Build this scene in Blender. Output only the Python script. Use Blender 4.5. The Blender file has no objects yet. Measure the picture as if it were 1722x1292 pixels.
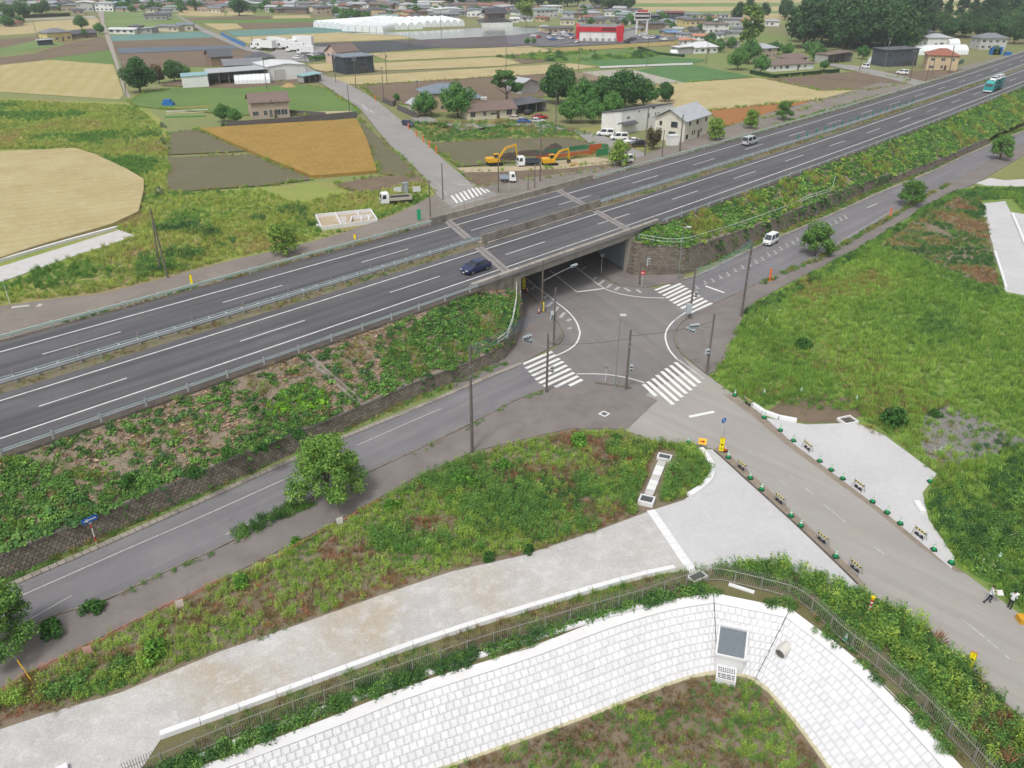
import bpy,bmesh,math,random
import numpy as np
from mathutils import Vector,Matrix
from mathutils.geometry import tessellate_polygon
random.seed(7)
rng=np.random.default_rng(11)
SC=bpy.context.scene
COL=SC.collection
rad=math.radians
# ---------------------------------------------------------------- camera
FPX,PITCH,ROLL,CAMZ=1357.9,0.493711,0.0072619,43.56
HWZ=6.5
_F=Vector((0,math.cos(PITCH),-math.sin(PITCH)))
_R0=Vector((1,0,0)); _U0=_R0.cross(_F)
_R=_R0*math.cos(ROLL)+_U0*math.sin(ROLL)
_U=-_R0*math.sin(ROLL)+_U0*math.cos(ROLL)
cam=bpy.data.objects.new('camera',bpy.data.cameras.new('camera'))
COL.objects.link(cam)
cam.data.sensor_width=36.0
cam.data.lens=FPX/1722*36
cam.data.clip_start=0.5
cam.data.clip_end=12000
mw=Matrix((_R,_U,-_F)).transposed().to_4x4()
mw.translation=Vector((0,0,CAMZ))
cam.matrix_world=mw
SC.camera=cam
# ---------------------------------------------------------------- sky, sun, exposure (bright overcast day)
W=bpy.data.worlds.new('World'); SC.world=W; W.use_nodes=True
nt=W.node_tree
bg=nt.nodes['Background']
sky=nt.nodes.new('ShaderNodeTexSky'); sky.sky_type='NISHITA'; sky.sun_disc=False
SUN_EL,SUN_AZ=rad(58),rad(205)
sky.sun_elevation=SUN_EL; sky.sun_rotation=SUN_AZ
sky.air_density=1.6; sky.dust_density=4.0; sky.ozone_density=1.0
hsv=nt.nodes.new('ShaderNodeHueSaturation'); hsv.inputs['Saturation'].default_value=0.16
nt.links.new(sky.outputs[0],hsv.inputs['Color']); nt.links.new(hsv.outputs[0],bg.inputs['Color'])
bg.inputs['Strength'].default_value=0.13
sl=bpy.data.lights.new('sun','SUN'); sl.energy=1.5; sl.angle=rad(11); sl.color=(1.0,0.965,0.92)
so_=bpy.data.objects.new('sun',sl); COL.objects.link(so_)
sd=Vector((math.sin(SUN_AZ)*math.cos(SUN_EL),math.cos(SUN_AZ)*math.cos(SUN_EL),math.sin(SUN_EL)))
so_.rotation_euler=sd.to_track_quat('Z','Y').to_euler()
SC.view_settings.view_transform='Standard'; SC.view_settings.look='None'
SC.view_settings.gamma=1.0; SC.view_settings.use_curve_mapping=False
SC.view_settings.exposure=0.40
SC.render.engine='CYCLES'
SC.cycles.max_bounces=5; SC.cycles.diffuse_bounces=3; SC.cycles.glossy_bounces=2
SC.cycles.transmission_bounces=3; SC.cycles.transparent_max_bounces=6
SC.cycles.volume_bounces=0
# ---------------------------------------------------------------- places: ground point under a photo pixel, highway frame
def G(x,y,z=0.0):
    d=_F*FPX+_R*(x-861)-_U*(y-646)
    t=(z-CAMZ)/d.z
    return Vector((d.x*t,d.y*t,z))
def proj(P):
    d=Vector(P)-Vector((0,0,CAMZ)); q=d.dot(_F)
    return (861+FPX*d.dot(_R)/q,646-FPX*d.dot(_U)/q)
def height_to(P,ytop):                     # height above P whose picture row is ytop
    lo,hi=0.0,60.0
    for _ in range(40):
        m=(lo+hi)/2
        if proj(P+Vector((0,0,m)))[1]>ytop: lo=m
        else: hi=m
    return lo
PSI,X0,Y0,KAP=0.7842557,-43.23383,63.88994,0.00019072758
def RD(s,o,z=HWZ):
    a=PSI+KAP*s
    x=X0+(math.sin(a)-math.sin(PSI))/KAP
    y=Y0-(math.cos(a)-math.cos(PSI))/KAP
    return Vector((x-math.sin(a)*o,y+math.cos(a)*o,z))
def RDang(s): return PSI+KAP*s
# ---------------------------------------------------------------- materials
MATS={}
def newmat(name):
    m=bpy.data.materials.new(name); m.use_nodes=True
    return m,m.node_tree,m.node_tree.nodes['Principled BSDF']
def ramp(nt,fac,stops):
    r=nt.nodes.new('ShaderNodeValToRGB')
    el=r.color_ramp.elements
    while len(el)<len(stops): el.new(0.5)
    for e,(p,c) in zip(el,stops): e.position=p; e.color=(*c,1) if len(c)==3 else c
    nt.links.new(fac,r.inputs[0]); return r.outputs[0]
def noise(nt,vec,scale,detail=4,rough=0.6,dist=0.0):
    n=nt.nodes.new('ShaderNodeTexNoise'); n.inputs['Scale'].default_value=scale
    n.inputs['Detail'].default_value=detail; n.inputs['Roughness'].default_value=rough
    n.inputs['Distortion'].default_value=dist
    if vec is not None: nt.links.new(vec,n.inputs['Vector'])
    return n.outputs['Fac']
def mapping(nt,scale=(1,1,1),rotz=0.0,loc=(0,0,0),world=True):
    if world:
        g=nt.nodes.new('ShaderNodeNewGeometry').outputs['Position']
    else:
        g=nt.nodes.new('ShaderNodeTexCoord').outputs['Object']
    mp=nt.nodes.new('ShaderNodeMapping'); mp.vector_type='POINT'
    r=nt.nodes.new('ShaderNodeVectorRotate'); r.rotation_type='Z_AXIS'; r.inputs['Angle'].default_value=-rotz
    nt.links.new(g,r.inputs['Vector']); nt.links.new(r.outputs[0],mp.inputs['Vector'])
    mp.inputs['Scale'].default_value=scale; mp.inputs['Location'].default_value=loc
    return mp.outputs[0]
def mixc(nt,fac,a,b,mode='MIX'):
    m=nt.nodes.new('ShaderNodeMix'); m.data_type='RGBA'; m.blend_type=mode
    for sock,v in ((m.inputs[0],fac),(m.inputs[6],a),(m.inputs[7],b)):
        if hasattr(v,'is_linked'): nt.links.new(v,sock)
        else: sock.default_value=v if isinstance(v,(int,float)) else (*v,1)
    return m.outputs[2]
def bump(nt,bs,h,strength=0.5,dist=0.05):
    b=nt.nodes.new('ShaderNodeBump'); b.inputs['Strength'].default_value=strength; b.inputs['Distance'].default_value=dist
    nt.links.new(h,b.inputs['Height']); nt.links.new(b.outputs[0],bs.inputs['Normal'])
def hexc(h):                                # sRGB hex -> linear
    h=h.lstrip('#'); v=[int(h[i:i+2],16)/255 for i in (0,2,4)]
    return tuple(((c+0.055)/1.055)**2.4 if c>0.04045 else c/12.92 for c in v)
def mul(c,k): return tuple(min(1.0,x*k) for x in c)
def P(name,col,rough=0.7,metal=0.0,var=0.12,scale=3.0,world=False,dirt=None,dirtamt=0.5,spec=0.3,bstr=0.0):
    """painted / plain surface with mottling and optional dirt"""
    if name in MATS: return MATS[name]
    m,nt,bs=newmat(name)
    v=mapping(nt,world=world)
    n=noise(nt,v,scale,5)
    c=ramp(nt,n,[(0.25,mul(col,1-var)),(0.75,mul(col,1+var))])
    if dirt:
        n2=noise(nt,v,scale*0.4,6,0.7,0.4)
        f=ramp(nt,n2,[(0.45,(0,0,0)),(0.75,(dirtamt,)*3)])
        c=mixc(nt,f,c,dirt)
    nt.links.new(c,bs.inputs['Base Color'])
    bs.inputs['Roughness'].default_value=rough; bs.inputs['Metallic'].default_value=metal
    bs.inputs['Specular IOR Level'].default_value=spec
    if bstr: bump(nt,bs,noise(nt,v,scale*8,4),bstr,0.02)
    MATS[name]=m; return m
def GM(name,c1,c2,scale=0.15,c3=None,s3=3.0,amt3=0.5,bstr=0.4,fine=18.0,fineamt=0.25,rough=0.92,lines=None,c4=None,s4=0.03):
    """ground: two tones at a broad scale, a third speckled in, fine grain, optional rows (angle, period, colour, amount)"""
    if name in MATS: return MATS[name]
    m,nt,bs=newmat(name)
    v=mapping(nt)
    n=noise(nt,v,scale,6,0.65,0.3)
    c=ramp(nt,n,[(0.36,c1),(0.64,c2)])
    if c4:
        c=mixc(nt,ramp(nt,noise(nt,v,s4,5,0.6,0.6),[(0.48,(0,0,0)),(0.62,(0.85,)*3)]),c,c4)
    if c3:
        n3=noise(nt,v,s3,5,0.7)
        c=mixc(nt,ramp(nt,n3,[(0.5,(0,0,0)),(0.66,(amt3,)*3)]),c,c3)
    nf=noise(nt,v,fine,3,0.7)
    g=ramp(nt,nf,[(0.3,(1-fineamt,)*3),(0.7,(1+fineamt*0.5,)*3)])
    c=mixc(nt,1.0,c,g,'MULTIPLY')
    if lines:
        ang,period,lc,amt=lines
        lv=mapping(nt,scale=(1,1,0),rotz=ang)
        w=nt.nodes.new('ShaderNodeTexWave'); w.wave_type='BANDS'; w.bands_direction='Y'
        w.inputs['Scale'].default_value=0.3142/period; w.inputs['Distortion'].default_value=0.6
        w.inputs['Detail'].default_value=2; w.inputs['Detail Scale'].default_value=0.5
        nt.links.new(lv,w.inputs['Vector'])
        brk=ramp(nt,noise(nt,v,scale*2.5,3),[(0.3,(0.35,)*3),(0.6,(1,)*3)])
        f=ramp(nt,w.outputs['Fac'],[(0.45,(0,0,0)),(0.75,(amt,)*3)])
        f=mixc(nt,1.0,f,brk,'MULTIPLY')
        c=mixc(nt,f,c,lc)
    nt.links.new(c,bs.inputs['Base Color'])
    bs.inputs['Roughness'].default_value=rough; bs.inputs['Specular IOR Level'].default_value=0.15
    if bstr: bump(nt,bs,nf,bstr,0.08)
    MATS[name]=m; return m
def ASPH(name,col,wheel=None,patch=None,crack=0.5,stain=0.2,scale=0.12):
    """asphalt: grain, long worn tracks, stains, cracks"""
    m,nt,bs=newmat(name)
    v=mapping(nt)
    c=ramp(nt,noise(nt,v,scale,6,0.6,0.2),[(0.3,mul(col,1-stain)),(0.7,mul(col,1+stain))])
    if patch: c=mixc(nt,ramp(nt,noise(nt,v,0.35,5,0.65,1.0),[(0.52,(0,0,0)),(0.64,(0.6,)*3)]),c,patch)
    if wheel is not None:
        ang,col2,amt=wheel
        lv=mapping(nt,scale=(0.03,0.9,0),rotz=ang)
        c=mixc(nt,ramp(nt,noise(nt,lv,1.0,4,0.6),[(0.42,(0,0,0)),(0.62,(amt,)*3)]),c,col2)
    if crack:
        vo=nt.nodes.new('ShaderNodeTexVoronoi'); vo.feature='DISTANCE_TO_EDGE'; vo.inputs['Scale'].default_value=0.22
        wv=nt.nodes.new('ShaderNodeMix'); wv.data_type='VECTOR'
        nn=nt.nodes.new('ShaderNodeTexNoise'); nn.inputs['Scale'].default_value=0.8
        nt.links.new(v,nn.inputs['Vector'])
        vm=nt.nodes.new('ShaderNodeVectorMath'); vm.operation='MULTIPLY_ADD'; vm.inputs[1].default_value=(2.5,2.5,0)
        nt.links.new(nn.outputs['Color'],vm.inputs[0]); nt.links.new(v,vm.inputs[2]); nt.links.new(vm.outputs[0],vo.inputs['Vector'])
        f=ramp(nt,vo.outputs['Distance'],[(0.0,(crack*.6,)*3),(0.007,(0,0,0))])
        c=mixc(nt,f,c,mul(col,0.45))
    nf=noise(nt,v,30,3,0.8)
    c=mixc(nt,1.0,c,ramp(nt,nf,[(0.3,(0.85,)*3),(0.7,(1.12,)*3)]),'MULTIPLY')
    nt.links.new(c,bs.inputs['Base Color']); bs.inputs['Roughness'].default_value=0.88
    bs.inputs['Specular IOR Level'].default_value=0.2
    bump(nt,bs,nf,0.15,0.02)
    MATS[name]=m; return m
def LEAF(name,sat=1.0,trans=0.35):
    """leaf surface: colour from the 'tint' attribute of the instance, varied leaf by leaf"""
    m,nt,bs=newmat(name)
    at=nt.nodes.new('ShaderNodeAttribute'); at.attribute_type='INSTANCER'; at.attribute_name='tint'
    ge=nt.nodes.new('ShaderNodeNewGeometry')
    g=ramp(nt,ge.outputs['Random Per Island'],[(0,(0.62,0.62,0.6)),(0.6,(1.05,1.02,1.0)),(1,(1.5,1.45,1.1))])
    c=mixc(nt,1.0,at.outputs['Color'],g,'MULTIPLY')
    nt.links.new(c,bs.inputs['Base Color']); bs.inputs['Roughness'].default_value=0.6
    bs.inputs['Specular IOR Level'].default_value=0.25
    tr=nt.nodes.new('ShaderNodeBsdfTranslucent'); nt.links.new(c,tr.inputs['Color'])
    mx=nt.nodes.new('ShaderNodeMixShader'); mx.inputs[0].default_value=trans
    out=nt.nodes['Material Output']
    nt.links.new(bs.outputs[0],mx.inputs[1]); nt.links.new(tr.outputs[0],mx.inputs[2]); nt.links.new(mx.outputs[0],out.inputs['Surface'])
    MATS[name]=m; return m
def CROWN(name,c1,c2,trans=0.3):
    """tree leaves: light and dark by leaf and by branch"""
    if name in MATS: return MATS[name]
    m,nt,bs=newmat(name)
    ge=nt.nodes.new('ShaderNodeNewGeometry')
    oi=nt.nodes.new('ShaderNodeObjectInfo')
    v=mapping(nt,world=False)
    n=noise(nt,v,0.9,3)
    c=ramp(nt,n,[(0.35,c1),(0.65,c2)])
    g=ramp(nt,ge.outputs['Random Per Island'],[(0,(0.6,0.6,0.6)),(0.7,(1.05,1.02,1.0)),(1,(1.55,1.45,1.05))])
    c=mixc(nt,1.0,c,g,'MULTIPLY')
    g2=ramp(nt,oi.outputs['Random'],[(0,(0.8,0.85,0.8)),(1,(1.2,1.12,1.0))])
    c=mixc(nt,1.0,c,g2,'MULTIPLY')
    nt.links.new(c,bs.inputs['Base Color']); bs.inputs['Roughness'].default_value=0.6
    bs.inputs['Specular IOR Level'].default_value=0.2
    tr=nt.nodes.new('ShaderNodeBsdfTranslucent'); nt.links.new(c,tr.inputs['Color'])
    mx=nt.nodes.new('ShaderNodeMixShader'); mx.inputs[0].default_value=trans
    out=nt.nodes['Material Output']
    nt.links.new(bs.outputs[0],mx.inputs[1]); nt.links.new(tr.outputs[0],mx.inputs[2]); nt.links.new(mx.outputs[0],out.inputs['Surface'])
    MATS[name]=m; return m
def GLASS(name='window glass',col=(0.03,0.035,0.04)):
    if name in MATS: return MATS[name]
    m,nt,bs=newmat(name)
    v=mapping(nt,world=True)
    nt.links.new(ramp(nt,noise(nt,v,0.7,2),[(0.35,col),(0.65,mul(col,2.6))]),bs.inputs['Base Color'])
    bs.inputs['Roughness'].default_value=0.12; bs.inputs['Specular IOR Level'].default_value=0.5
    MATS[name]=m; return m
# ---------------------------------------------------------------- mesh building
class MB:
    def __init__(s): s.v=[]; s.f=[]; s.m=[]; s.cur=0
    def add(s,vs,fs):
        b=len(s.v); s.v+=[tuple(v) for v in vs]
        for f in fs: s.f.append(tuple(b+i for i in f)); s.m.append(s.cur)
        return s
    def box(s,x0,x1,y0,y1,z0,z1,rz=0,c=(0,0,0)):
        ca,sa=math.cos(rz),math.sin(rz)
        vs=[(c[0]+x*ca-y*sa,c[1]+x*sa+y*ca,c[2]+z) for z in (z0,z1) for x,y in ((x0,y0),(x1,y0),(x1,y1),(x0,y1))]
        return s.add(vs,[(3,2,1,0),(4,5,6,7),(0,1,5,4),(1,2,6,5),(2,3,7,6),(3,0,4,7)])
    def prism(s,pts,z0,z1):
        n=len(pts)
        a=sum(pts[i][0]*pts[(i+1) % n][1]-pts[(i+1) % n][0]*pts[i][1] for i in range(n))
        if a<0: pts=pts[::-1]
        vs=[(p[0],p[1],z0) for p in pts]+[(p[0],p[1],z1) for p in pts]
        fs=[(i,(i+1) % n,n+(i+1) % n,n+i) for i in range(n)]
        fs+=[tuple(n+i for i in t) for t in tess(pts)]
        return s.add(vs,fs)
    def tube(s,pts,r,n=6,caps=True):
        pts=[Vector(p) for p in pts]; rs=r if isinstance(r,(list,tuple)) else [r]*len(pts)
        vs=[]; fs=[]
        for i,p in enumerate(pts):
            d=(pts[min(i+1,len(pts)-1)]-pts[max(i-1,0)])
            d=d.normalized() if d.length>1e-9 else Vector((0,0,1))
            u=d.cross(Vector((0,0,1))) if abs(d.z)<0.95 else d.cross(Vector((1,0,0)))
            u.normalize(); w=d.cross(u)
            for k in range(n):
                a=2*math.pi*k/n
                vs.append(p+(u*math.cos(a)+w*math.sin(a))*rs[i])
        for i in range(len(pts)-1):
            for k in range(n):
                a=i*n+k; b=i*n+(k+1) % n
                fs.append((a,b,b+n,a+n))
        if caps:
            fs.append(tuple(range(n-1,-1,-1))); fs.append(tuple(range((len(pts)-1)*n,len(pts)*n)))
        return s.add(vs,fs)
    def beam(s,p,q,w,h):                 # rectangular bar from p to q
        p=Vector(p); q=Vector(q); d=(q-p).normalized()
        u=d.cross(Vector((0,0,1))) if abs(d.z)<0.98 else Vector((1,0,0))
        u.normalize(); v=u.cross(d)
        vs=[c+u*a*w/2+v*b*h/2 for c in (p,q) for a,b in ((-1,-1),(1,-1),(1,1),(-1,1))]
        return s.add(vs,[(3,2,1,0),(4,5,6,7),(0,1,5,4),(1,2,6,5),(2,3,7,6),(3,0,4,7)])
    def build(s,name,mats,parent=None,loc=None,smooth=False,rz=None):
        me=bpy.data.meshes.new(name); me.from_pydata(s.v,[],s.f)
        for m in (mats if isinstance(mats,(list,tuple)) else [mats]): me.materials.append(m)
        if any(s.m): me.polygons.foreach_set('material_index',s.m)
        if smooth: me.polygons.foreach_set('use_smooth',[True]*len(me.polygons))
        me.update()
        o=bpy.data.objects.new(name,me); COL.objects.link(o)
        if parent: o.parent=parent
        if loc is not None: o.location=loc
        if rz is not None: o.rotation_euler.z=rz
        return o
def inst(name,data,parent):
    o=bpy.data.objects.new(name,data); COL.objects.link(o); o.parent=parent; return o
def tess(pts):
    vs=[Vector((p[0],p[1],0)) for p in pts]
    out=[]
    for t in tessellate_polygon([vs]):
        a,b,c=(vs[i] for i in t)
        out.append(tuple(t) if (b-a).cross(c-a).z>0 else tuple(t[::-1]))
    return out
def tag(o,label=None,cat=None,group=None,kind=None):
    if label: o['label']=label
    if cat: o['category']=cat
    if group: o['group']=group
    if kind: o['kind']=kind
    return o
def empty(name,loc=(0,0,0),rz=0.0,label=None,cat=None,group=None,kind=None):
    o=bpy.data.objects.new(name,None); COL.objects.link(o); o.location=loc; o.rotation_euler=(0,0,rz)
    o.empty_display_size=0.2
    return tag(o,label,cat,group,kind)
KIDS={}
def copy_tree(o,parent=None):
    c=o.copy(); COL.objects.link(c); c.parent=parent
    for ch in [x for x in o.children]: copy_tree(ch,c)
    return c
def place(proto,loc,rz,label,used=[]):
    """first call moves the built thing itself, later calls copy it"""
    if proto.name in used: o=copy_tree(proto)
    else: o=proto; used.append(proto.name)
    o.location=loc; o.rotation_euler=(0,0,rz); o['label']=label
    return o
def sheet(name,px,z,m,kind='structure',label=None,cat=None,world=False,zg=0.0):
    pts=[p if world else G(p[0],p[1],zg) for p in px]
    mb=MB(); mb.add([(p[0],p[1],z) for p in pts],tess(pts))
    return tag(mb.build(name,m),label,cat,None,kind)
def slab(name,px,z0,z1,m,kind='structure',label=None,cat=None,world=False):
    pts=[p if world else G(p[0],p[1]) for p in px]
    mb=MB(); mb.prism([(p[0],p[1]) for p in pts],z0,z1)
    return tag(mb.build(name,m),label,cat,None,kind)
def resample(pts,step):
    pts=[Vector(p) for p in pts]; out=[pts[0].copy()]; acc=0.0
    for a,b in zip(pts,pts[1:]):
        L=(b-a).length; t=step-acc
        while t <= L: out.append(a.lerp(b,t/L)); t+=step
        acc=(acc+L) % step if L else acc
    return out
def smooth_line(pts,it=2):
    pts=[Vector(p) for p in pts]
    for _ in range(it):
        q=[pts[0]]
        for a,b in zip(pts,pts[1:]): q+=[a.lerp(b,0.25),a.lerp(b,0.75)]
        q.append(pts[-1]); pts=q
    return pts
def ribbon(mb,pts,w,z=None,off=0.0):
    """flat strip of width w following pts"""
    pts=[Vector(p) for p in pts]; L=[]; Rr=[]
    for i,p in enumerate(pts):
        d=(pts[min(i+1,len(pts)-1)]-pts[max(i-1,0)]); d.z=0; d.normalize()
        n=Vector((-d.y,d.x,0)); zz=p.z if z is None else z
        a=p+n*(off+w/2); b=p+n*(off-w/2)
        L.append((a.x,a.y,zz)); Rr.append((b.x,b.y,zz))
    n=len(pts)
    mb.add(L+Rr,[(n+i,n+i+1,i+1,i) for i in range(n-1)])
def kerb(name,px,w,h,m,piece=0.6,z=0.0,world=False,pieces=False,sm=1,kind='structure',gap=0.03):
    """kerbstones laid one after another along a line"""
    line=[p if world else G(*p) for p in px]
    if sm: line=smooth_line(line,sm)
    q=resample(line,piece); root=None; mb=MB()
    if pieces: root=empty(name,(0,0,0),0,kind=kind)
    for a,b in zip(q,q[1:]):
        c=(a+b)/2; d=b-a; rz=math.atan2(d.y,d.x); l=d.length/2-gap/2
        if pieces:
            mm=MB(); mm.add([(-l,-w/2,0),(l,-w/2,0),(l,w/2,0),(-l,w/2,0),(-l,-w*.42,h),(l,-w*.42,h),(l,w*.42,h),(-l,w*.42,h)],
                              [(4,5,6,7),(0,1,5,4),(1,2,6,5),(2,3,7,6),(3,0,4,7)])
            mm.build('kerb_block',m,root,(c.x,c.y,z),rz=rz)
        else: mb.box(-l,l,-w/2,w/2,z-0.02,z+h,rz,(c.x,c.y,0))
    if pieces: return root
    return tag(mb.build(name,m),kind=kind)
# ---------------------------------------------------------------- colours (albedo of the surfaces)
def A(h,k=0.70): return mul(hexc(h),k)
RZ=PSI                                     # highway direction
m_base=GM('meadow soil and grass',A('#84944f'),A('#9c9a68'),0.05,A('#5f7a3c'),1.5,0.7)
m_dirt=GM('bare soil',A('#7a6a5c'),A('#8d7c6a'),0.2,A('#6b6a45'),1.2,0.5)
m_weedsoil=GM('weedy soil',A('#7a7550'),A('#857e60'),0.25,A('#6f8246'),1.4,0.7)
m_drysoil=GM('dry weedy soil',A('#978a78'),A('#8c7d6c'),0.3,A('#7d8a55'),1.1,0.5)
m_slope=GM('slope litter',A('#9c8d7b'),A('#a89a89'),0.35,A('#77704f'),2.0,0.8,0.6,9,0.5)
m_rgreen=GM('lush meadow floor',A('#7b964c'),A('#88a056'),0.1,A('#8e9460'),0.8,0.5)
m_hwy=ASPH('highway asphalt',A('#69686b',.74),(RZ,A('#58575b',.72),0.85),A('#646365',.74),0.2,0.14)
m_front=ASPH('frontage road asphalt',A('#878588'),(RZ,A('#77757a'),0.6),A('#918d8d'),0.3,0.12)
m_cross=ASPH('junction asphalt',A('#8a8685'),(RZ+1.2,A('#7c797a'),0.5),A('#918c88'),0.35,0.14)
m_main=ASPH('side road asphalt',A('#aeaaa5'),(-0.8,A('#a09c98'),0.5),A('#aea89f'),0.15,0.07)
m_walk=ASPH('pavement asphalt',A('#89827f'),None,A('#7e7774'),0.35,0.14,0.3)
m_farroad=ASPH('country road asphalt',A('#a29f9c'),(2.2,A('#989593'),0.5),None,0.3,0.1)
m_pad=GM('new crushed concrete',A('#c9c8c9',.80),A('#bfbec0',.80),0.12,A('#d6d5d6',.80),1.6,0.35,0.2,14,0.10)
m_gravel=GM('white gravel road',A('#c8c6c5',.80),A('#bab7b5',.80),0.22,A('#dad8d8',.80),0.9,0.5,0.4,10,0.2,c4=A('#b8ae9c',.78),s4=0.07)
m_conc=P('pale concrete',A('#cfcdcc',.72),0.85,0,.07,1.5,True,A('#a39c90'),.35,bstr=.1)
m_newconc=P('new white concrete',A('#e4e4e6',.80),0.8,0,.03,1.2,True,A('#d6d0cc',.78),.35,bstr=.08)
m_oldconc=P('weathered concrete',A('#a69f95'),0.9,0,.14,.9,True,A('#4e4840'),.75,bstr=.3)
m_parc=P('parapet concrete',A('#b0aaa2'),0.9,0,.1,.9,True,A('#6f685f'),.6,bstr=.3)
m_darkconc=P('dark stained concrete',A('#6a625a'),0.92,0,.2,1.4,True,A('#3f3a34'),.8,bstr=.3)
m_kerb=P('kerb concrete',A('#938b80'),0.9,0,.12,2,True,A('#5c564c'),.7)
m_paint=P('road paint',A('#e8e8e6',.80),0.6,0,.05,3,True,A('#b9b6b2'),.4)
m_hpaint=P('highway paint',A('#dededd',.78),0.6,0,.10,3,True,A('#a5a3a2'),.7)
m_worn=P('worn road paint',A('#c4c2c0',.74),0.7,0,.15,5,True,A('#969392'),.9)
m_wheat=GM('ripe wheat',A('#cdbf92',.68),A('#bfae80',.68),0.09,A('#d6caa2',.68),.7,0.6,0.6,9,0.25,lines=(.5,3.0,A('#b3a272',.68),.35))
m_wheat2=GM('ripe wheat in rows',A('#c8bc8c',.68),A('#bdb07d',.68),0.08,A('#b5a97a',.68),1.0,0.35,0.5,7,0.2,lines=(1.9,5.5,A('#b4a566'),.55))
m_barley=GM('orange barley',A('#b2904c'),A('#a28445'),0.16,A('#c2a563'),1.0,0.7,0.6,8,0.28,lines=(2.1,2.0,A('#9a8044'),.25))
m_till=GM('tilled brown soil',A('#80705f'),A('#8b7a68'),0.05,A('#756655'),.8,0.5,.4,6,.15,lines=(0.15,2.2,A('#6f6152'),.5))
m_till2=GM('tilled grey soil with seedlings',A('#76705a'),A('#7f7766'),0.12,A('#6d7346'),.9,0.7,.4,6,.2,lines=(RZ-.6,1.4,A('#6c6d4c'),.6))
m_orsoil=GM('orange soil field',A('#b07a4c'),A('#a9794c'),0.06,A('#9c774c'),.8,.4)
m_stub=GM('dull stubble',A('#a8965f'),A('#b0a068'),.06,A('#9c8a58'),.8,.4)
m_green=GM('green crop',A('#5c8352'),A('#678e58'),0.05,A('#557a4c'),1.2,.5,.5,5,.2)
m_green2=GM('pale green pasture',A('#879c63'),A('#778f58'),0.03,A('#94a46c'),.6,.5)
m_gmid=GM('mown green field',A('#748f4f'),A('#67854a'),0.06,A('#859a58'),.9,.5,.5,6,.2)
m_mulch=GM('black mulch film rows',A('#5d6063'),A('#66696c'),0.05,A('#777a7c'),.5,.3,.1,3,.1,lines=(0.22,4.5,A('#2f3236'),.85))
m_wmulch=GM('pale mulch strips',A('#c3bfb6'),A('#b5afa4'),0.1,A('#8d8878'),.8,.5,.1,3,.1,lines=(-.75,3.2,A('#9a9484'),.6))
m_seed=GM('soil with film rows',A('#7d6c5b'),A('#86745f'),0.1,A('#6d6350'),.8,.4,.1,3,.1,lines=(-.85,2.4,A('#b3a78e'),.9))
m_teal=GM('netted green rows',A('#6d9287'),A('#7f9f92'),0.04,A('#5d8a88'),.5,.5,.1,3,.1,lines=(.2,3.5,A('#5a8c96'),.6))
m_blue=GM('blue film',A('#5f8fb5'),A('#7a95a8'),0.08,A('#88979c'),.5,.5)
m_purple=GM('dark purple soil',A('#6d6669'),A('#77706f'),0.04,A('#66625f'),.6,.5,lines=(.2,5,A('#625c5e'),.4))
m_grav2=GM('grey gravel',A('#928f8a'),A('#9c9a95'),0.4,A('#716f6c'),2.5,.7,.8,7,.5)
m_beige=GM('beige work pad',A('#c9b99e'),A('#bfae92'),0.3,A('#d8cbb4'),1,.5)
m_grass_t=GM('rough grass',A('#8aa24c'),A('#a3a760'),0.06,A('#adaa6e'),.7,.7,.6,4,.3,c4=A('#a08d6b'),s4=.03)
# ---------------------------------------------------------------- pond outline, ground with its hole
TOPL=[(60,1395),(150,1362),(334,1291),(575,1200),(692,1151),(892,1090),(1016,1040),(1120,1010),(1200,998)]
TOPM=[(1200,998),(1329,1024)]
TOPR=[(1329,1024),(1431,1100),(1508,1173),(1611,1283),(1700,1385),(1790,1495)]
BOTL=[(420,1405),(560,1360),(745,1292),(862,1250),(989,1205),(1085,1166),(1150,1141),(1206,1129)]
BOTM=[(1206,1129),(1271,1140)]
BOTR=[(1271,1140),(1297,1166),(1347,1226),(1394,1292),(1450,1372),(1505,1455)]
PD=-4.0
top3=[[G(*p) for p in L] for L in (TOPL,TOPM,TOPR)]
bot3=[[G(p[0],p[1],PD) for p in L] for L in (BOTL,BOTM,BOTR)]
hole=top3[0][:-1]+top3[1][:-1]+top3[2]
near_r=Vector((30,14,0)); near_l=Vector((-24,14,0))
hole=hole+[near_r,near_l]
outer=[Vector((-6000,-300,0)),Vector((6000,-300,0)),Vector((6000,9000,0)),Vector((-6000,9000,0))]
def holed(name,outer,hole,z,m):
    t=tessellate_polygon([outer,hole]); vs=outer+hole
    mb=MB(); fs=[]
    for a,b,c in t:
        A_,B_,C_=vs[a],vs[b],vs[c]
        fs.append((a,b,c) if (B_-A_).cross(C_-A_).z>0 else (a,c,b))
    mb.add([(v.x,v.y,z) for v in vs],fs)
    return tag(mb.build(name,m),'weedy green and brown farmland ground',kind='structure')
m_land=GM('farmland',A('#849655'),A('#96986a'),0.012,A('#768e4c'),.25,.6,.4,3,.25,c4=A('#8c7f66'),s4=.006)
holed('ground',outer,hole,0.0,m_land)
mb=MB(); bl=bot3[0]+bot3[1][1:]+bot3[2][1:]
bp=[(p.x,p.y) for p in bl]+[(30,14),(-24,14)]
mb.add([(x,y,PD) for x,y in bp],tess(bp)); tag(mb.build('pond_floor',m_drysoil),'brown soil floor of the dry pond',kind='structure')
mb=MB()
for a,b in ((near_r,near_l),(hole[-3],near_r),(near_l,hole[0])):
    mb.add([(a.x,a.y,PD),(b.x,b.y,PD),(b.x,b.y,0),(a.x,a.y,0)],[(0,1,2,3)])
tag(mb.build('pond_bank',m_dirt),kind='structure')
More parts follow.
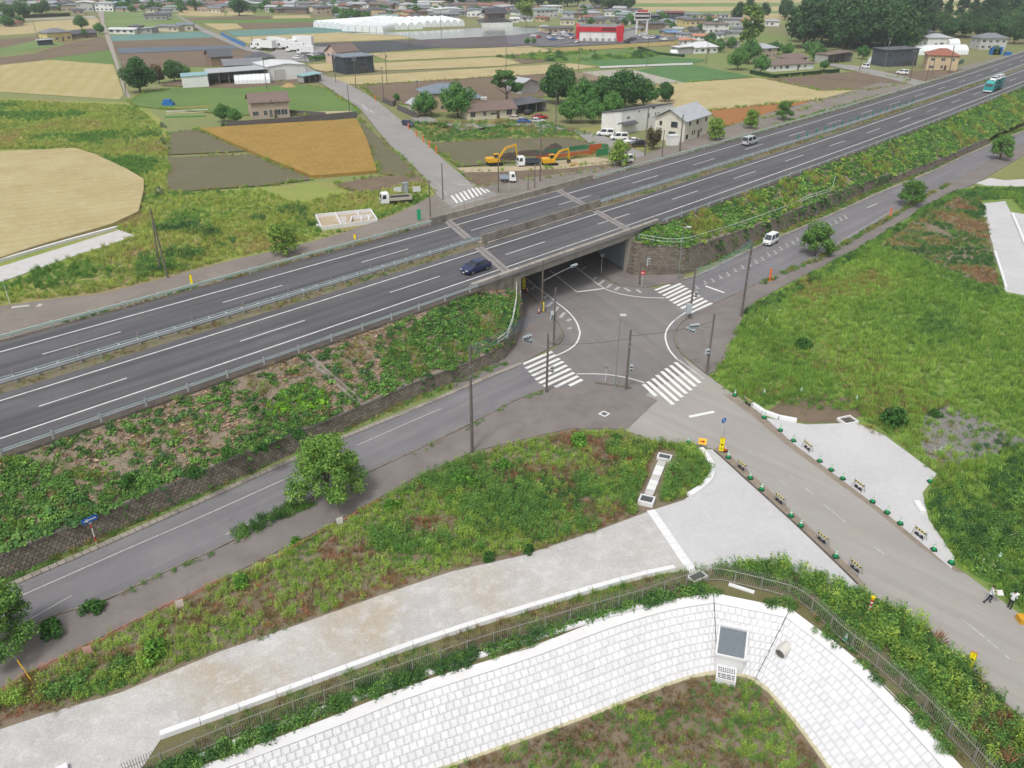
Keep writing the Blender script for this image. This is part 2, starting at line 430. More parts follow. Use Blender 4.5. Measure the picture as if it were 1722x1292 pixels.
# ---------------------------------------------------------------- far fields
def field(name,px,z,m,h=0.0,label=None):
    if h: return slab(name,px,0.01,z+h,m,label=label)
    return sheet(name,px,z,m,label=label)
Z=[0.03]
def zz(): Z[0]+=0.004; return Z[0]
FIELDS=[
 ('paddy_field',[(1040,0),(1722,0),(1722,-12),(1040,-14)],m_green2),('wheat_field',[(1045,6),(1722,3),(1722,0),(1042,0)],m_wheat),
 ('paddy_field',[(1050,12),(1722,10),(1722,3),(1045,6)],m_green2),('wheat_field',[(1055,20),(1722,16),(1722,10),(1050,12)],m_wheat),
 ('paddy_field',[(1058,26),(1400,22),(1722,22),(1722,16),(1055,20)],m_green2),('wheat_field',[(1060,36),(1300,34),(1722,34),(1722,22),(1400,22),(1058,26)],m_wheat),
 ('wheat_field',[(0,60),(0,45),(70,36),(165,31),(167,48),(100,54)],m_wheat),('bare_field',[(0,67),(60,62),(80,64),(0,82)],m_till),
 ('grass_field',[(0,82),(80,64),(110,76),(95,78),(0,93)],m_green2),('bare_field',[(0,97),(60,90),(183,75),(186,84),(70,101),(66,103),(0,111)],m_till),
 ('grass_field',[(70,101),(188,84),(195,106),(190,109),(90,101)],m_gmid),('bare_field',[(115,74),(175,62),(180,74),(60,89)],m_till),
 ('paddy_field',[(30,33),(160,27),(161,31),(30,35)],m_wmulch),
 ('wheat_field',[(0,110),(85,101),(190,109),(208,160),(200,168),(0,155)],m_wheat2),
 ('grass_field',[(165,19),(250,20),(305,31),(320,38),(330,50),(180,50),(175,40)],m_green2),
 ('netted_field',[(184,60),(347,53),(372,63),(187,70)],m_teal),('bare_field',[(187,70),(374,63),(430,92),(440,100),(354,112),(207,116)],m_till),
 ('wheat_field',[(298,26),(305,18),(378,20),(377,27),(340,28)],m_wheat),('wheat_field',[(380,27),(384,20),(427,21),(425,26)],m_wheat),
 ('bare_field',[(305,31),(455,27),(457,32),(320,35)],m_till),('grass_field',[(320,35),(530,31),(535,38),(410,41),(335,41)],m_gmid),
 ('wheat_field',[(459,27),(520,26),(523,31),(460,32)],m_wheat),('wheat_field',[(342,40),(397,40),(409,48),(370,52)],m_wheat),
 ('bare_field',[(399,40),(527,38),(530,45),(410,49)],m_till),('netted_field',[(378,53),(530,46),(600,50),(600,55),(395,62)],m_teal),
 ('wheat_field',[(395,63),(570,55),(669,60),(695,65),(651,68),(530,72),(428,80)],m_wheat),
 ('film_field',[(522,74),(651,69),(752,80),(611,90),(558,90)],m_mulch),('bare_field',[(651,69),(850,61),(990,58),(1000,74),(850,80),(752,81)],m_purple),
 ('wheat_field',[(619,91),(850,80),(890,78),(939,87),(840,94),(654,103)],m_wheat),('wheat_field',[(629,107),(840,97),(876,107),(840,112),(631,120)],m_wheat),
 ('wheat_field',[(548,132),(575,130),(959,107),(1006,113),(916,125),(608,143),(570,142)],m_wheat),
 ('bare_field',[(850,93),(932,91),(932,103),(880,108)],m_till),('grass_field',[(935,90),(1060,82),(1130,96),(1027,115),(930,104)],m_gmid),
 ('crop_field',[(978,103),(1109,96),(1192,101),(1165,108),(1027,115)],m_green),('crop_field',[(1060,120),(1120,111),(1165,109),(1266,130),(1141,141)],m_green),
 ('stubble_field',[(925,82),(1150,69),(1140,76),(940,88)],m_stub),('bare_field',[(606,145),(869,128),(989,122),(1056,144),(986,154),(815,178),(700,178),(640,172)],m_till),
 ('film_field',[(925,126),(989,122),(1056,144),(986,154)],m_seed),('film_field',[(979,122),(1059,117),(1150,140),(1089,144),(1057,144)],m_wmulch),
 ('wheat_field',[(985,154),(1150,140),(1264,132),(1300,134),(1381,154),(1478,150),(1400,166),(1347,172),(1197,187),(1110,188)],m_wheat),
 ('orange_field',[(1190,187),(1347,172),(1385,171),(1347,187),(1220,214)],m_orsoil),('bare_field',[(1287,134),(1441,121),(1524,134),(1521,142),(1478,150),(1381,154)],m_till),
 ('grass_field',[(215,172),(245,155),(390,140),(470,138),(545,149),(606,187),(603,194),(400,195),(230,180)],m_gmid),
 ('bare_field',[(284,224),(334,219),(411,256),(280,262)],m_till2),('bare_field',[(281,266),(425,262),(527,303),(450,313),(282,325)],m_till2),
 ('bare_field',[(603,200),(645,240),(695,285),(690,300),(640,294)],m_till2),
 ('bare_field',[(722,242),(860,234),(955,232),(1030,250),(960,268),(860,275),(770,282)],m_till2),
 ('bare_field',[(565,312),(620,300),(700,295),(720,310),(700,322),(600,325)],m_dirt),
 ('bare_field',[(776,291),(836,290),(954,284),(1030,273),(1078,266),(1000,290),(850,310),(800,318)],m_dirt),
 ('netted_field',[(198,82),(300,79),(420,78),(428,82),(300,87),(200,91)],GM('dull blue film',A('#69788a'),A('#76828c'),.08,A('#74706e'),.5,.5)),('wheat_field',[(518,110),(575,105),(583,117),(548,122),(530,118)],m_wheat),
]
for n,px,m in FIELDS: field(n,px,zz(),m)
sheet('flooded_paddy',[(583,57),(720,53),(850,45),(930,50),(933,56),(850,61),(705,68),(669,60)],zz(),P('paddy water',A('#aeb4b2'),0.12,0,.06,.05,True,A('#8a9186'),.5,spec=.6),label='pale flooded paddy before the greenhouses')
slab('wheat_field',[(0,260),(127,254),(160,264),(215,290),(243,307),(243,325),(234,362),(190,383),(60,421),(0,441),(-80,470),(-120,270)],0.0,0.75,m_wheat,label='pale ripe wheat field at the left edge above the concrete strip')
slab('barley_field',[(336,220),(440,213),(600,204),(618,240),(634,292),(525,301),(430,262)],0.0,0.7,m_barley,label='orange barley field below the long grey garden wall')
sheet('worksite_pad',[(768,284),(868,281),(905,276),(1000,266),(1031,271),(1028,277),(954,285),(836,291),(778,292)],zz(),m_beige,label='beige work pad under the excavators')
sheet('meadow_ground',[(0,165),(200,172),(240,175),(280,210),(282,325),(450,315),(560,303),(740,320),(700,350),(575,400),(300,470),(0,530),(-150,560),(-150,170)],0.012,m_grass_t,label='rough green and tan meadow left of the highway')
sheet('meadow_ground',[(688,206),(900,200),(1010,228),(1100,250),(1000,262),(955,233),(860,234),(725,242)],0.012,m_grass_t)
sheet('meadow_ground',[(968,218),(1044,205),(1062,222),(1040,238),(1000,228)],0.013,m_grass_t)
sheet('flat_roof_yard',[(270,145),(300,135),(545,120),(545,138),(400,150)],zz(),m_dirt,label='dirt yard round the farm sheds')
sheet('truck_yard',[(450,92),(480,78),(560,80),(570,95),(520,105),(470,104)],zz(),m_farroad,label='pale grey truck yard')
sheet('house_yard',[(425,192),(600,196),(590,188),(500,190),(470,186),(420,187)],zz(),m_beige)
sheet('car_park',[(855,75),(850,62),(925,52),(1000,62),(1150,58),(1172,63),(1120,70),(940,80)],zz(),ASPH('car park asphalt',A('#77757a'),None,None,.2,.1),label='grey car park round the red and white shop')
sheet('house_yard',[(1350,130),(1460,122),(1620,118),(1722,90),(1722,100),(1560,145),(1480,140)],zz(),m_dirt)
# ---------------------------------------------------------------- far roads
ZR=0.26
sheet('country_road',[(514,112),(541,126),(583,141),(600,151),(633,170),(678,207),(718,245),(753,277),(790,308),(840,330),(760,352),(735,330),(701,287),(652,242),(608,187),(564,157),(546,145),(505,118)],ZR,m_farroad,label='pale country road running up to the farm sheds')
far_edge=[(-150,555),(0,518),(95,505),(170,497),(260,475),(390,440),(480,420),(575,395),(660,365),(735,328),(850,306),(1000,287),(1045,277),(1120,248),(1200,222),(1290,192),(1380,168),(1480,140),(1560,128),(1722,86),(1900,40)]
fe=[G(*p) for p in far_edge]; fb=[RD(s,29,0) for s in (700,560,430,300,200,150,110,80,50,20,-20,-60)]
m_farf=ASPH('far frontage asphalt',A('#8d857e'),None,A('#9a9186'),.5,.14)
mb=MB(); pts=[(p.x,p.y) for p in fe+fb]; mb.add([(x,y,0.25) for x,y in pts],tess(pts)); tag(mb.build('frontage_road',m_farf),'brownish frontage road beyond the highway',kind='structure')
sheet('lane',[(775,222),(900,205),(930,213),(1010,228),(1062,250),(1090,262),(1060,270),(1000,250),(965,222),(880,213),(700,207),(690,200),(720,197)],0.266,m_farroad,label='narrow grey lane past the parked vans')
sheet('lane',[(165,0),(174,0),(176,40),(190,75),(200,110),(212,150),(224,170),(213,170),(198,120),(183,80),(170,40),(160,5)],0.266,P('lane gravel',A('#a9a096'),.9,0,.1,.3,True),label='narrow gravel lane between the far fields')
sheet('lane',[(292,24),(298,26),(345,50),(425,82),(455,92),(448,95),(410,85),(340,55)],0.27,m_farroad)
sheet('lane',[(1006,113),(1130,108),(1165,107),(1165,110),(1130,111),(1010,116)],0.27,m_conc)
sheet('lane',[(1395,108),(1440,112),(1500,125),(1560,140),(1545,146),(1480,130),(1395,112)],0.27,m_farroad)
slab('concrete_strip',[(-100,480),(0,450),(200,388),(230,398),(120,433),(0,476),(-100,508)],0,0.12,m_conc,label='white concrete strip ending in the meadow')
kerb('kerb',[(-60,458),(0,441),(100,411),(200,384)],0.5,0.45,m_newconc,2.0,pieces=False)
# ---------------------------------------------------------------- near ground: meadow floors, slabs
sheet('meadow_ground',[(-150,1225),(0,1160),(100,1108),(300,1010),(401,962),(548,888),(688,811),(792,762),(860,745),(960,722),(1054,723),(1100,741),(1165,746),(1197,790),(1190,812),(1150,840),(1080,865),(1000,895),(880,935),(760,962),(640,1002),(500,1052),(370,1097),(200,1167),(100,1195),(0,1228),(-150,1290)],.03,m_drysoil,label='weedy soil patch between pavement and gravel road')
sheet('meadow_ground',[(1193,630),(1246,534),(1269,508),(1339,471),(1385,448),(1441,420),(1560,346),(1595,329),(1648,312),(1722,313),(1950,310),(1950,1200),(1722,1040),(1604,950),(1561,874),(1549,830),(1575,800),(1541,773),(1487,733),(1447,715),(1355,712),(1274,692),(1235,668)],.03,m_rgreen,label='wide green weed meadow on the right')
sheet('gravel_patch',[(1560,690),(1600,680),(1660,710),(1722,740),(1722,752),(1640,770),(1600,785),(1555,765),(1545,730)],.035,m_grav2,label='grey gravel patch inside the right meadow')
sheet('bare_patch',[(1290,692),(1320,672),(1390,662),(1440,675),(1450,700),(1414,712),(1355,712)],.036,m_dirt)
sheet('meadow_ground',[(1480,415),(1560,352),(1640,318),(1655,350),(1668,412),(1680,480),(1650,478),(1600,455),(1540,430)],.036,m_drysoil,label='browner weed patch beside the far right slab')
sheet('meadow_ground',[(1170,960),(1300,948),(1420,985),(1450,994),(1537,1040),(1604,1100),(1681,1173),(1760,1250),(1800,1480),(1720,1420),(1611,1283),(1431,1100),(1329,1024),(1200,998),(1150,1004)],.031,m_weedsoil)
sheet('meadow_ground',[(-60,1420),(240,1292),(270,1245),(575,1135),(750,1072),(960,1007),(1100,966),(1155,958),(1200,998),(1120,1010),(1016,1040),(892,1090),(692,1151),(575,1200),(334,1291),(60,1395)],.032,m_weedsoil)
sheet('gravel_road',[(-150,1290),(0,1228),(100,1195),(200,1167),(370,1097),(500,1052),(640,1002),(760,962),(880,935),(1000,895),(1080,865),(1100,858),(1165,962),(1100,966),(960,1007),(750,1072),(575,1135),(270,1245),(240,1292),(-60,1420),(-300,1420)],.06,m_gravel,label='long white gravel road above the pond')
slab('concrete_pad',[(1100,858),(1150,842),(1190,814),(1203,790),(1176,757),(1199,757),(1212,768),(1242,795),(1276,828),(1347,891),(1424,964),(1448,992),(1415,990),(1300,950),(1172,962)],0,.07,m_pad,label='light grey crushed concrete pad left of the side road')
slab('concrete_pad',[(1270,688),(1290,704),(1355,715),(1414,713),(1447,715),(1487,733),(1541,773),(1575,798),(1551,830),(1561,874),(1604,937),(1600,958),(1561,924),(1481,857),(1414,807),(1334,747)],0,.07,m_pad,label='light grey crushed concrete pad right of the side road')
slab('concrete_pad',[(1653,343),(1690,339),(1699,357),(1800,375),(1850,560),(1722,497),(1690,491),(1669,412),(1655,365)],0,.08,m_pad,label='white concrete slab at the far right edge')
slab('concrete_pad',[(1641,309),(1665,300),(1690,304),(1800,298),(1800,318),(1722,314),(1660,313)],0,.1,m_conc,label='white concrete entrance crossing the right pavement')
sheet('grass_plot',[(1665,299),(1700,280),(1760,245),(1850,240),(1850,295),(1700,303)],.04,GM('trimmed dry grass',A('#8a9058'),A('#9a9a66'),.2,A('#7d8a4c'),1.5,.5),label='dry grass plot by the right entrance')
# ---------------------------------------------------------------- near roads
jn=[RD(s,o,0) for s,o in ((60,44),(97,44),(83,4))]
uL=lambda o: 64.3+0.46*o               # underpass kerb lines, along the highway at offset o
uR=lambda o: 78.3+0.42*o
frontL=[(-200,1085),(0,992),(67,966),(140,935),(290,868),(450,795),(600,728),(700,690),(800,645),(878,610)]
frontR=[(-200,1190),(0,1082),(67,1043),(184,1009),(274,964),(380,917),(517,840),(625,793),(789,715),(865,673),(916,655)]
sheet('frontage_road',frontL+frontR[::-1],.05,m_front,label='grey frontage road running down to the left')
sheet('frontage_road',[(1130,478),(1170,466),(1240,432),(1300,405),(1400,362),(1480,325),(1560,294),(1640,255),(1722,222),(1900,150),(1900,170),(1722,243),(1699,252),(1664,273),(1632,290),(1597,308),(1562,324),(1500,362),(1429,402),(1369,437),(1339,447),(1278,476),(1248,490),(1201,512),(1160,530)],.05,m_front,label='grey frontage road running up to the right')
sheet('side_road',[(1105,674),(1078,662),(1142,596),(1192,634),(1235,665),(1274,693),(1334,747),(1414,807),(1481,857),(1561,924),(1614,960),(1624,966),(1722,1039),(1900,1170),(1900,1390),(1722,1212),(1681,1173),(1604,1100),(1537,1040),(1448,992),(1424,964),(1347,890),(1280,830),(1242,795),(1212,768),(1199,756),(1165,748),(1100,742),(1050,724)],.054,m_main,label='pale side road running down to the lower right')
J=[RD(uL(o),o,0) for o in (44,30,10,0)]+[G(906,512),G(930,533),G(946,562),G(936,585),G(905,600),G(878,612),G(916,656),G(985,650),G(1062,662),G(1085,666),G(1093,659),G(1163,621),G(1142,592),G(1134,569),G(1137,553),G(1160,534),G(1201,512),G(1150,476),G(1100,486),G(1065,483),G(1042,481),G(1024,472)]+[RD(uR(o),o,0) for o in (0,10,30,44)]
sheet('junction_road',J,.058,m_cross,world=True,label='grey junction asphalt with curved white lines')
# pavements, 0.12 m proud of the roads
WFL=[(-60,-14.6),(0,-14.5),(33.4,-13.9),(41.6,-14.4),(46.2,-14.0),(50.2,-11.7),(54.6,-8.4),(57.3,-5.8)]
S1=[RD(uL(o),o,0) for o in (42,30,10,0)]+[G(906,512),G(930,533),G(943,549),G(947,562),G(936,581),G(905,597),G(878,612),G(852,622),G(800,645),G(760,660),G(765,645)]+[RD(s,o,0) for s,o in ((41,-13.8),(46,-13.4),(49.5,-11.2),(54,-7.9),(58,-4.5))]+[RD(58.6+.42*o,o,0) for o in (0,17,42)]
slab('pavement',S1,0,.12,m_walk,world=True,label='dark brown pavement left of the underpass')
S2=[RD(uR(o),o,0) for o in (42,30,10,0)]+[G(1024,472),G(1042,481),G(1065,483),G(1084,485),G(1100,482),G(1150,474),G(1150,462)]+[RD(s,o,0) for s,o in ((86,-11.9),(83.7,-10.2),(82,-8),(80.6,-6.2))]+[RD(83+.42*o,o,0) for o in (0,17,42)]
slab('pavement',S2,0,.12,m_walk,world=True,label='dark pavement right of the underpass')
slab('pavement',[(1155,537),(1137,553),(1134,569),(1142,592),(1190,632),(1200,625),(1230,580),(1240,550),(1246,534),(1269,508),(1339,471),(1385,448),(1441,420),(1560,346),(1595,329),(1641,309),(1722,262),(1850,200),(1850,185),(1722,243),(1699,252),(1664,273),(1632,290),(1597,308),(1562,324),(1500,362),(1429,402),(1369,437),(1339,447),(1278,476),(1248,490),(1201,512)],0,.12,m_walk,label='brown pavement running up to the right beside the meadow')
slab('pavement',[(916,656),(985,650),(1000,648),(1062,657),(1105,674),(1054,723),(960,722),(860,745),(792,762),(688,811),(548,888),(401,962),(300,1010),(100,1108),(0,1160),(-200,1255),(-200,1192),(0,1084),(67,1045),(184,1011),(274,966),(380,919),(517,842),(625,795),(789,717),(865,675)],0,.12,m_walk,label='wide brown pavement running down to the left')
kerb('kerb',[(916,656),(865,674),(789,716),(625,794),(517,841),(380,918),(274,965),(184,1010),(67,1044),(-100,1135)],.18,.2,m_kerb,.9)
kerb('kerb',[(906,512),(930,533),(943,549),(947,562),(944,574),(936,582)],.22,.24,m_kerb,.6)
kerb('kerb',[RD(uL(o),o,0) for o in (41,20,0)]+[G(906,512)],.2,.24,m_kerb,1,world=True,sm=0)
kerb('kerb',[RD(uR(o),o,0) for o in (41,20,0)]+[G(1024,472),G(1042,481),G(1065,483),G(1084,485)],.2,.24,m_kerb,1,world=True,sm=0)
kerb('kerb',[(1155,537),(1142,546),(1136,556),(1134,569),(1138,582),(1143,592)],.22,.26,m_kerb,.6)
kerb('kerb',[(1201,512),(1248,490),(1278,476),(1339,447),(1369,437),(1429,402),(1500,362),(1562,324),(1597,308)],.18,.2,m_kerb,1)
kerb('kerb',[(1632,290),(1664,273),(1722,243)],.18,.2,m_kerb,1)
kerb('kerb',[(1000,645),(1020,648),(1045,651),(1062,655)],.25,.3,m_kerb,.6)
kerb('kerb',[(1200,758),(1213,769),(1243,797),(1282,832),(1348,892),(1425,966),(1450,992)],.2,.1,m_darkconc,1.2)
kerb('kerb',[(1185,756),(1165,749),(1150,747)],.25,.2,m_darkconc,.8)
kerb('kerb',[(1246,536),(1240,552),(1234,575),(1218,605),(1200,628)],.3,.22,m_kerb,.5)
sheet('road_margin',[(1199,756),(1212,768),(1242,795),(1276,828),(1347,890),(1424,964),(1448,992),(1460,992),(1438,964),(1360,886),(1290,822),(1254,790),(1224,764),(1210,752)],.062,m_margin := GM('dusty road edge',A('#9c9082'),A('#a89c8e'),.6,A('#857a6c'),2,.6))
sheet('road_margin',[(1230,664),(1274,693),(1334,747),(1414,807),(1481,857),(1561,924),(1614,960),(1624,966),(1605,962),(1548,922),(1468,856),(1402,808),(1322,749),(1262,698),(1215,664)],.062,m_margin)
# gutter stones at the foot of the retaining wall, each stone its own piece
kerb('gutter',[(878,612),(800,644),(700,688),(600,727),(450,793),(290,866),(140,933),(67,964),(-60,1020)],.55,.12,m_oldconc,.62,z=.05,pieces=False,gap=.05)
kerb('gutter',[(1150,470),(1180,462),(1240,431),(1300,404),(1400,361),(1480,324),(1560,293),(1640,254),(1722,221)],.5,.1,m_oldconc,.8,z=.05)
# white new kerbs
m_nk=m_newconc
kerb('white_kerb',[(1178,757),(1193,775),(1201,795),(1190,815),(1165,832),(1147,843)],.62,.32,m_nk,1.8,z=.02,pieces=True)
kerb('white_kerb',[(1265,682),(1285,697),(1320,707),(1355,712)],.62,.32,m_nk,1.8,z=.02,pieces=True)
kerb('white_kerb',[(1540,847),(1548,860),(1556,874)],.62,.32,m_nk,1.6,z=.06,pieces=True)
kerb('white_kerb',[(270,1240),(420,1187),(575,1130),(750,1067),(960,1003),(1100,964),(1155,955)],.5,.34,m_nk,2.4,z=.04,pieces=True)
kerb('white_kerb',[(60,1320),(120,1290),(150,1280)],.5,.34,m_nk,1.8,z=.04,pieces=True)
kerb('white_kerb',[(1246,947),(1285,946)],.5,.3,m_nk,1.5,z=.06,pieces=True)
kerb('white_kerb',[(1702,362),(1712,385),(1722,410),(1740,450)],.5,.3,m_nk,2.4,z=.06,pieces=True)
kerb('white_kerb',[(1672,425),(1682,455),(1692,490)],.4,.3,m_nk,2.0,z=.06,pieces=True)
# ---------------------------------------------------------------- painted markings
mk=MB(); wn=MB()
def mline(px,w,mbx=None,z=.066,sm=2,world=False):
    pts=[p if world else G(*p) for p in px]
    if sm and len(pts)>2: pts=smooth_line(pts,sm)
    ribbon(mk if mbx is None else mbx,pts,w,z)
q2=lambda x,y: (850+x/4.305,530+y/4.305)
q3=lambda x,y: (1060+x/4.305,360+y/4.305)
q8=lambda x,y: (780+x/4.92,370+y/4.92)
q5=lambda x,y: (500+x/4.783,280+y/4.783)
def stripes(name,L,q,z,label):
    root=empty(name,(0,0,0),0,label,kind='structure')
    for a,b,c,d in L:
        m=MB(); ribbon(m,[G(*q(a,b)),G(*q(c,d))],.47,z); m.build('stripe',m_paint,root)
stripes('crosswalk',[(122,360,340,268),(147,390,365,292),(170,417,392,318),(193,443,418,340),(218,472,443,367),(245,497,470,392),(278,520,497,420),(358,525,525,445),(462,515,555,470)],q2,.068,'white striped crosswalk at the mouth of the lower left road')
stripes('crosswalk',[(1000,505,1090,590),(1030,485,1215,652),(1065,463,1248,625),(1095,438,1280,598),(1130,412,1310,572),(1160,390,1345,548),(1195,368,1375,520),(1228,345,1408,495)],q2,.068,'white striped crosswalk across the lower right side road')
stripes('crosswalk',[(180,555,285,515),(205,575,365,507),(235,595,388,522),(260,612,412,540),(287,632,440,558),(312,650,470,578),(340,667,497,592),(367,688,525,612),(400,705,555,630),(430,720,588,648)],q3,.068,'white striped crosswalk right of the underpass by the upper right road')
stripes('crosswalk',[(1240,245,1290,308),(1275,235,1325,298),(1310,222,1357,285),(1340,210,1387,275),(1375,198,1418,262),(1405,188,1452,250),(1435,180,1483,240),(1470,185,1517,225),(1515,195,1545,215)],q5,.29,'white striped crosswalk beyond the highway across the country road')
mline([q8(*p) for p in ((520,485),(600,560),(690,620),(770,690),(840,740),(900,800),(940,860),(960,930))]+[q2(*p) for p in ((540,125),(530,180),(500,225),(440,265),(370,295))],.2)
mline([q8(*p) for p in ((935,400),(1040,480),(1120,545),(1200,590),(1330,625),(1480,645),(1660,650))],.18)
mline([q2(*p) for p in ((515,430),(620,428),(740,433),(850,450),(950,475),(1010,495))],.16)
mline([q2(*p) for p in ((1275,0),(1210,50),(1165,110),(1155,160),(1165,210),(1190,265),(1240,320))],.2)
mline([q3(*p) for p in ((320,775),(400,715))],.2)
mline([q2(1240,320),q2(1300,362),q2(1440,468)],.3,wn,sm=0)
mline([q8(935,600),q8(1165,570)],.32); mline([q8(710,420),q8(935,600)],.14)
mline([q2(1330,740),q2(1510,703)],.42); mline([q3(545,525),q3(680,573)],.4)
for a,b,c,d in ((535,525,553,508),(560,578,592,552),(660,652,690,630),(685,722,735,682),(742,770,780,722),(795,812,835,770),(855,840,885,822),(862,905,888,895),(1065,500,1100,475),(1120,537,1158,503),(1182,565,1220,533),(1250,585,1285,558),(1330,568,1375,595),(1430,580,1467,605),(980,410,1010,390)):
    mline([q8(a,b),q8(c,d)],.45,wn,sm=0)
for x,y in ((485,535),(545,500),(600,485),(655,460),(710,440),(762,410),(815,387),(868,372),(912,350),(960,328),(1003,297),(1050,280),(1092,252),(1137,230),(1180,211),(1215,187),(1415,96),(1450,78),(1490,60),(1525,40),(1560,25)):
    mline([q3(x-14,y-14),q3(x+12,y+12)],.22,wn,sm=0); mline([q3(x-12,y+13),q3(x+10,y+7)],.16,wn,sm=0)
qa=lambda x,y: (1147+x/2.995,640+y/2.995)
for a,b,c,d in ((490,502,525,528),(540,480,565,500),(620,545,662,580),(715,628,820,715),(965,838,1018,880)):
    mline([qa(a,b),qa(c,d)],.12,wn,sm=0)
mline([(1617,1042),(1637,1058),(1655,1073)],.13,wn,sm=0); mline([(1660,1077),(1678,1092)],.11,wn,sm=0); mline([(1690,1103),(1697,1109)],.14,wn,sm=0)
mline([(20,1010),(133,960),(237,914),(340,870),(494,800)],.13,wn); mline([(600,750),(700,706),(742,688)],.11,wn); mline([(380,900),(500,845),(560,812)],.1,wn)
mline([(20,1060),(120,1003)],.1,wn); mline([(1235,500),(1330,455),(1400,415),(1500,355)],.1,wn); mline([(1458,350),(1475,343)],.14); mline([(1640,250),(1722,213)],.1,wn)
tag(mk.build('road_marking',m_paint),'curved white edge and stop lines of the junction',kind='structure')
tag(wn.build('worn_road_marking',m_worn),'worn white dashes and hatch marks',kind='structure')
mk=MB()
mline([(752,331),(735,310)],.15,z=.28); mline([(768,313),(790,312)],.4,z=.28)
mline([(822,326),(840,330),(870,328),(900,322)],.15,z=.28)
for a in ((604,176),(612,182),(618,186)): mline([a,(a[0]+10,a[1]+5)],.9,z=.28)
mline([(600,171),(618,190)],.2,z=.28); mline([(657,195),(664,202)],.15,z=.28); mline([(640,196),(645,201)],.15,z=.28)
mline([(20,520),(50,517)],.7,z=.26); mline([(64,519),(70,514)],.6,z=.26)
tag(mk.build('road_marking',m_worn),'white marks on the country road',kind='structure')
# ---------------------------------------------------------------- highway
S0,S1_=-70,1100
def srange(a,b,st=8): 
    n=max(1,int(math.ceil((b-a)/st))); return [a+(b-a)*i/n for i in range(n+1)]
def sweep(mb,a,b,prof,st=8,closed=False,caps=False,dz=0.0):
    ss=srange(a,b,st); n=len(prof); vs=[]
    for s in ss:
        for o,z in prof: p=RD(s,o,z+dz); vs.append(p)
    fs=[]
    for i in range(len(ss)-1):
        for k in range(n if closed else n-1):
            k2=(k+1) % n
            fs.append((i*n+k,i*n+k2,(i+1)*n+k2,(i+1)*n+k))
    if caps: fs.append(tuple(range(n))); fs.append(tuple((len(ss)-1)*n+k for k in range(n))[::-1])
    mb.add(vs,fs)
jl=lambda o: 57.4+.42*o                # deck joints, skewed
jr=lambda o: 83.3+.42*o
H=HWZ
emb=MB()                                   # embankment core under the lanes, open at the underpass
for a,b,o_ in ((S0,48.6,-6.9),(48.6,56.5,-5.3),(84,88,-5.3),(88,S1_,-6.9)): sweep(emb,a,b,[(o_,H-.12),(17.9,H-.12)],st=8)
tag(emb.build('embankment',m_dirt),'earth embankment carrying the highway',kind='structure')
def lane(name,o0,o1,z):
    mb=MB()
    sweep(mb,S0,S1_,[(o0,z),(o1,z)],st=6); return tag(mb.build(name,m_hwy),'dark asphalt carriageway of the highway',kind='structure')
lane('highway_carriageway',-6.2,5.0,H); lane('highway_carriageway',7.0,17.2,H)
mb=MB()
for a,b in ((S0,61),(88,S1_)): sweep(mb,a,b,[(5.0,H-.01),(5.1,H+.03),(6.9,H+.03),(7.0,H-.01)],st=6)
tag(mb.build('median',GM('median soil',A('#857a68'),A('#8d8770'),.5,A('#6c7a45'),1.2,.8)),'weedy soil median of the highway',kind='structure')
mb=MB()
for a,b in ((S0,49),(87,S1_)): sweep(mb,a,b,[(-6.2,H-.02),(-6.4,H-.10),(-6.7,H-.10),(-6.85,H+.03),(-7.05,H+.03),(-7.1,H-.2)],st=6)
for a,b in ((S0,61),(101,S1_)): sweep(mb,a,b,[(17.2,H-.01),(17.5,H+.02),(18.1,H-.05)],st=6)
tag(mb.build('highway_shoulder',m_darkconc),'dark concrete gutter along the highway',kind='structure')
wl=MB()
for o,w in ((-3.6,.2),(3.6,.2),(7.65,.2),(14.85,.2)): sweep(wl,S0,S1_,[(o-w/2,H+.006),(o+w/2,H+.006)],st=6)
for k in range(-4,54):
    for o,sf in ((0,0),(11.2546,3.895)):
        a=sf+20*k
        if a>S0: sweep(wl,a,a+8,[(o-.08,H+.006),(o+.08,H+.006)],st=4)
tag(wl.build('lane_marking',m_hpaint),'white edge lines and dashes of the highway',kind='structure')
def deckstrip(fn,w,o0,o1,m,name):
    mb=MB(); mb.add([RD(fn(o0)-w,o0,H+.012),RD(fn(o0)+w,o0,H+.012),RD(fn(o1)+w,o1,H+.012),RD(fn(o1)-w,o1,H+.012)],[(0,1,2,3)])
    tag(mb.build(name,m),'pale concrete band over a bridge joint',kind='structure')
m_joint=P('joint concrete',A('#9a9592'),.8,0,.12,2,True,A('#6b6663'),.5)
for fn in (jl,jr):
    for o0,o1 in ((-4.6,4.9),(7.05,17.2)): deckstrip(fn,.75,o0,o1,m_joint,'expansion_joint')
mb=MB()
for fn in (jl,jr):
    for o0,o1 in ((-4.6,4.9),(7.05,17.2)):
        mb.add([RD(fn(o0)-.06,o0,H+.018),RD(fn(o0)+.06,o0,H+.018),RD(fn(o1)+.06,o1,H+.018),RD(fn(o1)-.06,o1,H+.018)],[(0,1,2,3)])
tag(mb.build('joint_seal',P('rubber seal',A('#4a4848'),.7)),kind='structure')
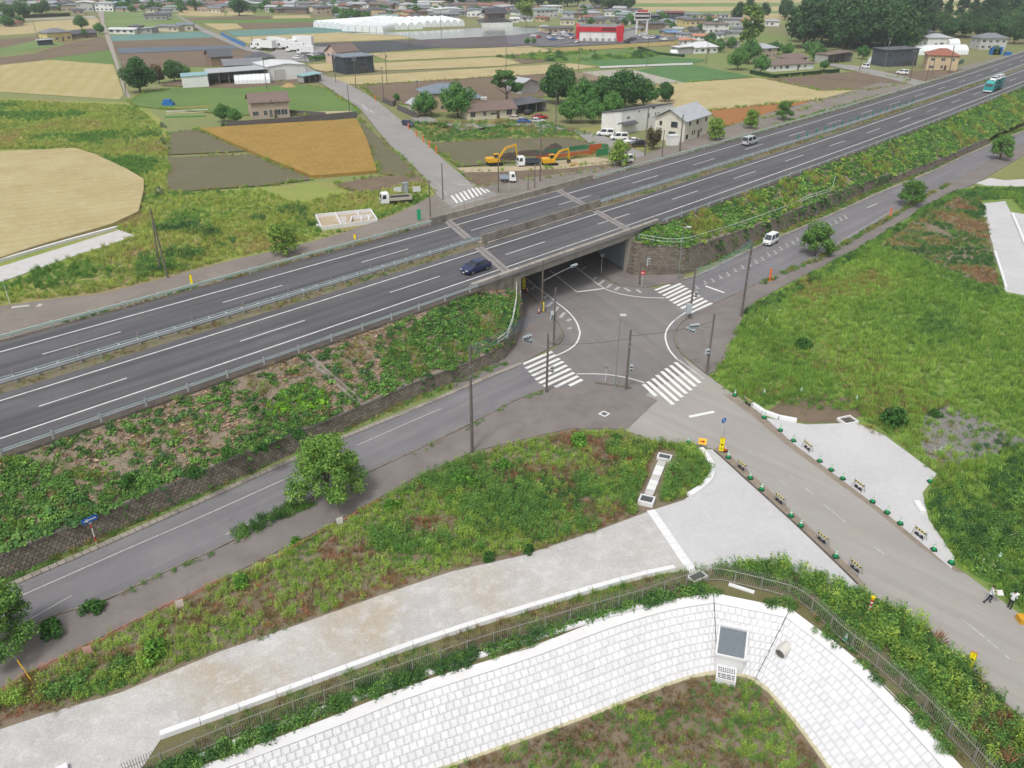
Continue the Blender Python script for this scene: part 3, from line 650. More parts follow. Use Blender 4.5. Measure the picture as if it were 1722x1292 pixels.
# guardrails
m_rail=P('galvanised rail',A('#c3cbcf'),.45,.15,.06,1,True,A('#8b8f90'),.3)
m_railw=P('pale green rail',A('#bfd0c8'),.5,.1,.06,1,True)
WB=[(0,.42),(.05,.47),(.05,.54),(.0,.60),(.05,.66),(.05,.73),(0,.78)]
def guardrail(runs,o,side,step,label,mats=m_rail,post_h=.95,zz=H,tall=1.0):
    root=empty('guardrail',RD(runs[0][0],o,zz),0,label,'guardrail')
    off=RD(runs[0][0],o,zz)
    postm=None
    for a,b in runs:
        mb=MB(); sweep(mb,a,b,[(o+side*x,zz+z*tall) for x,z in WB],st=8)
        mb.v=[tuple(Vector(v)-off) for v in mb.v]; mb.build('rail',mats,root)
        s=a+1.0
        while s<min(b,640 if runs[0][0]<0 else 640):
            p=RD(s,o-side*.09,zz)
            if postm is None:
                m_=MB(); m_.box(-.06,.06,-.06,.06,-.25,post_h*.9); m_.box(-.05,.05,-.02,.16 if side>0 else .02,.5,.68)
                ob=m_.build('post',mats,root); postm=ob.data
            else:
                ob=inst('post',postm,root)
            ob.location=p-off; ob.rotation_euler.z=RDang(s)
            s+=step
    return root
guardrail([(S0,48.5),(87.5,640)],-6.75,1,4.0,'grey steel guardrail along the near edge of the highway')
guardrail([(S0,61.5),(101,640)],17.5,-1,4.0,'pale green steel guardrail along the far edge of the highway',m_railw)
# median double barrier
off=RD(0,6.5,H)
root=empty('median_barrier',off,0,'double steel barrier with cross struts along the highway median','guardrail')
for a,b in ((S0,61),(88.5,640)):
    for o,sd_ in ((6.05,-1),(6.85,1)):
        mb=MB(); sweep(mb,a,b,[(o+sd_*x,H+z*1.1+.05) for x,z in WB],st=8); mb.v=[tuple(Vector(v)-off) for v in mb.v]; mb.build('rail',m_rail,root)
st_=None; n=0
for a,b in ((-40,61),(88.5,420)):
    s=a
    while s<b and n<280:
        if st_ is None:
            m_=MB(); m_.box(-.09,.09,-.37,.37,.60,.70); m_.box(-.06,.06,-.05,.05,-.1,.72); ob=m_.build('strut',m_rail,root); st_=ob.data
        else: ob=inst('strut',st_,root)
        ob.location=RD(s,6.45,H)-off; ob.rotation_euler.z=RDang(s); s+=2.0 if s<200 else 4.0; n+=1
dl=None
m_plate=P('delineator plate',A('#8e8785'),.6)
for k,s in enumerate([x for x in range(-36,60,6)]+[x for x in range(92,150,6)]):
    if dl is None:
        m_=MB(); m_.box(-.03,.03,-.02,.02,.6,1.5); m_.box(-.09,.09,-.03,.03,.95,1.55); ob=m_.build('delineator',m_plate,root); dl=ob.data
    else: ob=inst('delineator',dl,root)
    ob.location=RD(s,6.45,H)-off; ob.rotation_euler.z=RDang(s)-.7
gp=None
m_tealp=P('green glare fin',A('#2f8f76'),.5)
for k in range(16):
    s=158+4.6*k
    if gp is None:
        m_=MB(); m_.box(-.04,.04,-.04,.04,.6,1.1); m_.box(-.16,.16,-.04,.04,.95,1.75); ob=m_.build('glare_fin',m_tealp,root); gp=ob.data
    else: ob=inst('glare_fin',gp,root)
    ob.location=RD(s,6.45,H)-off; ob.rotation_euler.z=RDang(s)-.9
# far small rails along the frontage beyond (white verge rails by the wheat)
for ss_,o_ in (((150,360),26.5),((175,330),33)):
    mb=MB(); o0=RD(ss_[0],o_,0); sweep(mb,ss_[0],ss_[1],[(o_,0),(o_,.55),(o_+.5,.55),(o_+.5,0)],st=10); mb.v=[tuple(Vector(v)-o0) for v in mb.v]
    tag(mb.build('kerb_wall',m_conc,None,o0),'low pale concrete kerb wall between wheat and highway' if o_<30 else 'second low pale kerb wall nearer the wheat','wall')
# ---------------------------------------------------------------- bridge
br=empty('bridge',RD(70,5,0),0,'weathered concrete highway bridge over the underpass','bridge')
bo=RD(70,5,0)
def bpart(name,mb,m): mb.v=[tuple(Vector(v)-bo) for v in mb.v]; return mb.build(name,m,br)
def skewbox(mb,f0,f1,o0,o1,z0,z1):
    vs=[RD(f(o),o,z) for z in (z0,z1) for f,o in ((f0,o0),(f1,o0),(f1,o1),(f0,o1))]
    mb.add(vs,[(3,2,1,0),(4,5,6,7),(0,1,5,4),(1,2,6,5),(2,3,7,6),(3,0,4,7)])
aL=lambda o: 58.7+.42*o
aR=lambda o: 83.2+.42*o
for o0,o1 in ((-5.25,4.95),(6.25,17.9)):
    mb=MB(); skewbox(mb,lambda o: aL(o)-1.6,lambda o: aR(o)+1.6,o0,o1,5.95,H-.03); bpart('deck',mb,m_oldconc)
    k=0
    nn=4
    for i in range(nn):
        a=o0+.25+(o1-o0-.9)*i/(nn-1) if nn>1 else o0
        mb=MB(); skewbox(mb,lambda o: aL(o)-.9,lambda o: aR(o)+.9,a,a+.42,5.15,5.96); bpart('girder',mb,m_oldconc)
mb=MB(); skewbox(mb,lambda o: aL(o)-1.3,lambda o: aR(o)+1.3,-5.32,-5.2,5.12,6.5); bpart('fascia',mb,m_parc)
for f,m_,sgn in ((aL,m_oldconc,-1),(aR,m_oldconc,1)):
    mb=MB(); g=f
    if sgn<0: skewbox(mb,lambda o: g(o)-1.8,g,-5.6,18,0,5.14)
    else: skewbox(mb,g,lambda o: g(o)+1.8,-5.6,18,0,5.14)
    bpart('abutment',mb,m_)
mb=MB(); m_blue_p=P('faded blue wall paint',A('#b4bec8'),.85,0,.06,.4,True,A('#6f7478'),.6)
skewbox(mb,lambda o: aR(o)-.06,lambda o: aR(o)-.003,-4.6,17.5,.12,4.4); bpart('painted_panel',mb,m_blue_p)
# wing walls and pilasters
mb=MB(); sweep(mb,48.6,56.3,[(-5.75,0),(-5.25,0),(-5.25,H+.02),(-5.75,H+.02)],closed=True,caps=True); bpart('wing_wall',mb,m_oldconc)
mb=MB(); sweep(mb,82.2,88,[(-5.75,0),(-5.25,0),(-5.25,H+.02),(-5.75,H+.02)],closed=True,caps=True); bpart('wing_wall',mb,m_oldconc)
mb=MB(); sweep(mb,55.6,56.9,[(-6.0,0),(-5.2,0),(-5.2,6.0),(-6.0,6.0)],closed=True,caps=True); bpart('pilaster',mb,m_oldconc)
mb=MB(); sweep(mb,80.4,81.9,[(-6.1,0),(-5.2,0),(-5.2,5.6),(-6.1,5.6)],closed=True,caps=True); bpart('pilaster',mb,m_oldconc)
mb=MB(); sweep(mb,61.5,100.5,[(17.7,4.5),(18.1,4.5),(18.1,H+.95),(17.7,H+.95)],closed=True,caps=True); bpart('parapet',mb,m_oldconc)
segs=srange(48.6,88,5)
for a,b in zip(segs,segs[1:]):
    mb=MB(); sweep(mb,a+.015,b-.015,[(-5.42,H-1.1),(-5.7,H-1.1),(-5.72,H+.28),(-5.18,H+.32),(-5.15,H-.05)][1:],closed=True,caps=True); bpart('parapet',mb,m_parc)
for o0,hh,m_ in ((4.98,.18,m_oldconc),(6.3,.95,m_oldconc)):
    segs=srange(61.5,88.5,5)
    for a,b in zip(segs,segs[1:]):
        mb=MB(); sweep(mb,a+.015,b-.015,[(o0,5.5),(o0+.3,5.5),(o0+.3,H+hh),(o0,H+hh)],closed=True,caps=True); bpart('parapet',mb,m_)
mb=MB(); sweep(mb,61.6,88.4,[(5.28,5.0),(6.3,5.0)]); bpart('median_floor',mb,m_darkconc)
# hand rails on the parapets
def pipe_rail(name,path,h,n_rails,m,label=None,parent=None,step=2.0,r=.035,pr=.04):
    """posts every step with horizontal pipes"""
    root=parent or empty(name,path[0],0,label,'railing'); o_=Vector((0,0,0)) if parent else path[0]
    base=bo if parent is br else path[0]
    for k in range(n_rails):
        mb=MB(); mb.tube([p-base+Vector((0,0,h*(k+1)/n_rails)) for p in path],r,5); mb.build('rail',m,root)
    pm=None
    for p in resample(path,step):
        if pm is None: mm=MB(); mm.tube([(0,0,0),(0,0,h+.02)],pr,5); ob=mm.build('post',m,root); pm=ob.data
        else: ob=inst('post',pm,root)
        ob.location=p-base
    return root
m_grey=P('grey painted steel',A('#a6a8a8'),.5,.2,.06,2,True)
m_whiter=P('white painted steel',A('#d9dcd9'),.5,0,.05,2,True,A('#a79f93'),.3)
m_pgreen=P('pale green painted steel',A('#c3d3c4'),.5,0,.05,2,True,A('#9aa596'),.3)
pipe_rail('railing',[RD(s,-5.5,H+.3) for s in srange(57,88,3)],.75,1,m_grey,'thin grey handrail on the near parapet of the bridge',step=3)
pipe_rail('railing',[RD(s,6.45,H+.95) for s in srange(61.5,88.5,3)],.6,2,m_grey,'thin grey handrail on the median wall of the bridge',step=3)
pipe_rail('railing',[RD(s,17.9,H+.95) for s in srange(61.5,112,3)],1.2,1,m_grey,'tall thin fence on the far parapet of the bridge',step=2.4)
# ---------------------------------------------------------------- retaining walls and planted slopes
LW=[(-70,-13.7,2.3),(-5,-13.6,2.3),(13,-13.6,2.3),(22,-13.5,2.0),(33.4,-13.2,2.0),(41.6,-13.6,1.8),(46.2,-13.4,1.9),(50.2,-11.3,2.5),(54.4,-8.1,3.4),(56.8,-5.95,3.8)]
RW=[(81.0,-5.9,5.1),(80.7,-6.8,5.0),(82.6,-8.3,4.7),(84.2,-10.3,4.4),(86.5,-11.9,4.2),(90.5,-12.0,4.0),(102,-11.9,3.3),(113.5,-12.1,3.0),(137,-12.0,2.8),(157,-12.2,2.3),(163,-12.6,2.3),(164,-13.4,1.7),(182,-14.6,1.8),(223,-15.6,1.7),(254,-16.3,1.6),(420,-17,1.6),(700,-18,1.6)]
LT=[(-70,6.32),(-5,6.32),(13,6.32),(22,6.32),(33.4,6.3),(41.6,6.3),(46,6.3),(50,5.7),(54,4.7),(55.5,4.2)]
RT=[(82.3,5.3),(83.5,5.6),(85,5.9),(87,6.2),(89,6.3),(94,6.3),(103,6.32),(114,6.32),(137,6.32),(157,6.32),(163,6.32),(164,6.32),(182,6.32),(223,6.32),(254,6.32),(420,6.32),(700,6.32)]
def topo(s): return -5.8 if 48.6<s<88 else -7.05
def resamp_pair(Wl,Tl,step=1.5):
    w=[RD(a,o,z) for a,o,z in Wl]; t=[RD(s,topo(s),z) for s,z in Tl]
    ow,ot=[],[]
    for i in range(len(w)-1):
        n=max(1,int((w[i+1]-w[i]).length/step)); n=min(n,60)
        for k in range(n): ow.append(w[i].lerp(w[i+1],k/n)); ot.append(t[i].lerp(t[i+1],k/n))
    ow.append(w[-1]); ot.append(t[-1]); return ow,ot
SLOPES=[]
def slope(name,Wl,Tl,label):
    ow,ot=resamp_pair(Wl,Tl); nv=7; vs=[]
    for a,b in zip(ow,ot):
        for j in range(nv):
            v=j/(nv-1); p=a.lerp(b,v); p.z -= .03
            p.z+=.12*math.sin(v*math.pi)*math.sin(p.x*.9+p.y*1.3)
            vs.append(p)
    fs=[(i*nv+j,(i+1)*nv+j,(i+1)*nv+j+1,i*nv+j+1) for i in range(len(ow)-1) for j in range(nv-1)]
    mb=MB(); mb.add(vs,fs); SLOPES.append((ow,ot)); return tag(mb.build(name,m_slope,smooth=True),label,kind='structure')
slope('embankment_slope',LW,LT,'littered green embankment slope left of the bridge')
slope('embankment_slope',RW,RT,'leafy green embankment slope right of the bridge')
# far side slope
mb=MB()
for a,b in ((S0,62),(96,S1_)): sweep(mb,a,b,[(18.1,H-.05),(29,.3)],st=8)
tag(mb.build('embankment_slope',m_grass_t),'far embankment slope',kind='structure')
mb=MB()
for s_,d in ((62,1),(96,-1)):
    mb.add([RD(s_,18.1,6.4),RD(s_,29,.3),RD(s_,18.1,0)],[(0,1,2)] if d>0 else [(2,1,0)])
tag(mb.build('embankment_end',m_oldconc),kind='structure')
def masonry(Wl,foot,label,smax=230):
    """battered wall of dark stones in recessed joints with a coping"""
    w=[RD(a,o,z) for a,o,z in Wl if a<smax]; base=w[0].copy(); base.z=0
    root=empty('retaining_wall',base,0,label,'wall')
    line=[]
    for i in range(len(w)-1):
        n=max(1,int((w[i+1]-w[i]).length/.42))
        line+=[w[i].lerp(w[i+1],k/n) for k in range(n)]
    line.append(w[-1])
    body=MB(); st=MB(); vs=[]
    nrm=[]
    for i,p in enumerate(line):
        d=line[min(i+1,len(line)-1)]-line[max(i-1,0)]; d.z=0; d.normalize(); nrm.append(Vector((d.y,-d.x,0)))
    bt=.22                                  # batter
    f=lambda p,n,z: Vector((p.x,p.y,0))+n*((p.z-z)*bt*.6)+Vector((0,0,z))-base
    for p,n in zip(line,nrm): vs+=[f(p,n,0),f(p,n,p.z)]
    body.add(vs,[(2*i,2*i+2,2*i+3,2*i+1) for i in range(len(line)-1)])
    body.build('backing',P('dark joint',A('#6a635a'),.95,0,.2,2,True),root)
    r=random.Random(3)
    mats=[P('wall stone a',A('#8a8076',.72),.92,0,.22,1.0,True,A('#4a443c'),.6,bstr=.3),P('wall stone b',A('#80776c',.72),.92,0,.2,1.3,True,A('#4c4c3a'),.6,bstr=.3),P('wall stone c',A('#918679',.72),.92,0,.2,1.3,True,A('#554e45'),.6,bstr=.3)]
    hc=.3
    for i in range(len(line)-1):
        a,b,na,nb=line[i],line[i+1],nrm[i],nrm[i+1]
        zt=min(a.z,b.z)-.25; k=0
        while k*hc<zt:
            z0=k*hc+.02; z1=min((k+1)*hc-.03,zt)
            if z1-z0>.08:
                
                c2=line[min(i+2,len(line)-1)]; e0,e1=(a.lerp(b,.5),b.lerp(c2,.5)) if k % 2 else (a,b); jt=r.uniform(.02,.12); a2=e0.lerp(e1,jt); b2=e0.lerp(e1,1-r.uniform(.02,.08))
                pr=.035+r.random()*.03
                q=[]
                for (pp,nn_) in ((a2,na),(b2,nb)):
                    for z in (z0,z1): q.append(f(pp,nn_,z)+nn_*.0)
                c=(q[0]+q[1]+q[2]+q[3])/4
                fr=[c+(x-c)*.86+na*pr for x in q]
                st.cur=r.randrange(3)
                st.add(q+fr,[(4,6,7,5),(0,2,6,4),(1,5,7,3),(0,4,5,1),(2,3,7,6)])
            k+=1
    o=st.build('stone',mats,root); o['kind']='stuff'
    # coping in lengths
    cs=[line[i] for i in range(0,len(line),9)]+[line[-1]]; cn=[nrm[i] for i in range(0,len(line),9)]+[nrm[-1]]
    for i in range(len(cs)-1):
        a,b,na,nb=cs[i],cs[i+1],cn[i],cn[i+1]
        e=(b-a)*.01
        q=[]
        for p,n in ((a+e,na),(b-e,nb)):
            for x,z in ((-.28,-.22),(.12,-.22),(.12,.02),(-.28,.02)): q.append(p+n*x+Vector((0,0,z))-base)
        mm=MB(); mm.add(q,[(0,1,2,3),(7,6,5,4),(0,4,5,1),(1,5,6,2),(2,6,7,3),(3,7,4,0)]); mm.build('coping',m_oldconc,root)
    return root
masonry(LW,None,'dark stone retaining wall below the left embankment')
masonry(RW,None,'dark stone retaining wall below the right embankment')
# railing on the right wall, white rail up the left corner
pr_=[RD(s,o+.25,z) for s,o,z in ((81.8,-6.8,5.0),(83,-8.3,4.75),(84.6,-10.3,4.45),(87,-11.6,4.25),(91,-11.7,4.05),(102,-11.6,3.35),(113.5,-11.8,3.05),(124,-11.8,2.95))]
pr_=smooth_line(pr_,1)+[RD(125,-11.9,3.5),RD(137,-11.7,2.85),RD(142,-9.8,3.9)]
pipe_rail('railing',pr_,1.0,2,m_pgreen,'pale green railing along the top of the right retaining wall',step=2.2,r=.05,pr=.05)
pipe_rail('railing',[RD(45.5,-13.3,1.95),RD(47.5,-12.9,2.1),RD(50.2,-11.1,2.65),RD(53.6,-8.4,3.7),RD(55.4,-6.6,4.6)],1.0,2,m_whiter,'white railing climbing beside the left bridge abutment',step=2.0,r=.045,pr=.045)
# concrete drain channel down the left slope
mb=MB()
a,b=RD(23.4,-7.2,6.36),RD(25.6,-13.2,2.2)
for off_,w_,h_ in ((-.3,.12,.12),(.3,.12,.12)): 
    dv=(RD(32,-7,0)-RD(31,-7,0)).normalized()*off_; mb.beam(a+dv,b+dv,.18,.22)
mb.beam(a-Vector((0,0,.06)),b-Vector((0,0,.06)),.5,.06)
tag(mb.build('drain_channel',m_oldconc),'concrete drain channel running down the left slope','drain')
# ---------------------------------------------------------------- pond revetment
rv=empty('block_revetment',top3[0][3],0,'white concrete block facing round the dry pond','revetment')
ro=top3[0][3].copy()
def resample_n(pts,n):
    L=[0]
    for a,b in zip(pts,pts[1:]): L.append(L[-1]+(b-a).length)
    out=[]; j=0
    for i in range(n+1):
        t=L[-1]*i/n
        while j<len(L)-2 and L[j+1]<t: j+=1
        out.append(pts[j].lerp(pts[j+1],(t-L[j])/max(1e-9,L[j+1]-L[j])))
    return out
back=MB(); BL=[]
V0=.13; NC=9
cap=MB()
def facet(T,B,smooth=True):
    big=len(T)>2
    if big: T=smooth_line(T,2); B=smooth_line(B,2)
    LT_=sum((b-a).length for a,b in zip(T,T[1:])); n=max(4,int(round(LT_/.54)))
    Tn=resample_n(T,n*2); Bn=resample_n(B,n*2)
    if big:                                   # each point of the toe lies square below its point of the crest
        L=[0]
        for a,b in zip(B,B[1:]): L.append(L[-1]+(b-a).length)
        def at(t):
            t=max(0,min(L[-1],t)); j=max(k for k in range(len(L)-1) if L[k] <= t); return B[j].lerp(B[j+1],(t-L[j])/(L[j+1]-L[j]))
        ts=[]
        for p in Tn: ts.append(min((((at(L[-1]*k/160)).xy-p.xy).length,L[-1]*k/160) for k in range(161))[1])
        seam=0 if T is not None and (T[0]-top3[2][0]).length<.01 else len(Tn)-1
        err=(0 if seam==0 else L[-1])-ts[seam]
        for i in range(len(ts)):
            w=max(0,1-abs(i-seam)/24); ts[i]+=err*w
        for _ in range(8): ts=[ts[0]]+[(ts[i-1]+ts[i]*2+ts[i+1])/4 for i in range(1,len(ts)-1)]+[ts[-1]]
        Bn=[at(t) for t in ts]
    for i in range(0,2*n,2):
        q=[Tn[i]-ro,Bn[i]-ro,Bn[i+2]-ro,Tn[i+2]-ro]; nn_=(q[1]-q[0]).cross(q[3]-q[0]).normalized()
        if nn_.z<0: nn_=-nn_
        back.add([p-nn_*.05 for p in q],[(0,1,2,3)])
    for j in range(NC):
        v0=V0+(1-V0)*j/NC; v1=V0+(1-V0)*(j+1)/NC; sh=j % 2
        for i in range(-sh,2*n,2):
            i0,i1=max(0,i),min(2*n,i+2)
            if i1-i0<1: continue
            P4=[Tn[i0].lerp(Bn[i0],v0),Tn[i0].lerp(Bn[i0],v1),Tn[i1].lerp(Bn[i1],v1),Tn[i1].lerp(Bn[i1],v0)]
            BL.append(P4)
    m=MB()
    for i in range(0,2*n,2):
        a,b=Tn[i],Tn[min(i+2,2*n)]; c,d=Tn[i].lerp(Bn[i],V0),Tn[min(i+2,2*n)].lerp(Bn[min(i+2,2*n)],V0)
        up=Vector((0,0,.05))
        cap.add([a+up-ro,b+up-ro,d+up-ro,c+up-ro],[(3,2,1,0)])
for T,B in zip(top3,bot3): facet(T,B)
back.build('backing',P('block joint',A('#d8d8dc'),.9,0,.06,1,True),rv)
cap.build('coping',m_newconc,rv)
# one block mesh: bevelled plate with a raised square panel and a narrow rib, unit size
def block_mesh(rib):
    m=MB()
    def frus(x0,x1,y0,y1,z0,z1,b):
        m.add([(x0,y0,z0),(x1,y0,z0),(x1,y1,z0),(x0,y1,z0),(x0+b,y0+b,z1),(x1-b,y0+b,z1),(x1-b,y1-b,z1),(x0+b,y1-b,z1)],
              [(4,5,6,7),(0,1,5,4),(1,2,6,5),(2,3,7,6),(3,0,4,7)])
    frus(.025,.975,.03,.97,-.05,0,.01)
    if rib: frus(.10,.74,.13,.87,0,.05,.04); frus(.82,.93,.13,.87,0,.04,.03)
    else: frus(.12,.88,.14,.86,0,.055,.05)
    return m
bm_=[block_mesh(True),block_mesh(False)]
mt_b=[P('white block',A('#e0e0e3',.80),.8,0,.03,.9,True,A('#d6d4d4',.8),.3,bstr=.1),P('white block b',A('#e4e4e6',.81),.8,0,.03,.9,True,A('#dddcdf',.8),.3,bstr=.1),P('white block c',A('#dbdcdf',.80),.8,0,.03,.9,True,A('#cfcfd2',.8),.3,bstr=.1)]
shared={}
def area_px(q):
    pp=[proj(p) for p in q]; c=(sum(x for x,_ in pp)/4,sum(y for _,y in pp)/4)
    ar=abs(sum(pp[i][0]*pp[(i+1) % 4][1]-pp[(i+1) % 4][0]*pp[i][1] for i in range(4)))/2
    return ar if -5<c[0]<1727 and c[1]<1296 else 0
BL.sort(key=area_px,reverse=True)
r=random.Random(5); rest=MB()
for k,q in enumerate(BL):
    u=((q[3]-q[0])+(q[2]-q[1]))/2; v=((q[1]-q[0])+(q[2]-q[3]))/2
    o_=q[0]; nrm_=u.cross(v).normalized()
    if nrm_.z<0: o_=q[3]; u=-u; nrm_=u.cross(v).normalized()
    w_=r.random()<.8; mi=r.choice((0,0,0,1,1,2))
    d=r.uniform(-.008,.008)
    if k<300:
        key=(w_,mi)
        if key not in shared:
            ob=bm_[0 if w_ else 1].build('block',mt_b[mi],rv); shared[key]=ob.data
        else: ob=inst('block',shared[key],rv)
        vv=nrm_.cross(u).normalized(); s_=v.dot(vv)
        M_=Matrix((u.to_4d(),v.to_4d(),(nrm_).to_4d(),Vector((0,0,0,1)))).transposed()
        for i in range(3): M_[3][i]=0
        M_.translation=o_-ro+nrm_*d
        ob.matrix_parent_inverse=Matrix.Identity(4)
        # rotation and scale only; the slight shear of the curved course is left to the joint
        X=u.normalized(); Zx=nrm_; Y=Zx.cross(X)
        R3=Matrix((X,Y,Zx)).transposed()
        ob.location=o_-ro+nrm_*d; ob.rotation_euler=R3.to_euler(); ob.scale=(u.length,v.dot(Y),.8)
    else:
        rest.cur=mi
        b_=len(rest.v)
        src=bm_[0 if w_ else 1]
        rest.add([(q[0]-ro)*(1-x)*(1-y)+(q[3]-ro)*x*(1-y)+(q[2]-ro)*x*y+(q[1]-ro)*(1-x)*y+nrm_*(z*.8+d) if o_ is q[0] else
                  (q[3]-ro)*(1-x)*(1-y)+(q[0]-ro)*x*(1-y)+(q[1]-ro)*x*y+(q[2]-ro)*(1-x)*y+nrm_*(z*.8+d) for x,y,z in src.v],src.f)
ob=rest.build('block_courses',mt_b,rv); ob['kind']='stuff'
# toe strip at the pond floor
tb=[G(p[0],p[1],PD) for p in BOTL[:-1]+BOTM[:-1]+BOTR]
kerb('toe_kerb',tb,.35,.12,P('toe concrete',A('#cfc8a8'),.85,0,.08,1.5,True),2.0,z=PD,world=True,pieces=False)
# vertical joints between the facets
mb=MB()
for i in (1,2): mb.tube([top3[i][0]+Vector((0,0,.06)),bot3[i][0]+Vector((0,0,.05))],.03,4)
tag(mb.build('joint_strip',P('grey joint filler',A('#6d6d70'),.8)),'dark joint between the block panels','joint')
# ---------------------------------------------------------------- vegetation
def vnoise(x,y,seed=0):
    xi=np.floor(x).astype(np.int64); yi=np.floor(y).astype(np.int64); xf=x-xi; yf=y-yi
    def h(a,b):
        n=(a*374761393+b*668265263+seed*974711) & 0x7fffffff
        n=((n ^ (n >> 13))*1274126177) & 0x7fffffff
        return ((n ^ (n >> 16)) & 0xffff)/65535.0
    u=xf*xf*(3-2*xf); v=yf*yf*(3-2*yf)
    return (h(xi,yi)*(1-u)+h(xi+1,yi)*u)*(1-v)+(h(xi,yi+1)*(1-u)+h(xi+1,yi+1)*u)*v
def fbm(x,y,s,seed=0):
    return (vnoise(x*s,y*s,seed)+.5*vnoise(x*s*2.1,y*s*2.1,seed+1)+.25*vnoise(x*s*4.3,y*s*4.3,seed+2))/1.75
def leaves_mesh(C,N,size,aspect=.55,jitter=.5,rg=rng,up=None):
    """one small diamond leaf at every centre, facing roughly along N"""
    n=len(C); N=N+rg.normal(0,jitter,(n,3)); N /= np.linalg.norm(N,axis=1)[:,None]+1e-9
    T=rg.normal(0,1,(n,3)) if up is None else np.array(up)+rg.normal(0,.25,(n,3))
    T -= (T*N).sum(1)[:,None]*N; T /= np.linalg.norm(T,axis=1)[:,None]+1e-9
    B=np.cross(N,T); s=(size*rg.uniform(.6,1.3,n))[:,None]
    V=np.stack([C-T*s,C+B*s*aspect+N*s*.12,C+T*s,C-B*s*aspect+N*s*.12],1).reshape(-1,3)
    return V
def quads(name,V,mat,tri=False):
    me=bpy.data.meshes.new(name); n=len(V) // 4
    me.vertices.add(len(V)); me.vertices.foreach_set('co',V.astype(np.float32).ravel())
    me.loops.add(len(V)); me.loops.foreach_set('vertex_index',np.arange(len(V),dtype=np.int32))
    me.polygons.add(n); me.polygons.foreach_set('loop_start',np.arange(0,len(V),4,dtype=np.int32)); me.polygons.foreach_set('loop_total',np.full(n,4,dtype=np.int32))
    me.update(calc_edges=True); me.materials.append(mat); return me
m_leaf=LEAF('weed leaf'); m_stalkm=LEAF('straw',trans=.1)
def ball(n,r,h,shell=.5,rg=rng,flat=0):
    d=rg.normal(0,1,(n,3)); d[:,2]=np.abs(d[:,2])-flat; d /= np.linalg.norm(d,axis=1)[:,None]
    k=rg.uniform(shell,1,n)[:,None]
    return d*k*np.array([r,r,h]),d
PR={}
def proto(name,V,mat=None):
    me=quads(name,V,mat or m_leaf); o=bpy.data.objects.new('proto_'+name,me); PR[name]=o
C_,N_=ball(70,.34,.46); proto('weed',leaves_mesh(C_,N_,.065))
C_,N_=ball(240,.62,.85,.5); C_+=rng.normal(0,.09,C_.shape); proto('bush',leaves_mesh(C_,N_,.078))
C_,N_=ball(60,.52,.24,.2); proto('broad',leaves_mesh(C_,N_*.4+np.array([0,0,1]),.10,.8,.5))
def blades(n,r,h,w,lean=.35):
    b=np.zeros((n,3)); b[:,:2]=rng.normal(0,r*.5,(n,2)); t=b.copy(); t[:,:2]+=rng.normal(0,h*lean,(n,2)); t[:,2]=h*rng.uniform(.6,1.15,n)
    sd_=rng.normal(0,1,(n,3)); sd_[:,2]=0; sd_ /= np.linalg.norm(sd_,axis=1)[:,None]
    mid=(b+t)/2; mid[:,2]+=h*.12
    return np.stack([b,mid+sd_*w,t,mid-sd_*w],1).reshape(-1,3)
proto('grass',blades(22,.28,.55,.022)); proto('tallgrass',blades(26,.3,.95,.03,.22))
V=[blades(7,.22,.95,.012,.12)]
for k in range(7):
    x,y=rng.normal(0,.16,2); zs=rng.uniform(.2,1.0,12); C_=np.stack([x+rng.normal(0,.05,12),y+rng.normal(0,.05,12),zs],1)
    V.append(leaves_mesh(C_,np.tile([0,0,1.],(12,1)),.075,.4,.5))
proto('stalk',np.concatenate(V))
C_,N_=ball(30,.3,.1,.0); proto('litter',leaves_mesh(C_+np.array([0,0,.02]),np.tile([0,0,1.],(30,1)),.10,.6,.4))
C_,N_=ball(16,.3,.75,.8); proto('flower',leaves_mesh(C_,np.tile([0,0,1.],(16,1)),.035,.9,.3))
def gn_tree(names):
    key='scatter_'+'_'.join(names)
    if key in bpy.data.node_groups: return bpy.data.node_groups[key]
    g=bpy.data.node_groups.new(key,'GeometryNodeTree')
    g.interface.new_socket('Geometry',in_out='INPUT',socket_type='NodeSocketGeometry'); g.interface.new_socket('Geometry',in_out='OUTPUT',socket_type='NodeSocketGeometry')
    gi=g.nodes.new('NodeGroupInput'); go=g.nodes.new('NodeGroupOutput'); jn_=g.nodes.new('GeometryNodeJoinGeometry')
    def na(nm,ty):
        a=g.nodes.new('GeometryNodeInputNamedAttribute'); a.data_type=ty; a.inputs['Name'].default_value=nm; return a.outputs['Attribute']
    pid,sc,rot=na('pid','INT'),na('sc','FLOAT_VECTOR'),na('rot','FLOAT_VECTOR')
    for i,nm in enumerate(names):
        oi=g.nodes.new('GeometryNodeObjectInfo'); oi.inputs['Object'].default_value=PR[nm]; oi.inputs['As Instance'].default_value=True
        cp=g.nodes.new('FunctionNodeCompare'); cp.data_type='INT'; cp.operation='EQUAL'; g.links.new(pid,cp.inputs[2]); cp.inputs[3].default_value=i
        ip=g.nodes.new('GeometryNodeInstanceOnPoints')
        g.links.new(gi.outputs[0],ip.inputs['Points']); g.links.new(cp.outputs[0],ip.inputs['Selection']); g.links.new(oi.outputs['Geometry'],ip.inputs['Instance'])
        g.links.new(rot,ip.inputs['Rotation']); g.links.new(sc,ip.inputs['Scale']); g.links.new(ip.outputs[0],jn_.inputs[0])
    g.links.new(jn_.outputs[0],go.inputs[0]); return g
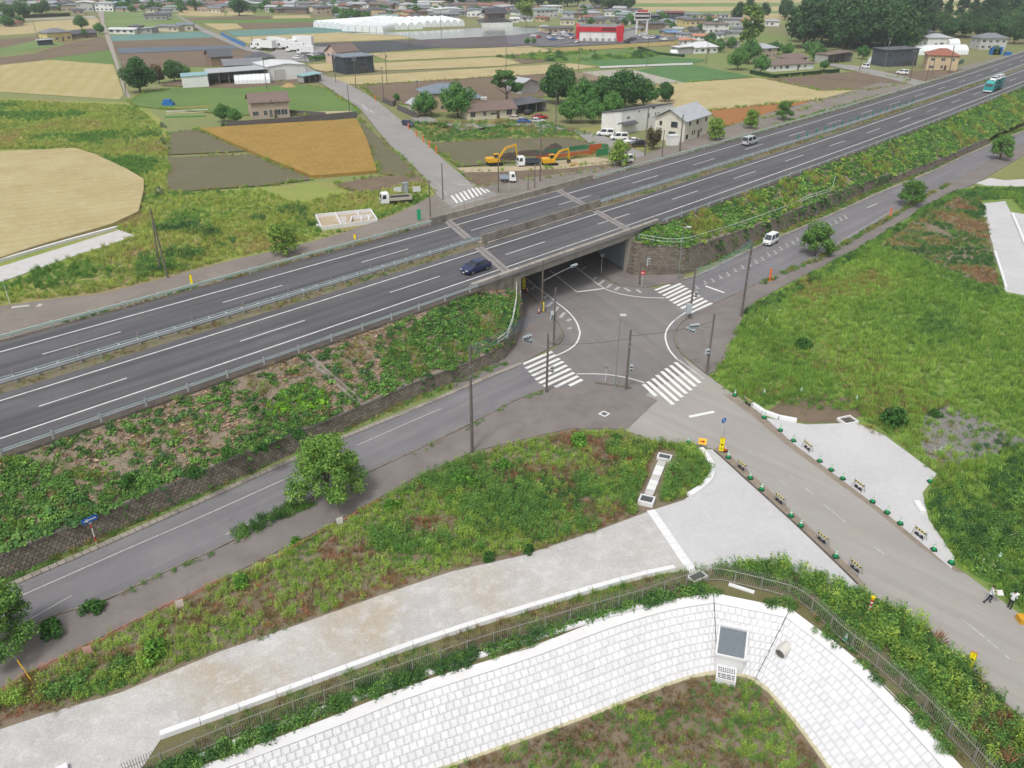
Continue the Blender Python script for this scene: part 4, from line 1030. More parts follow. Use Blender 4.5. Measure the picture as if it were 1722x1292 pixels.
def emit(name,P_,pid,sc,rot,tint,names,label,cat='weeds'):
    me=bpy.data.meshes.new(name); n=len(P_)
    me.vertices.add(n); me.vertices.foreach_set('co',P_.astype(np.float32).ravel())
    a=me.attributes.new('pid','INT','POINT'); a.data.foreach_set('value',pid.astype(np.int32))
    a=me.attributes.new('sc','FLOAT_VECTOR','POINT'); a.data.foreach_set('vector',sc.astype(np.float32).ravel())
    a=me.attributes.new('rot','FLOAT_VECTOR','POINT'); a.data.foreach_set('vector',rot.astype(np.float32).ravel())
    a=me.attributes.new('tint','FLOAT_COLOR','POINT'); a.data.foreach_set('color',np.concatenate([tint,np.ones((n,1))],1).astype(np.float32).ravel())
    o=bpy.data.objects.new(name,me); COL.objects.link(o); md=o.modifiers.new('scatter','NODES'); md.node_group=gn_tree(names)
    return tag(o,label,cat,kind='stuff')
def inside(px_,x,y):
    c=np.zeros(len(x),bool); n=len(px_)
    for i in range(n):
        x0,y0=px_[i]; x1,y1=px_[(i+1) % n]
        if y0==y1: continue
        k=((y0>y) != (y1>y)) & (x<(x1-x0)*(y-y0)/(y1-y0)+x0); c ^= k
    return c
def in_view(P_,m=40):
    F_=np.array(_F); R_=np.array(_R); U_=np.array(_U); d=P_-np.array([0,0,CAMZ]); q=d @ F_
    u=861+FPX*(d @ R_)/q; v=646-FPX*(d @ U_)/q
    return (q>0) & (u>-m) & (u<1722+m) & (v>-m) & (v<1292+m*2),u,v
T_=lambda *h: [A(x,1.0) for x in h]
G_BRIGHT=T_('#8fae4d','#7fa34a','#9db558'); G_MID=T_('#66904a','#5b8643','#749b50'); G_DARK=T_('#4a7340','#517a45','#426a3e')
G_DRY=T_('#9a955c','#a89d68','#8a8a50'); G_RED=T_('#a07c60','#a88266','#967058'); G_BROWN=T_('#8d7c60','#9b886a','#807058'); G_STRAW=T_('#c0b183','#b3a274'); G_PINK=T_('#b39a88','#a58c7a','#c2ac9b')
def scatter(name,poly,per,mix,label,ns=.12,bare=.0,z0=0.0,seed=1,cat='weeds',sc0=1.0,tns=.25,hgt=1.0,frame=None,soft=.12,blob=None,fade=True):
    """mix: (proto, weight, tints, size). density falls where broad noise is under 'bare'; tint follows another noise"""
    rg=np.random.default_rng(seed)
    if frame is None:
        pw=[G(p[0],p[1],z0) for p in poly]; pw=[(p.x,p.y) for p in pw]
        x0,x1=min(p[0] for p in pw),max(p[0] for p in pw); y0,y1=min(p[1] for p in pw),max(p[1] for p in pw)
        n=int((x1-x0)*(y1-y0)*per); x=rg.uniform(x0,x1,n); y=rg.uniform(y0,y1,n)
        k=inside(pw,x,y); x,y=x[k],y[k]; z=np.full(len(x),z0)
    else: x,y,z=frame(rg,per)
    d=fbm(x,y,ns,seed*7); keep=rg.uniform(0,1,len(x))<np.clip((d-bare)/soft,0,1)
    if bare <= 0: keep[:]=True
    P_=np.stack([x,y,z],1); iv,u,v=in_view(P_); keep &= iv
    if blob is not None: keep &= blob(u,v,rg)
    P_=P_[keep]; x,y=x[keep],y[keep]; n=len(P_)
    if n==0: return None
    w=np.array([m[1] for m in mix],float); w /= w.sum()
    # kind follows a noise so that kinds stand in patches
    t=np.clip(fbm(x,y,tns,seed*13+5)*1.7-.35+rg.normal(0,.13,n),0,.9999); cw=np.cumsum(w)
    mi=np.minimum(np.searchsorted(cw,t),len(mix)-1)
    names=sorted(set(m[0] for m in mix)); pid=np.array([names.index(m[0]) for m in mix])[mi]
    size=np.array([m[3] for m in mix])[mi]*rg.uniform(.65,1.35,n)*sc0
    sc=np.stack([size,size,size*hgt*rg.uniform(.75,1.25,n)],1)
    rot=np.stack([rg.normal(0,.12,n),rg.normal(0,.12,n),rg.uniform(0,6.28,n)],1)
    tint=np.zeros((n,3))
    for j,m in enumerate(mix):
        k=mi==j; tt=np.array(m[2]); tint[k]=tt[rg.integers(0,len(tt),k.sum())]
    tint *= (rg.uniform(.8,1.2,n)*(.85+.3*fbm(x,y,.5,seed+31)))[:,None]
    return emit(name,P_,pid,sc,rot,tint,names,label,cat)
CHN=[(1070,862),(1068,838),(1086,806),(1098,760),(1138,758),(1136,782),(1118,800),(1108,862)]
no_ch=lambda u,v,rg: ~inside(CHN,u,v)
TRI=[(-150,1225),(0,1165),(100,1112),(300,1016),(401,966),(548,892),(688,815),(792,766),(860,749),(960,726),(1054,727),(1100,744),(1165,750),(1197,790),(1190,812),(1150,836),(1080,862),(1000,892),(880,932),(760,958),(640,998),(500,1048),(370,1092),(200,1162),(100,1190),(0,1222),(-150,1285)]
scatter('weeds',TRI,12,[('grass',2.0,T_('#a8705a','#b07a60')+G_BROWN,.7),('grass',1.6,G_DRY+G_BROWN,.7),('stalk',2.4,G_BRIGHT,.6),('grass',1.5,G_BRIGHT,.7),('weed',1.2,G_MID,.7)],'reddish brown and green weeds on the dry patch above the gravel road',.3,.14,blob=no_ch,seed=2,tns=.35,soft=.1,hgt=.9)
scatter('weeds',[(620,930),(640,850),(760,780),(900,755),(1100,748),(1170,755),(1195,792),(1188,812),(1150,836),(1080,860),(1000,890),(880,925),(760,935)],9,[('weed',1,G_MID,1.0),('stalk',2.4,G_MID,.9),('stalk',1.4,G_BRIGHT,.8)],'dense green weeds in the middle of the patch by the junction',.14,.42,blob=no_ch,seed=3,soft=.12)
scatter('weeds',[(760,880),(820,800),(900,770),(1050,775),(1060,820),(960,870),(860,900)],6,[('weed',1,G_DARK,1.2),('weed',1,G_DARK+G_MID,1.0),('bush',.6,G_MID,.7)],'dark leafy weeds before the small concrete channel',.2,.42,seed=4)
scatter('weeds',[(-100,1270),(-100,1235),(0,1175),(120,1140),(220,1105),(300,1100),(190,1160),(90,1190),(0,1225)],5,[('bush',1,G_MID,.8),('weed',1,G_MID,1.3),('stalk',1,G_BRIGHT,1)],'lush green weeds at the left end of the dry patch',.2,.3,seed=41)
PF=[(-60,1420),(240,1290),(270,1250),(575,1140),(750,1076),(960,1010),(1100,970),(1155,962),(1190,985),(1110,995),(1016,1018),(892,1060),(692,1125),(575,1165),(334,1255),(60,1370)]
scatter('weeds',PF,10,[('grass',2,G_BROWN+G_DRY,.7),('grass',2,G_MID+G_BRIGHT,.75),('weed',.7,G_MID,.6)],'brown and green grass strip between kerb and picket fence',.3,.25,seed=6,tns=.5)
HR=[(1165,965),(1235,952),(1300,946),(1400,980),(1425,992),(1450,1000),(1500,1025),(1537,1042),(1604,1102),(1681,1176),(1760,1255),(1800,1480),(1740,1400),(1640,1270),(1560,1180),(1440,1085),(1340,1000),(1250,970)]
scatter('weeds',HR,8,[('bush',2,G_MID,.8),('stalk',3,G_MID+G_BRIGHT,1.1),('weed',1.4,G_MID,1.3),('bush',1.0,G_DARK+G_MID,.8),('weed',.8,G_BRIGHT,1.2),('grass',.3,G_BROWN+G_RED,1.2)],'thick green weeds between picket fence and side road',.2,0,seed=7,tns=.5)
scatter('weeds',[(1150,985),(1200,990),(1340,1015),(1440,1095),(1560,1195),(1690,1350),(1640,1340),(1520,1190),(1431,1108),(1329,1030),(1200,1004)],5,[('weed',1,G_DARK+G_MID,1.0),('bush',1,G_MID,.6),('grass',1.2,G_BROWN,.9)],'weeds and dark brush under the right picket fence',.5,.4,seed=8,soft=.08)
PB=[(-24+0,14),(30,14)]
PBp=BOTL[1:]+BOTM[1:]+BOTR[1:]
inner=[(p[0]+(6 if p[0]>1230 else 0)*-1,p[1]+7) for p in PBp]
scatter('weeds',inner,15,[('grass',3,G_BROWN,.55),('grass',2,G_RED+G_BROWN+G_DRY,.55),('stalk',1.6,G_MID,.45),('stalk',2,G_BRIGHT,.5)],'short brown and green weeds on the pond floor',.35,.18,PD,seed=9,tns=.55,hgt=.9)
scatter('weeds',inner,3,[('weed',1,G_BRIGHT,.7),('weed',1,G_MID,.8)],'bright green tufts on the pond floor',.3,.45,PD,seed=10,soft=.1)
MR=[(1196,634),(1250,538),(1273,512),(1342,475),(1388,452),(1445,424),(1562,350),(1597,333),(1650,315),(1722,316),(1850,314),(1850,1150),(1722,1030),(1606,945),(1565,874),(1552,832),(1578,800),(1545,772),(1490,730),(1450,705),(1440,690),(1355,690),(1310,680),(1274,685),(1237,664)]
def not_slab(u,v,rg):
    dk=inside([(1475,415),(1560,352),(1640,318),(1655,350),(1668,412),(1680,485),(1650,480),(1600,457),(1540,432)],u,v)
    k=~inside([(1648,338),(1702,335),(1722,357),(1900,357),(1900,570),(1722,505),(1688,495),(1662,412)],u,v) & ~inside([(1637,318),(1665,298),(1900,295),(1900,320),(1722,318)],u,v)
    u=u+rg.normal(0,14,len(u)); v=v+rg.normal(0,8,len(u))
    g=inside([(1555,690),(1600,680),(1722,735),(1722,755),(1600,785),(1550,765)],u,v)
    b=inside([(1290,690),(1310,665),(1400,655),(1450,680),(1450,705),(1355,712)],u,v)
    return k & ~(g & (rg.uniform(0,1,len(u))<.85)) & ~(b & (rg.uniform(0,1,len(u))<.35)) & ~dk
scatter('weeds',MR,6.5,[('grass',.7,G_DRY,.8),('tallgrass',2.2,T_('#8daf54','#84a752','#9ab860'),.7),('weed',1.6,G_BRIGHT+G_MID,.85),('tallgrass',2.4,T_('#7da34e','#74994c','#8aab56'),.7),('weed',1.6,G_MID,.95),('weed',.8,G_DARK+G_MID,1.2),('bush',.3,G_MID,.7)],'tall green grass and weeds of the right meadow',.1,.1,seed=12,tns=.07,blob=not_slab)
scatter('weeds',[(1560,840),(1640,790),(1722,770),(1850,760),(1850,1140),(1722,1022),(1610,940),(1570,880)],4,[('bush',2,G_DARK+G_MID,.9),('weed',1.5,G_MID,1.4),('tallgrass',1,G_BRIGHT,1)],'dark thick weeds at the right edge beside the side road',.12,.3,seed=13,tns=.2)
scatter('weeds',[(1478,417),(1560,354),(1640,320),(1655,352),(1666,412),(1678,482),(1650,478),(1600,455),(1540,430)],4,[('grass',2,G_BROWN+G_RED,.9),('grass',1.2,G_DRY,.9),('weed',2,G_DARK+G_MID,1.1),('bush',1,G_DARK,.6)],'brown and dark green weeds beside the far right slab',.12,.2,seed=14,tns=.22)
scatter('weeds',[(1215,655),(1240,610),(1330,585),(1450,590),(1540,640),(1600,680),(1560,700),(1450,700),(1440,688),(1355,690),(1300,680),(1240,668)],5,[('grass',2,G_DRY+G_BROWN,.9),('grass',1.5,G_BRIGHT,.8),('weed',1,G_MID,.8)],'brownish thinner grass at the lower side of the right meadow',.12,.36,seed=17,tns=.2,soft=.2)
scatter('flowers',MR,.5,[('flower',1,T_('#e6e4da','#dcd8c8'),1.1)],'small white flower heads in the right meadow',.12,.55,seed=15,blob=not_slab,cat='flowers')
scatter('weeds',[(1560,690),(1600,680),(1722,735),(1722,755),(1600,785),(1550,765),(1520,735)],1.2,[('weed',1,G_MID,.9),('bush',1,G_DARK,.6)],'scattered dark weeds on the grey gravel patch',.3,.5,seed=16)
# planted slopes in the frame of the embankment
def slope_frame(k,a,b,v0=0.0,v1=1.0):
    ow,ot=SLOPES[k]
    def fr(rg,per):
        X=np.array([[*p] for p in ow]); Y=np.array([[*p] for p in ot]); L=np.linalg.norm(X-Y,axis=1)
        st=np.linalg.norm(np.diff(X,axis=0),axis=1); w=np.maximum(.05,st)*(L[:-1]+L[1:])/2; tot=w.sum(); n=int(tot*per)
        i=rg.choice(len(w),n,p=w/tot); t=rg.uniform(0,1,n)[:,None]; v=rg.uniform(v0,v1,n)[:,None]
        Q=(X[i]*(1-t)+X[i+1]*t)*(1-v)+(Y[i]*(1-t)+Y[i+1]*t)*v
        Q[:,2] -= .03
        return Q[:,0],Q[:,1],Q[:,2]
    return fr
scatter('weeds',None,4,[('broad',2,G_MID,.9),('weed',1.5,G_MID+G_DARK,.9),('broad',1.5,G_DARK+G_MID,1),('grass',2.2,G_DRY+G_BROWN+G_BRIGHT,.8)],'green creepers and weeds on the left embankment slope',.3,.26,seed=21,frame=slope_frame(0,0,1),soft=.25,tns=.3)
def low_left(u,v,rg):
    p=inside([(-80,980),(-80,800),(0,765),(60,775),(160,800),(260,790),(330,790),(420,740),(560,690),(585,700),(420,760),(200,850),(0,940)],u,v) | inside([(440,700),(470,660),(530,630),(560,680),(470,725)],u,v) | inside([(640,600),(700,540),(760,500),(870,500),(870,560),(850,600),(740,640),(640,670)],u,v)
    return p
scatter('weeds',None,7,[('broad',2,G_MID+G_DARK,1.0),('broad',1.5,G_MID,1.0),('weed',1.5,G_MID,1.1),('grass',1.6,G_BRIGHT+G_DRY,.9)],'thick green creepers low on the left embankment slope',.25,.15,seed=22,frame=slope_frame(0,0,1),blob=low_left,tns=.3)
scatter('weeds',None,5,[('broad',1,T_('#86b83a','#7aae38'),1.1),('weed',1,T_('#7fb53a'),1.0)],'bright yellow green creeper patch on the left slope',.25,0,seed=23,frame=slope_frame(0,0,1),blob=lambda u,v,rg: inside([(445,700),(455,670),(500,650),(540,655),(545,680),(490,700)],u,v))
scatter('leaf_litter',None,7,[('litter',2,G_PINK,.8),('litter',1,G_BROWN+G_PINK,.8)],'pale pinkish dead leaves on the left slope',.2,.25,seed=24,frame=slope_frame(0,0,1),cat='leaf litter')
scatter('weeds',None,4.6,[('broad',2,G_MID,1.2),('weed',1.5,G_MID+G_DARK,1.2),('broad',1.5,G_BRIGHT+G_MID,1.2),('weed',1,G_DARK,1.2),('tallgrass',1.6,G_BRIGHT+G_DRY,.9)],'dense green creepers on the right embankment slope',.15,.08,seed=25,frame=slope_frame(1,0,1),tns=.2,blob=lambda u,v,rg: v>130)
# strips: verges, median, wall foot, far side
def line_frame(px,w,z=.02,world=False):
    pts=[p if world else G(*p) for p in px]
    def fr(rg,per):
        X=np.array([[*p] for p in pts]); st=np.linalg.norm(np.diff(X,axis=0),axis=1); n=int(st.sum()*w*per)
        i=rg.choice(len(st),n,p=st/st.sum()); t=rg.uniform(0,1,n)[:,None]; Q=X[i]*(1-t)+X[i+1]*t
        d=(X[i+1]-X[i])/st[i][:,None]; o=rg.uniform(-w/2,w/2,n)
        return Q[:,0]-d[:,1]*o,Q[:,1]+d[:,0]*o,Q[:,2]*(1 if world else 0)+z
    return fr
scatter('verge_weeds',None,7,[('weed',1,G_MID,.8),('grass',1,G_DRY+G_MID,.8)],'weeds along the foot of the left retaining wall',.3,.2,seed=30,frame=line_frame([(-60,1005),(67,952),(140,922),(290,853),(450,780),(600,714),(700,675),(800,633),(850,612)],.9))
scatter('verge_weeds',None,7,[('weed',1,G_MID,.9),('grass',1,G_DRY+G_MID,.9),('broad',1,G_MID,1)],'weeds along the foot of the right retaining wall',.3,.3,seed=31,frame=line_frame([(1165,452),(1240,423),(1300,398),(1400,355),(1480,318),(1560,287),(1640,248),(1722,216)],1.2))
scatter('verge_weeds',None,9,[('tallgrass',1,G_MID+G_DARK,.8),('weed',1,G_MID,1.1)],'tall green weeds along the kerb below the big tree',.3,0,seed=32,frame=line_frame([(392,905),(450,878),(512,850)],1.3,.1))
scatter('verge_weeds',None,8,[('weed',1,G_MID,.7),('grass',1,G_MID+G_DRY,.7)],'low weeds along the kerb of the left pavement',.35,.47,seed=33,frame=line_frame([(916,660),(865,678),(789,721),(625,799),(380,924),(274,971),(184,1016)],.5,.1))
scatter('verge_weeds',None,7,[('weed',1,G_MID,.9),('grass',1,G_MID+G_DRY,1),('bush',.5,G_DARK,.5)],'weeds along the kerb of the right pavement',.25,.3,seed=34,frame=line_frame([(1280,479),(1339,451),(1372,440),(1429,406),(1500,366),(1562,328),(1597,311)],.9,.1))
scatter('verge_weeds',None,7,[('bush',1,G_DARK+G_MID,.7),('weed',1,G_MID,1.2)],'dark shrubs edging the meadow beside the right pavement',.25,.3,seed=35,frame=line_frame([(1260,530),(1345,482),(1400,450),(1470,410),(1560,352),(1620,322),(1690,320)],1.6,.03))
scatter('hedge',None,9,[('bush',1.6,G_DARK+G_MID,.74),('weed',1,G_MID,1.3)],'row of dark green bushes along the top of the block facing',.35,.1,seed=36,frame=line_frame([(-60,1425),(180,1338),(350,1275),(520,1205),(640,1156),(800,1105),(900,1070),(1010,1030),(1120,1003),(1190,992)],.95,.03),cat='hedge',soft=.05)
scatter('verge_weeds',None,5,[('grass',1,G_BROWN+G_DRY,.6),('weed',1,G_MID,.6)],'weeds in the soil of the highway median',.25,.36,seed=37,frame=line_frame([RD(s,5.6,H+.03) for s in range(-50,60,5)],1.1,0,True))
scatter('verge_weeds',None,4,[('grass',1,G_BROWN+G_DRY,.7),('weed',1,G_MID,.7)],'weeds in the median beyond the bridge',.25,.36,seed=38,frame=line_frame([RD(s,5.6,H+.03) for s in range(90,300,5)],1.1,0,True))
scatter('verge_weeds',None,4,[('weed',1,G_MID+G_DARK,.9),('grass',1,G_DRY,1)],'weeds behind the far guardrail',.2,.3,seed=39,frame=line_frame([RD(s,18.4,H-.2) for s in range(-50,62,5)] ,1.2,0,True))
scatter('verge_weeds',None,4,[('weed',1,G_MID+G_DARK,.9),('grass',1,G_DRY,1)],'weeds behind the far guardrail right of the bridge',.2,.4,seed=40,frame=line_frame([RD(s,18.6,H-.2) for s in range(102,300,5)],1.2,0,True))
FL=[(-60,540),(0,512),(95,500),(170,492),(260,470),(390,436),(480,415),(575,392),(650,365),(700,345),(738,322),(700,310),(640,322),(560,330),(500,345),(440,320),(280,325),(282,260),(270,215),(230,180),(0,170),(-60,170),(-60,500)]
def not_f1(u,v,rg):
    return ~inside([(-90,252),(127,252),(215,288),(245,307),(245,327),(236,364),(192,386),(232,398),(120,436),(0,480),(-90,510)],u,v) & ~inside([(525,365),(620,352),(645,380),(540,392)],u,v)
scatter('weeds',FL,3.2,[('grass',2,G_DRY+G_STRAW,1.1),('tallgrass',2.4,T_('#a5b462','#b0b96c','#94a956'),.8),('weed',1.6,G_BRIGHT,.95),('weed',1,G_MID,1.1),('tallgrass',1,G_MID,.8)],'rough green and tan weeds of the meadow left of the highway',.07,.16,seed=50,tns=.07,blob=not_f1)
scatter('weeds',[(235,470),(225,400),(290,375),(380,385),(400,410),(300,455)],2.5,[('weed',1,G_DARK+G_MID,2),('bush',1,G_MID+G_DARK,1.1)],'dark green weeds round the leaning poles',.1,.42,seed=51,blob=not_f1)
scatter('weeds',[(420,370),(440,348),(520,345),(530,380),(470,390)],2,[('bush',1,G_DARK+G_MID,1)],'dark green weeds beside the house foundation',.1,.45,seed=52)
scatter('weeds',[(690,207),(900,202),(1000,228),(1080,250),(1040,262),(955,232),(860,233),(725,241)],1.3,[('grass',1,G_DRY+G_BROWN,1.5),('weed',1.6,G_MID,1.6),('weed',1,G_DARK+G_MID,1.6)],'weeds on the plot beyond the excavators',.06,.3,seed=53)
scatter('weeds',[(835,97),(940,90),(1060,83),(1110,94),(1100,98),(985,103),(930,104)],.6,[('weed',1,G_BRIGHT,2.6),('weed',1.4,G_MID,2.6),('bush',.5,G_DARK,2)],'green overgrown plot beyond the wheat',.03,.3,seed=54)
scatter('weeds',[(1150,286),(1250,240),(1290,212),(1440,172),(1500,152),(1440,175),(1330,210),(1230,250)],1,[('weed',1,G_MID,1.6)],'weeds along the far kerb walls',.06,.3,seed=55)
def edges_frame(polys,w,ymin=0,z=.03):
    fr=[line_frame(p+p[:1],w,z) for p in polys]
    def f(rg,per):
        Q=[g(rg,per) for g in fr]; return [np.concatenate([q[i] for q in Q]) for i in range(3)]
    return f
scatter('verge_weeds',None,1.1,[('grass',1,G_DRY,1.2),('weed',1,G_BRIGHT+G_MID,1.1),('tallgrass',1,G_BRIGHT,.9)],'ragged grass along the margins of the nearer fields',.1,.3,seed=71,frame=edges_frame([p for _,p,m_ in FIELDS if min(y for x,y in p)>120],1.6))
scatter('verge_weeds',None,3,[('grass',1,G_DRY+G_BROWN,.6),('weed',1,G_MID,.5)],'small weeds along the edges of the concrete pads and gravel road',.3,.42,seed=72,frame=edges_frame([[(1447,715),(1487,733),(1541,773),(1575,798)],[(1551,830),(1561,874),(1604,937)],[(0,1226),(100,1193),(200,1165)],[(370,1095),(500,1050),(640,1000)],[(760,960),(880,933),(1000,893)]],.7,z=.08),blob=lambda u,v,rg: v>0)
# stuck-on creepers of the retaining walls
def wall_frame(Wl,smax):
    w=[RD(a,o-.3,z) for a,o,z in Wl if a<smax]
    def fr(rg,per):
        X=np.array([[*p] for p in w]); st=np.linalg.norm(np.diff(X[:,:2],axis=0),axis=1); n=int(st.sum()*per); i=rg.choice(len(st),n,p=st/st.sum()); t=rg.uniform(0,1,n)[:,None]
        Q=X[i]*(1-t)+X[i+1]*t; h=rg.beta(1.6,1.3,n); Q[:,2] *= h
        return Q[:,0],Q[:,1],Q[:,2]
    return fr
scatter('creeper',None,3,[('broad',1,G_MID+G_DARK,.55),('weed',1,G_MID,.45)],'creeper tufts on the left retaining wall',.5,.47,seed=60,frame=wall_frame(LW,60),cat='creeper')
scatter('creeper',None,5,[('broad',1,G_MID+G_DARK,.8),('weed',1,G_MID,.7)],'ivy hanging over the right retaining wall',.25,.38,seed=61,frame=wall_frame(RW,180),cat='creeper')
# ---------------------------------------------------------------- trees and shrubs
m_bark=P('bark',A('#6d5f52'),.95,0,.25,4,False,bstr=.4)
def trunk_mesh(h,r,limbs,rg,base=.35):
    mb=MB(); pts=[]; n=5
    lean=rg.normal(0,.05,2)
    for i in range(n+1): t=i/n; pts.append((lean[0]*h*t*t+rg.normal(0,.01)*h*t,lean[1]*h*t*t,h*.78*t))
    mb.tube(pts,[r*(1-.75*i/n) for i in range(n+1)],7)
    for k in range(limbs):
        a=6.283*k/limbs+rg.uniform(-.4,.4); t=rg.uniform(base,.75); p0=Vector(pts[int(t*n)]); L=h*rg.uniform(.28,.45)
        p1=p0+Vector((math.cos(a)*L*.5,math.sin(a)*L*.5,L*.35)); p2=p0+Vector((math.cos(a)*L,math.sin(a)*L,L*.6))
        mb.tube([p0,p1,p2],[r*.45,r*.28,r*.1],5)
    return mb
def crown_pts(kind,n,rg):
    """leaf centres and outward normals of a crown of unit height 1 (z 0..1) and unit radius"""
    C=[]; Nn=[]
    if kind=='spread':
        B=[(rg.uniform(0,1)**.5*.78,rg.uniform(0,6.283),rg.uniform(.22,.92)) for _ in range(44)]; B=[(r_*math.cos(a)*(1.15-.5*z),r_*math.sin(a)*(1.15-.5*z),z,rg.uniform(.2,.33),.1) for r_,a,z in B]
    elif kind=='round':
        B=[]
        for _ in range(22):
            d=rg.normal(0,1,3); d /= np.linalg.norm(d); k=rg.uniform(.35,.72); B.append((d[0]*k,d[1]*k,.55+d[2]*k*.5,rg.uniform(.24,.4),.2))
    elif kind=='cone':
        B=[((1-z)*.55*math.cos(a),(1-z)*.55*math.sin(a),.1+z*.88,.2+.22*(1-z),.07) for z,a in ((rg.uniform(0,1)**1.2,rg.uniform(0,6.283)) for _ in range(34))]
    elif kind=='bamboo':
        B=[(rg.normal(0,.35),rg.normal(0,.35),rg.uniform(.4,.98),.22,.1) for _ in range(26)]
    elif kind=='pine':
        B=[(.75*math.cos(a)*(1-z*.5),.75*math.sin(a)*(1-z*.5),.35+z*.6,rg.uniform(.22,.36),.07) for z,a in ((rg.uniform(0,1),rg.uniform(0,6.283)) for _ in range(12))]+[(0,0,.9,.35,.08)]
    elif kind=='shrub':
        B=[]
        for _ in range(12):
            d=rg.normal(0,1,3); d[2]=abs(d[2]); d /= np.linalg.norm(d); k=rg.uniform(.3,.65); B.append((d[0]*k,d[1]*k,.1+d[2]*k*.75,rg.uniform(.3,.42),.26))
    w=np.array([b[3]**2 for b in B]); w /= w.sum(); ix=rg.choice(len(B),n,p=w); B=np.array(B)[ix]
    d=rg.normal(0,1,(n,3)); d /= np.linalg.norm(d,axis=1)[:,None]; k=rg.uniform(.55,1.08,n)[:,None]
    C=B[:,:3]+d*k*np.stack([B[:,3],B[:,3],B[:,4]],1)
    C[:,2]=np.maximum(C[:,2],.02 if kind=='shrub' else .18)
    d[:,2]+=.35
    return C,d
TREES={}
def tree_proto(key,kind,h,r,n,leaf,cols,tr=.16,limbs=7,trunk=True,asp=.6):
    rg=np.random.default_rng(sum(map(ord,key)))
    C,N_=crown_pts(kind,n,rg); C=C*np.array([r,r,h]); V=leaves_mesh(C,N_,leaf,asp,.55,rg)
    me=quads('crown',V,CROWN('leaves '+key,*cols)); tm=None
    if trunk:
        mb=trunk_mesh(h,tr,limbs,rg); tm=bpy.data.meshes.new('trunk'); tm.from_pydata(mb.v,[],mb.f); tm.materials.append(m_bark)
    TREES[key]=(me,tm,h)
def tree(key,P_,s,label,name='tree',cat='tree',group=None,rz=None,sz=1.0):
    me,tm,h=TREES[key]; k=random.random
    root=empty(name,(P_.x,P_.y,P_.z),k()*6.28 if rz is None else rz,label,cat,group)
    for nm,d in (('crown',me),('trunk',tm)):
        if d: o=bpy.data.objects.new(nm,d); COL.objects.link(o); o.parent=root; o.scale=(s,s,s*sz)
    return root
cg=lambda a,b: (A(a,1.0),A(b,1.0))
tree_proto('spread','spread',7.0,3.7,12500,.125,cg('#608c48','#7ba253'),.17,8)
tree_proto('spread2','spread',6.0,3.0,4200,.17,cg('#5a8545','#729a52'),.15,8)
tree_proto('light','spread',5.5,2.6,1800,.22,cg('#6d9146','#83a350'),.13,7)
tree_proto('dark','round',9.0,5.0,7000,.3,cg('#426a3c','#527d48'),.28,7)
tree_proto('mid','round',8.0,4.6,5500,.27,cg('#528248','#629250'),.24,7)
tree_proto('brownish','round',6.5,2.6,1500,.28,cg('#5d5440','#6d6a4a'),.2,6)
tree_proto('far1','round',14,7.0,2600,.62,cg('#375837','#42683d'),.4,5)
tree_proto('far2','round',12,6.0,2200,.6,cg('#43693e','#527a47'),.35,5)
tree_proto('far3','cone',17,4.6,1800,.6,cg('#2f4f32','#3a5e39'),.35,3)
tree_proto('faro','round',9,5.2,900,.7,cg('#4e7849','#608b53'),.3,4)
tree_proto('bamboo','bamboo',12,4.2,2600,.4,cg('#6f8d48','#88a158'),.1,5)
tree_proto('pine','pine',8,4.4,2600,.28,cg('#4a7440','#5d8549'),.25,8)
tree_proto('shrub','shrub',1.6,1.05,900,.11,cg('#35602f','#477539'),.1,4,False)
tree_proto('shrub_b','shrub',1.6,1.1,900,.11,cg('#55883a','#6a9c42'),.1,4,False)
tree_proto('shrub_f','shrub',2.4,1.5,700,.2,cg('#3f6638','#507a42'),.1,4,False)
tree_proto('flowering','shrub',2.2,1.2,600,.18,cg('#55744a','#b9bda6'),.1,4,False)
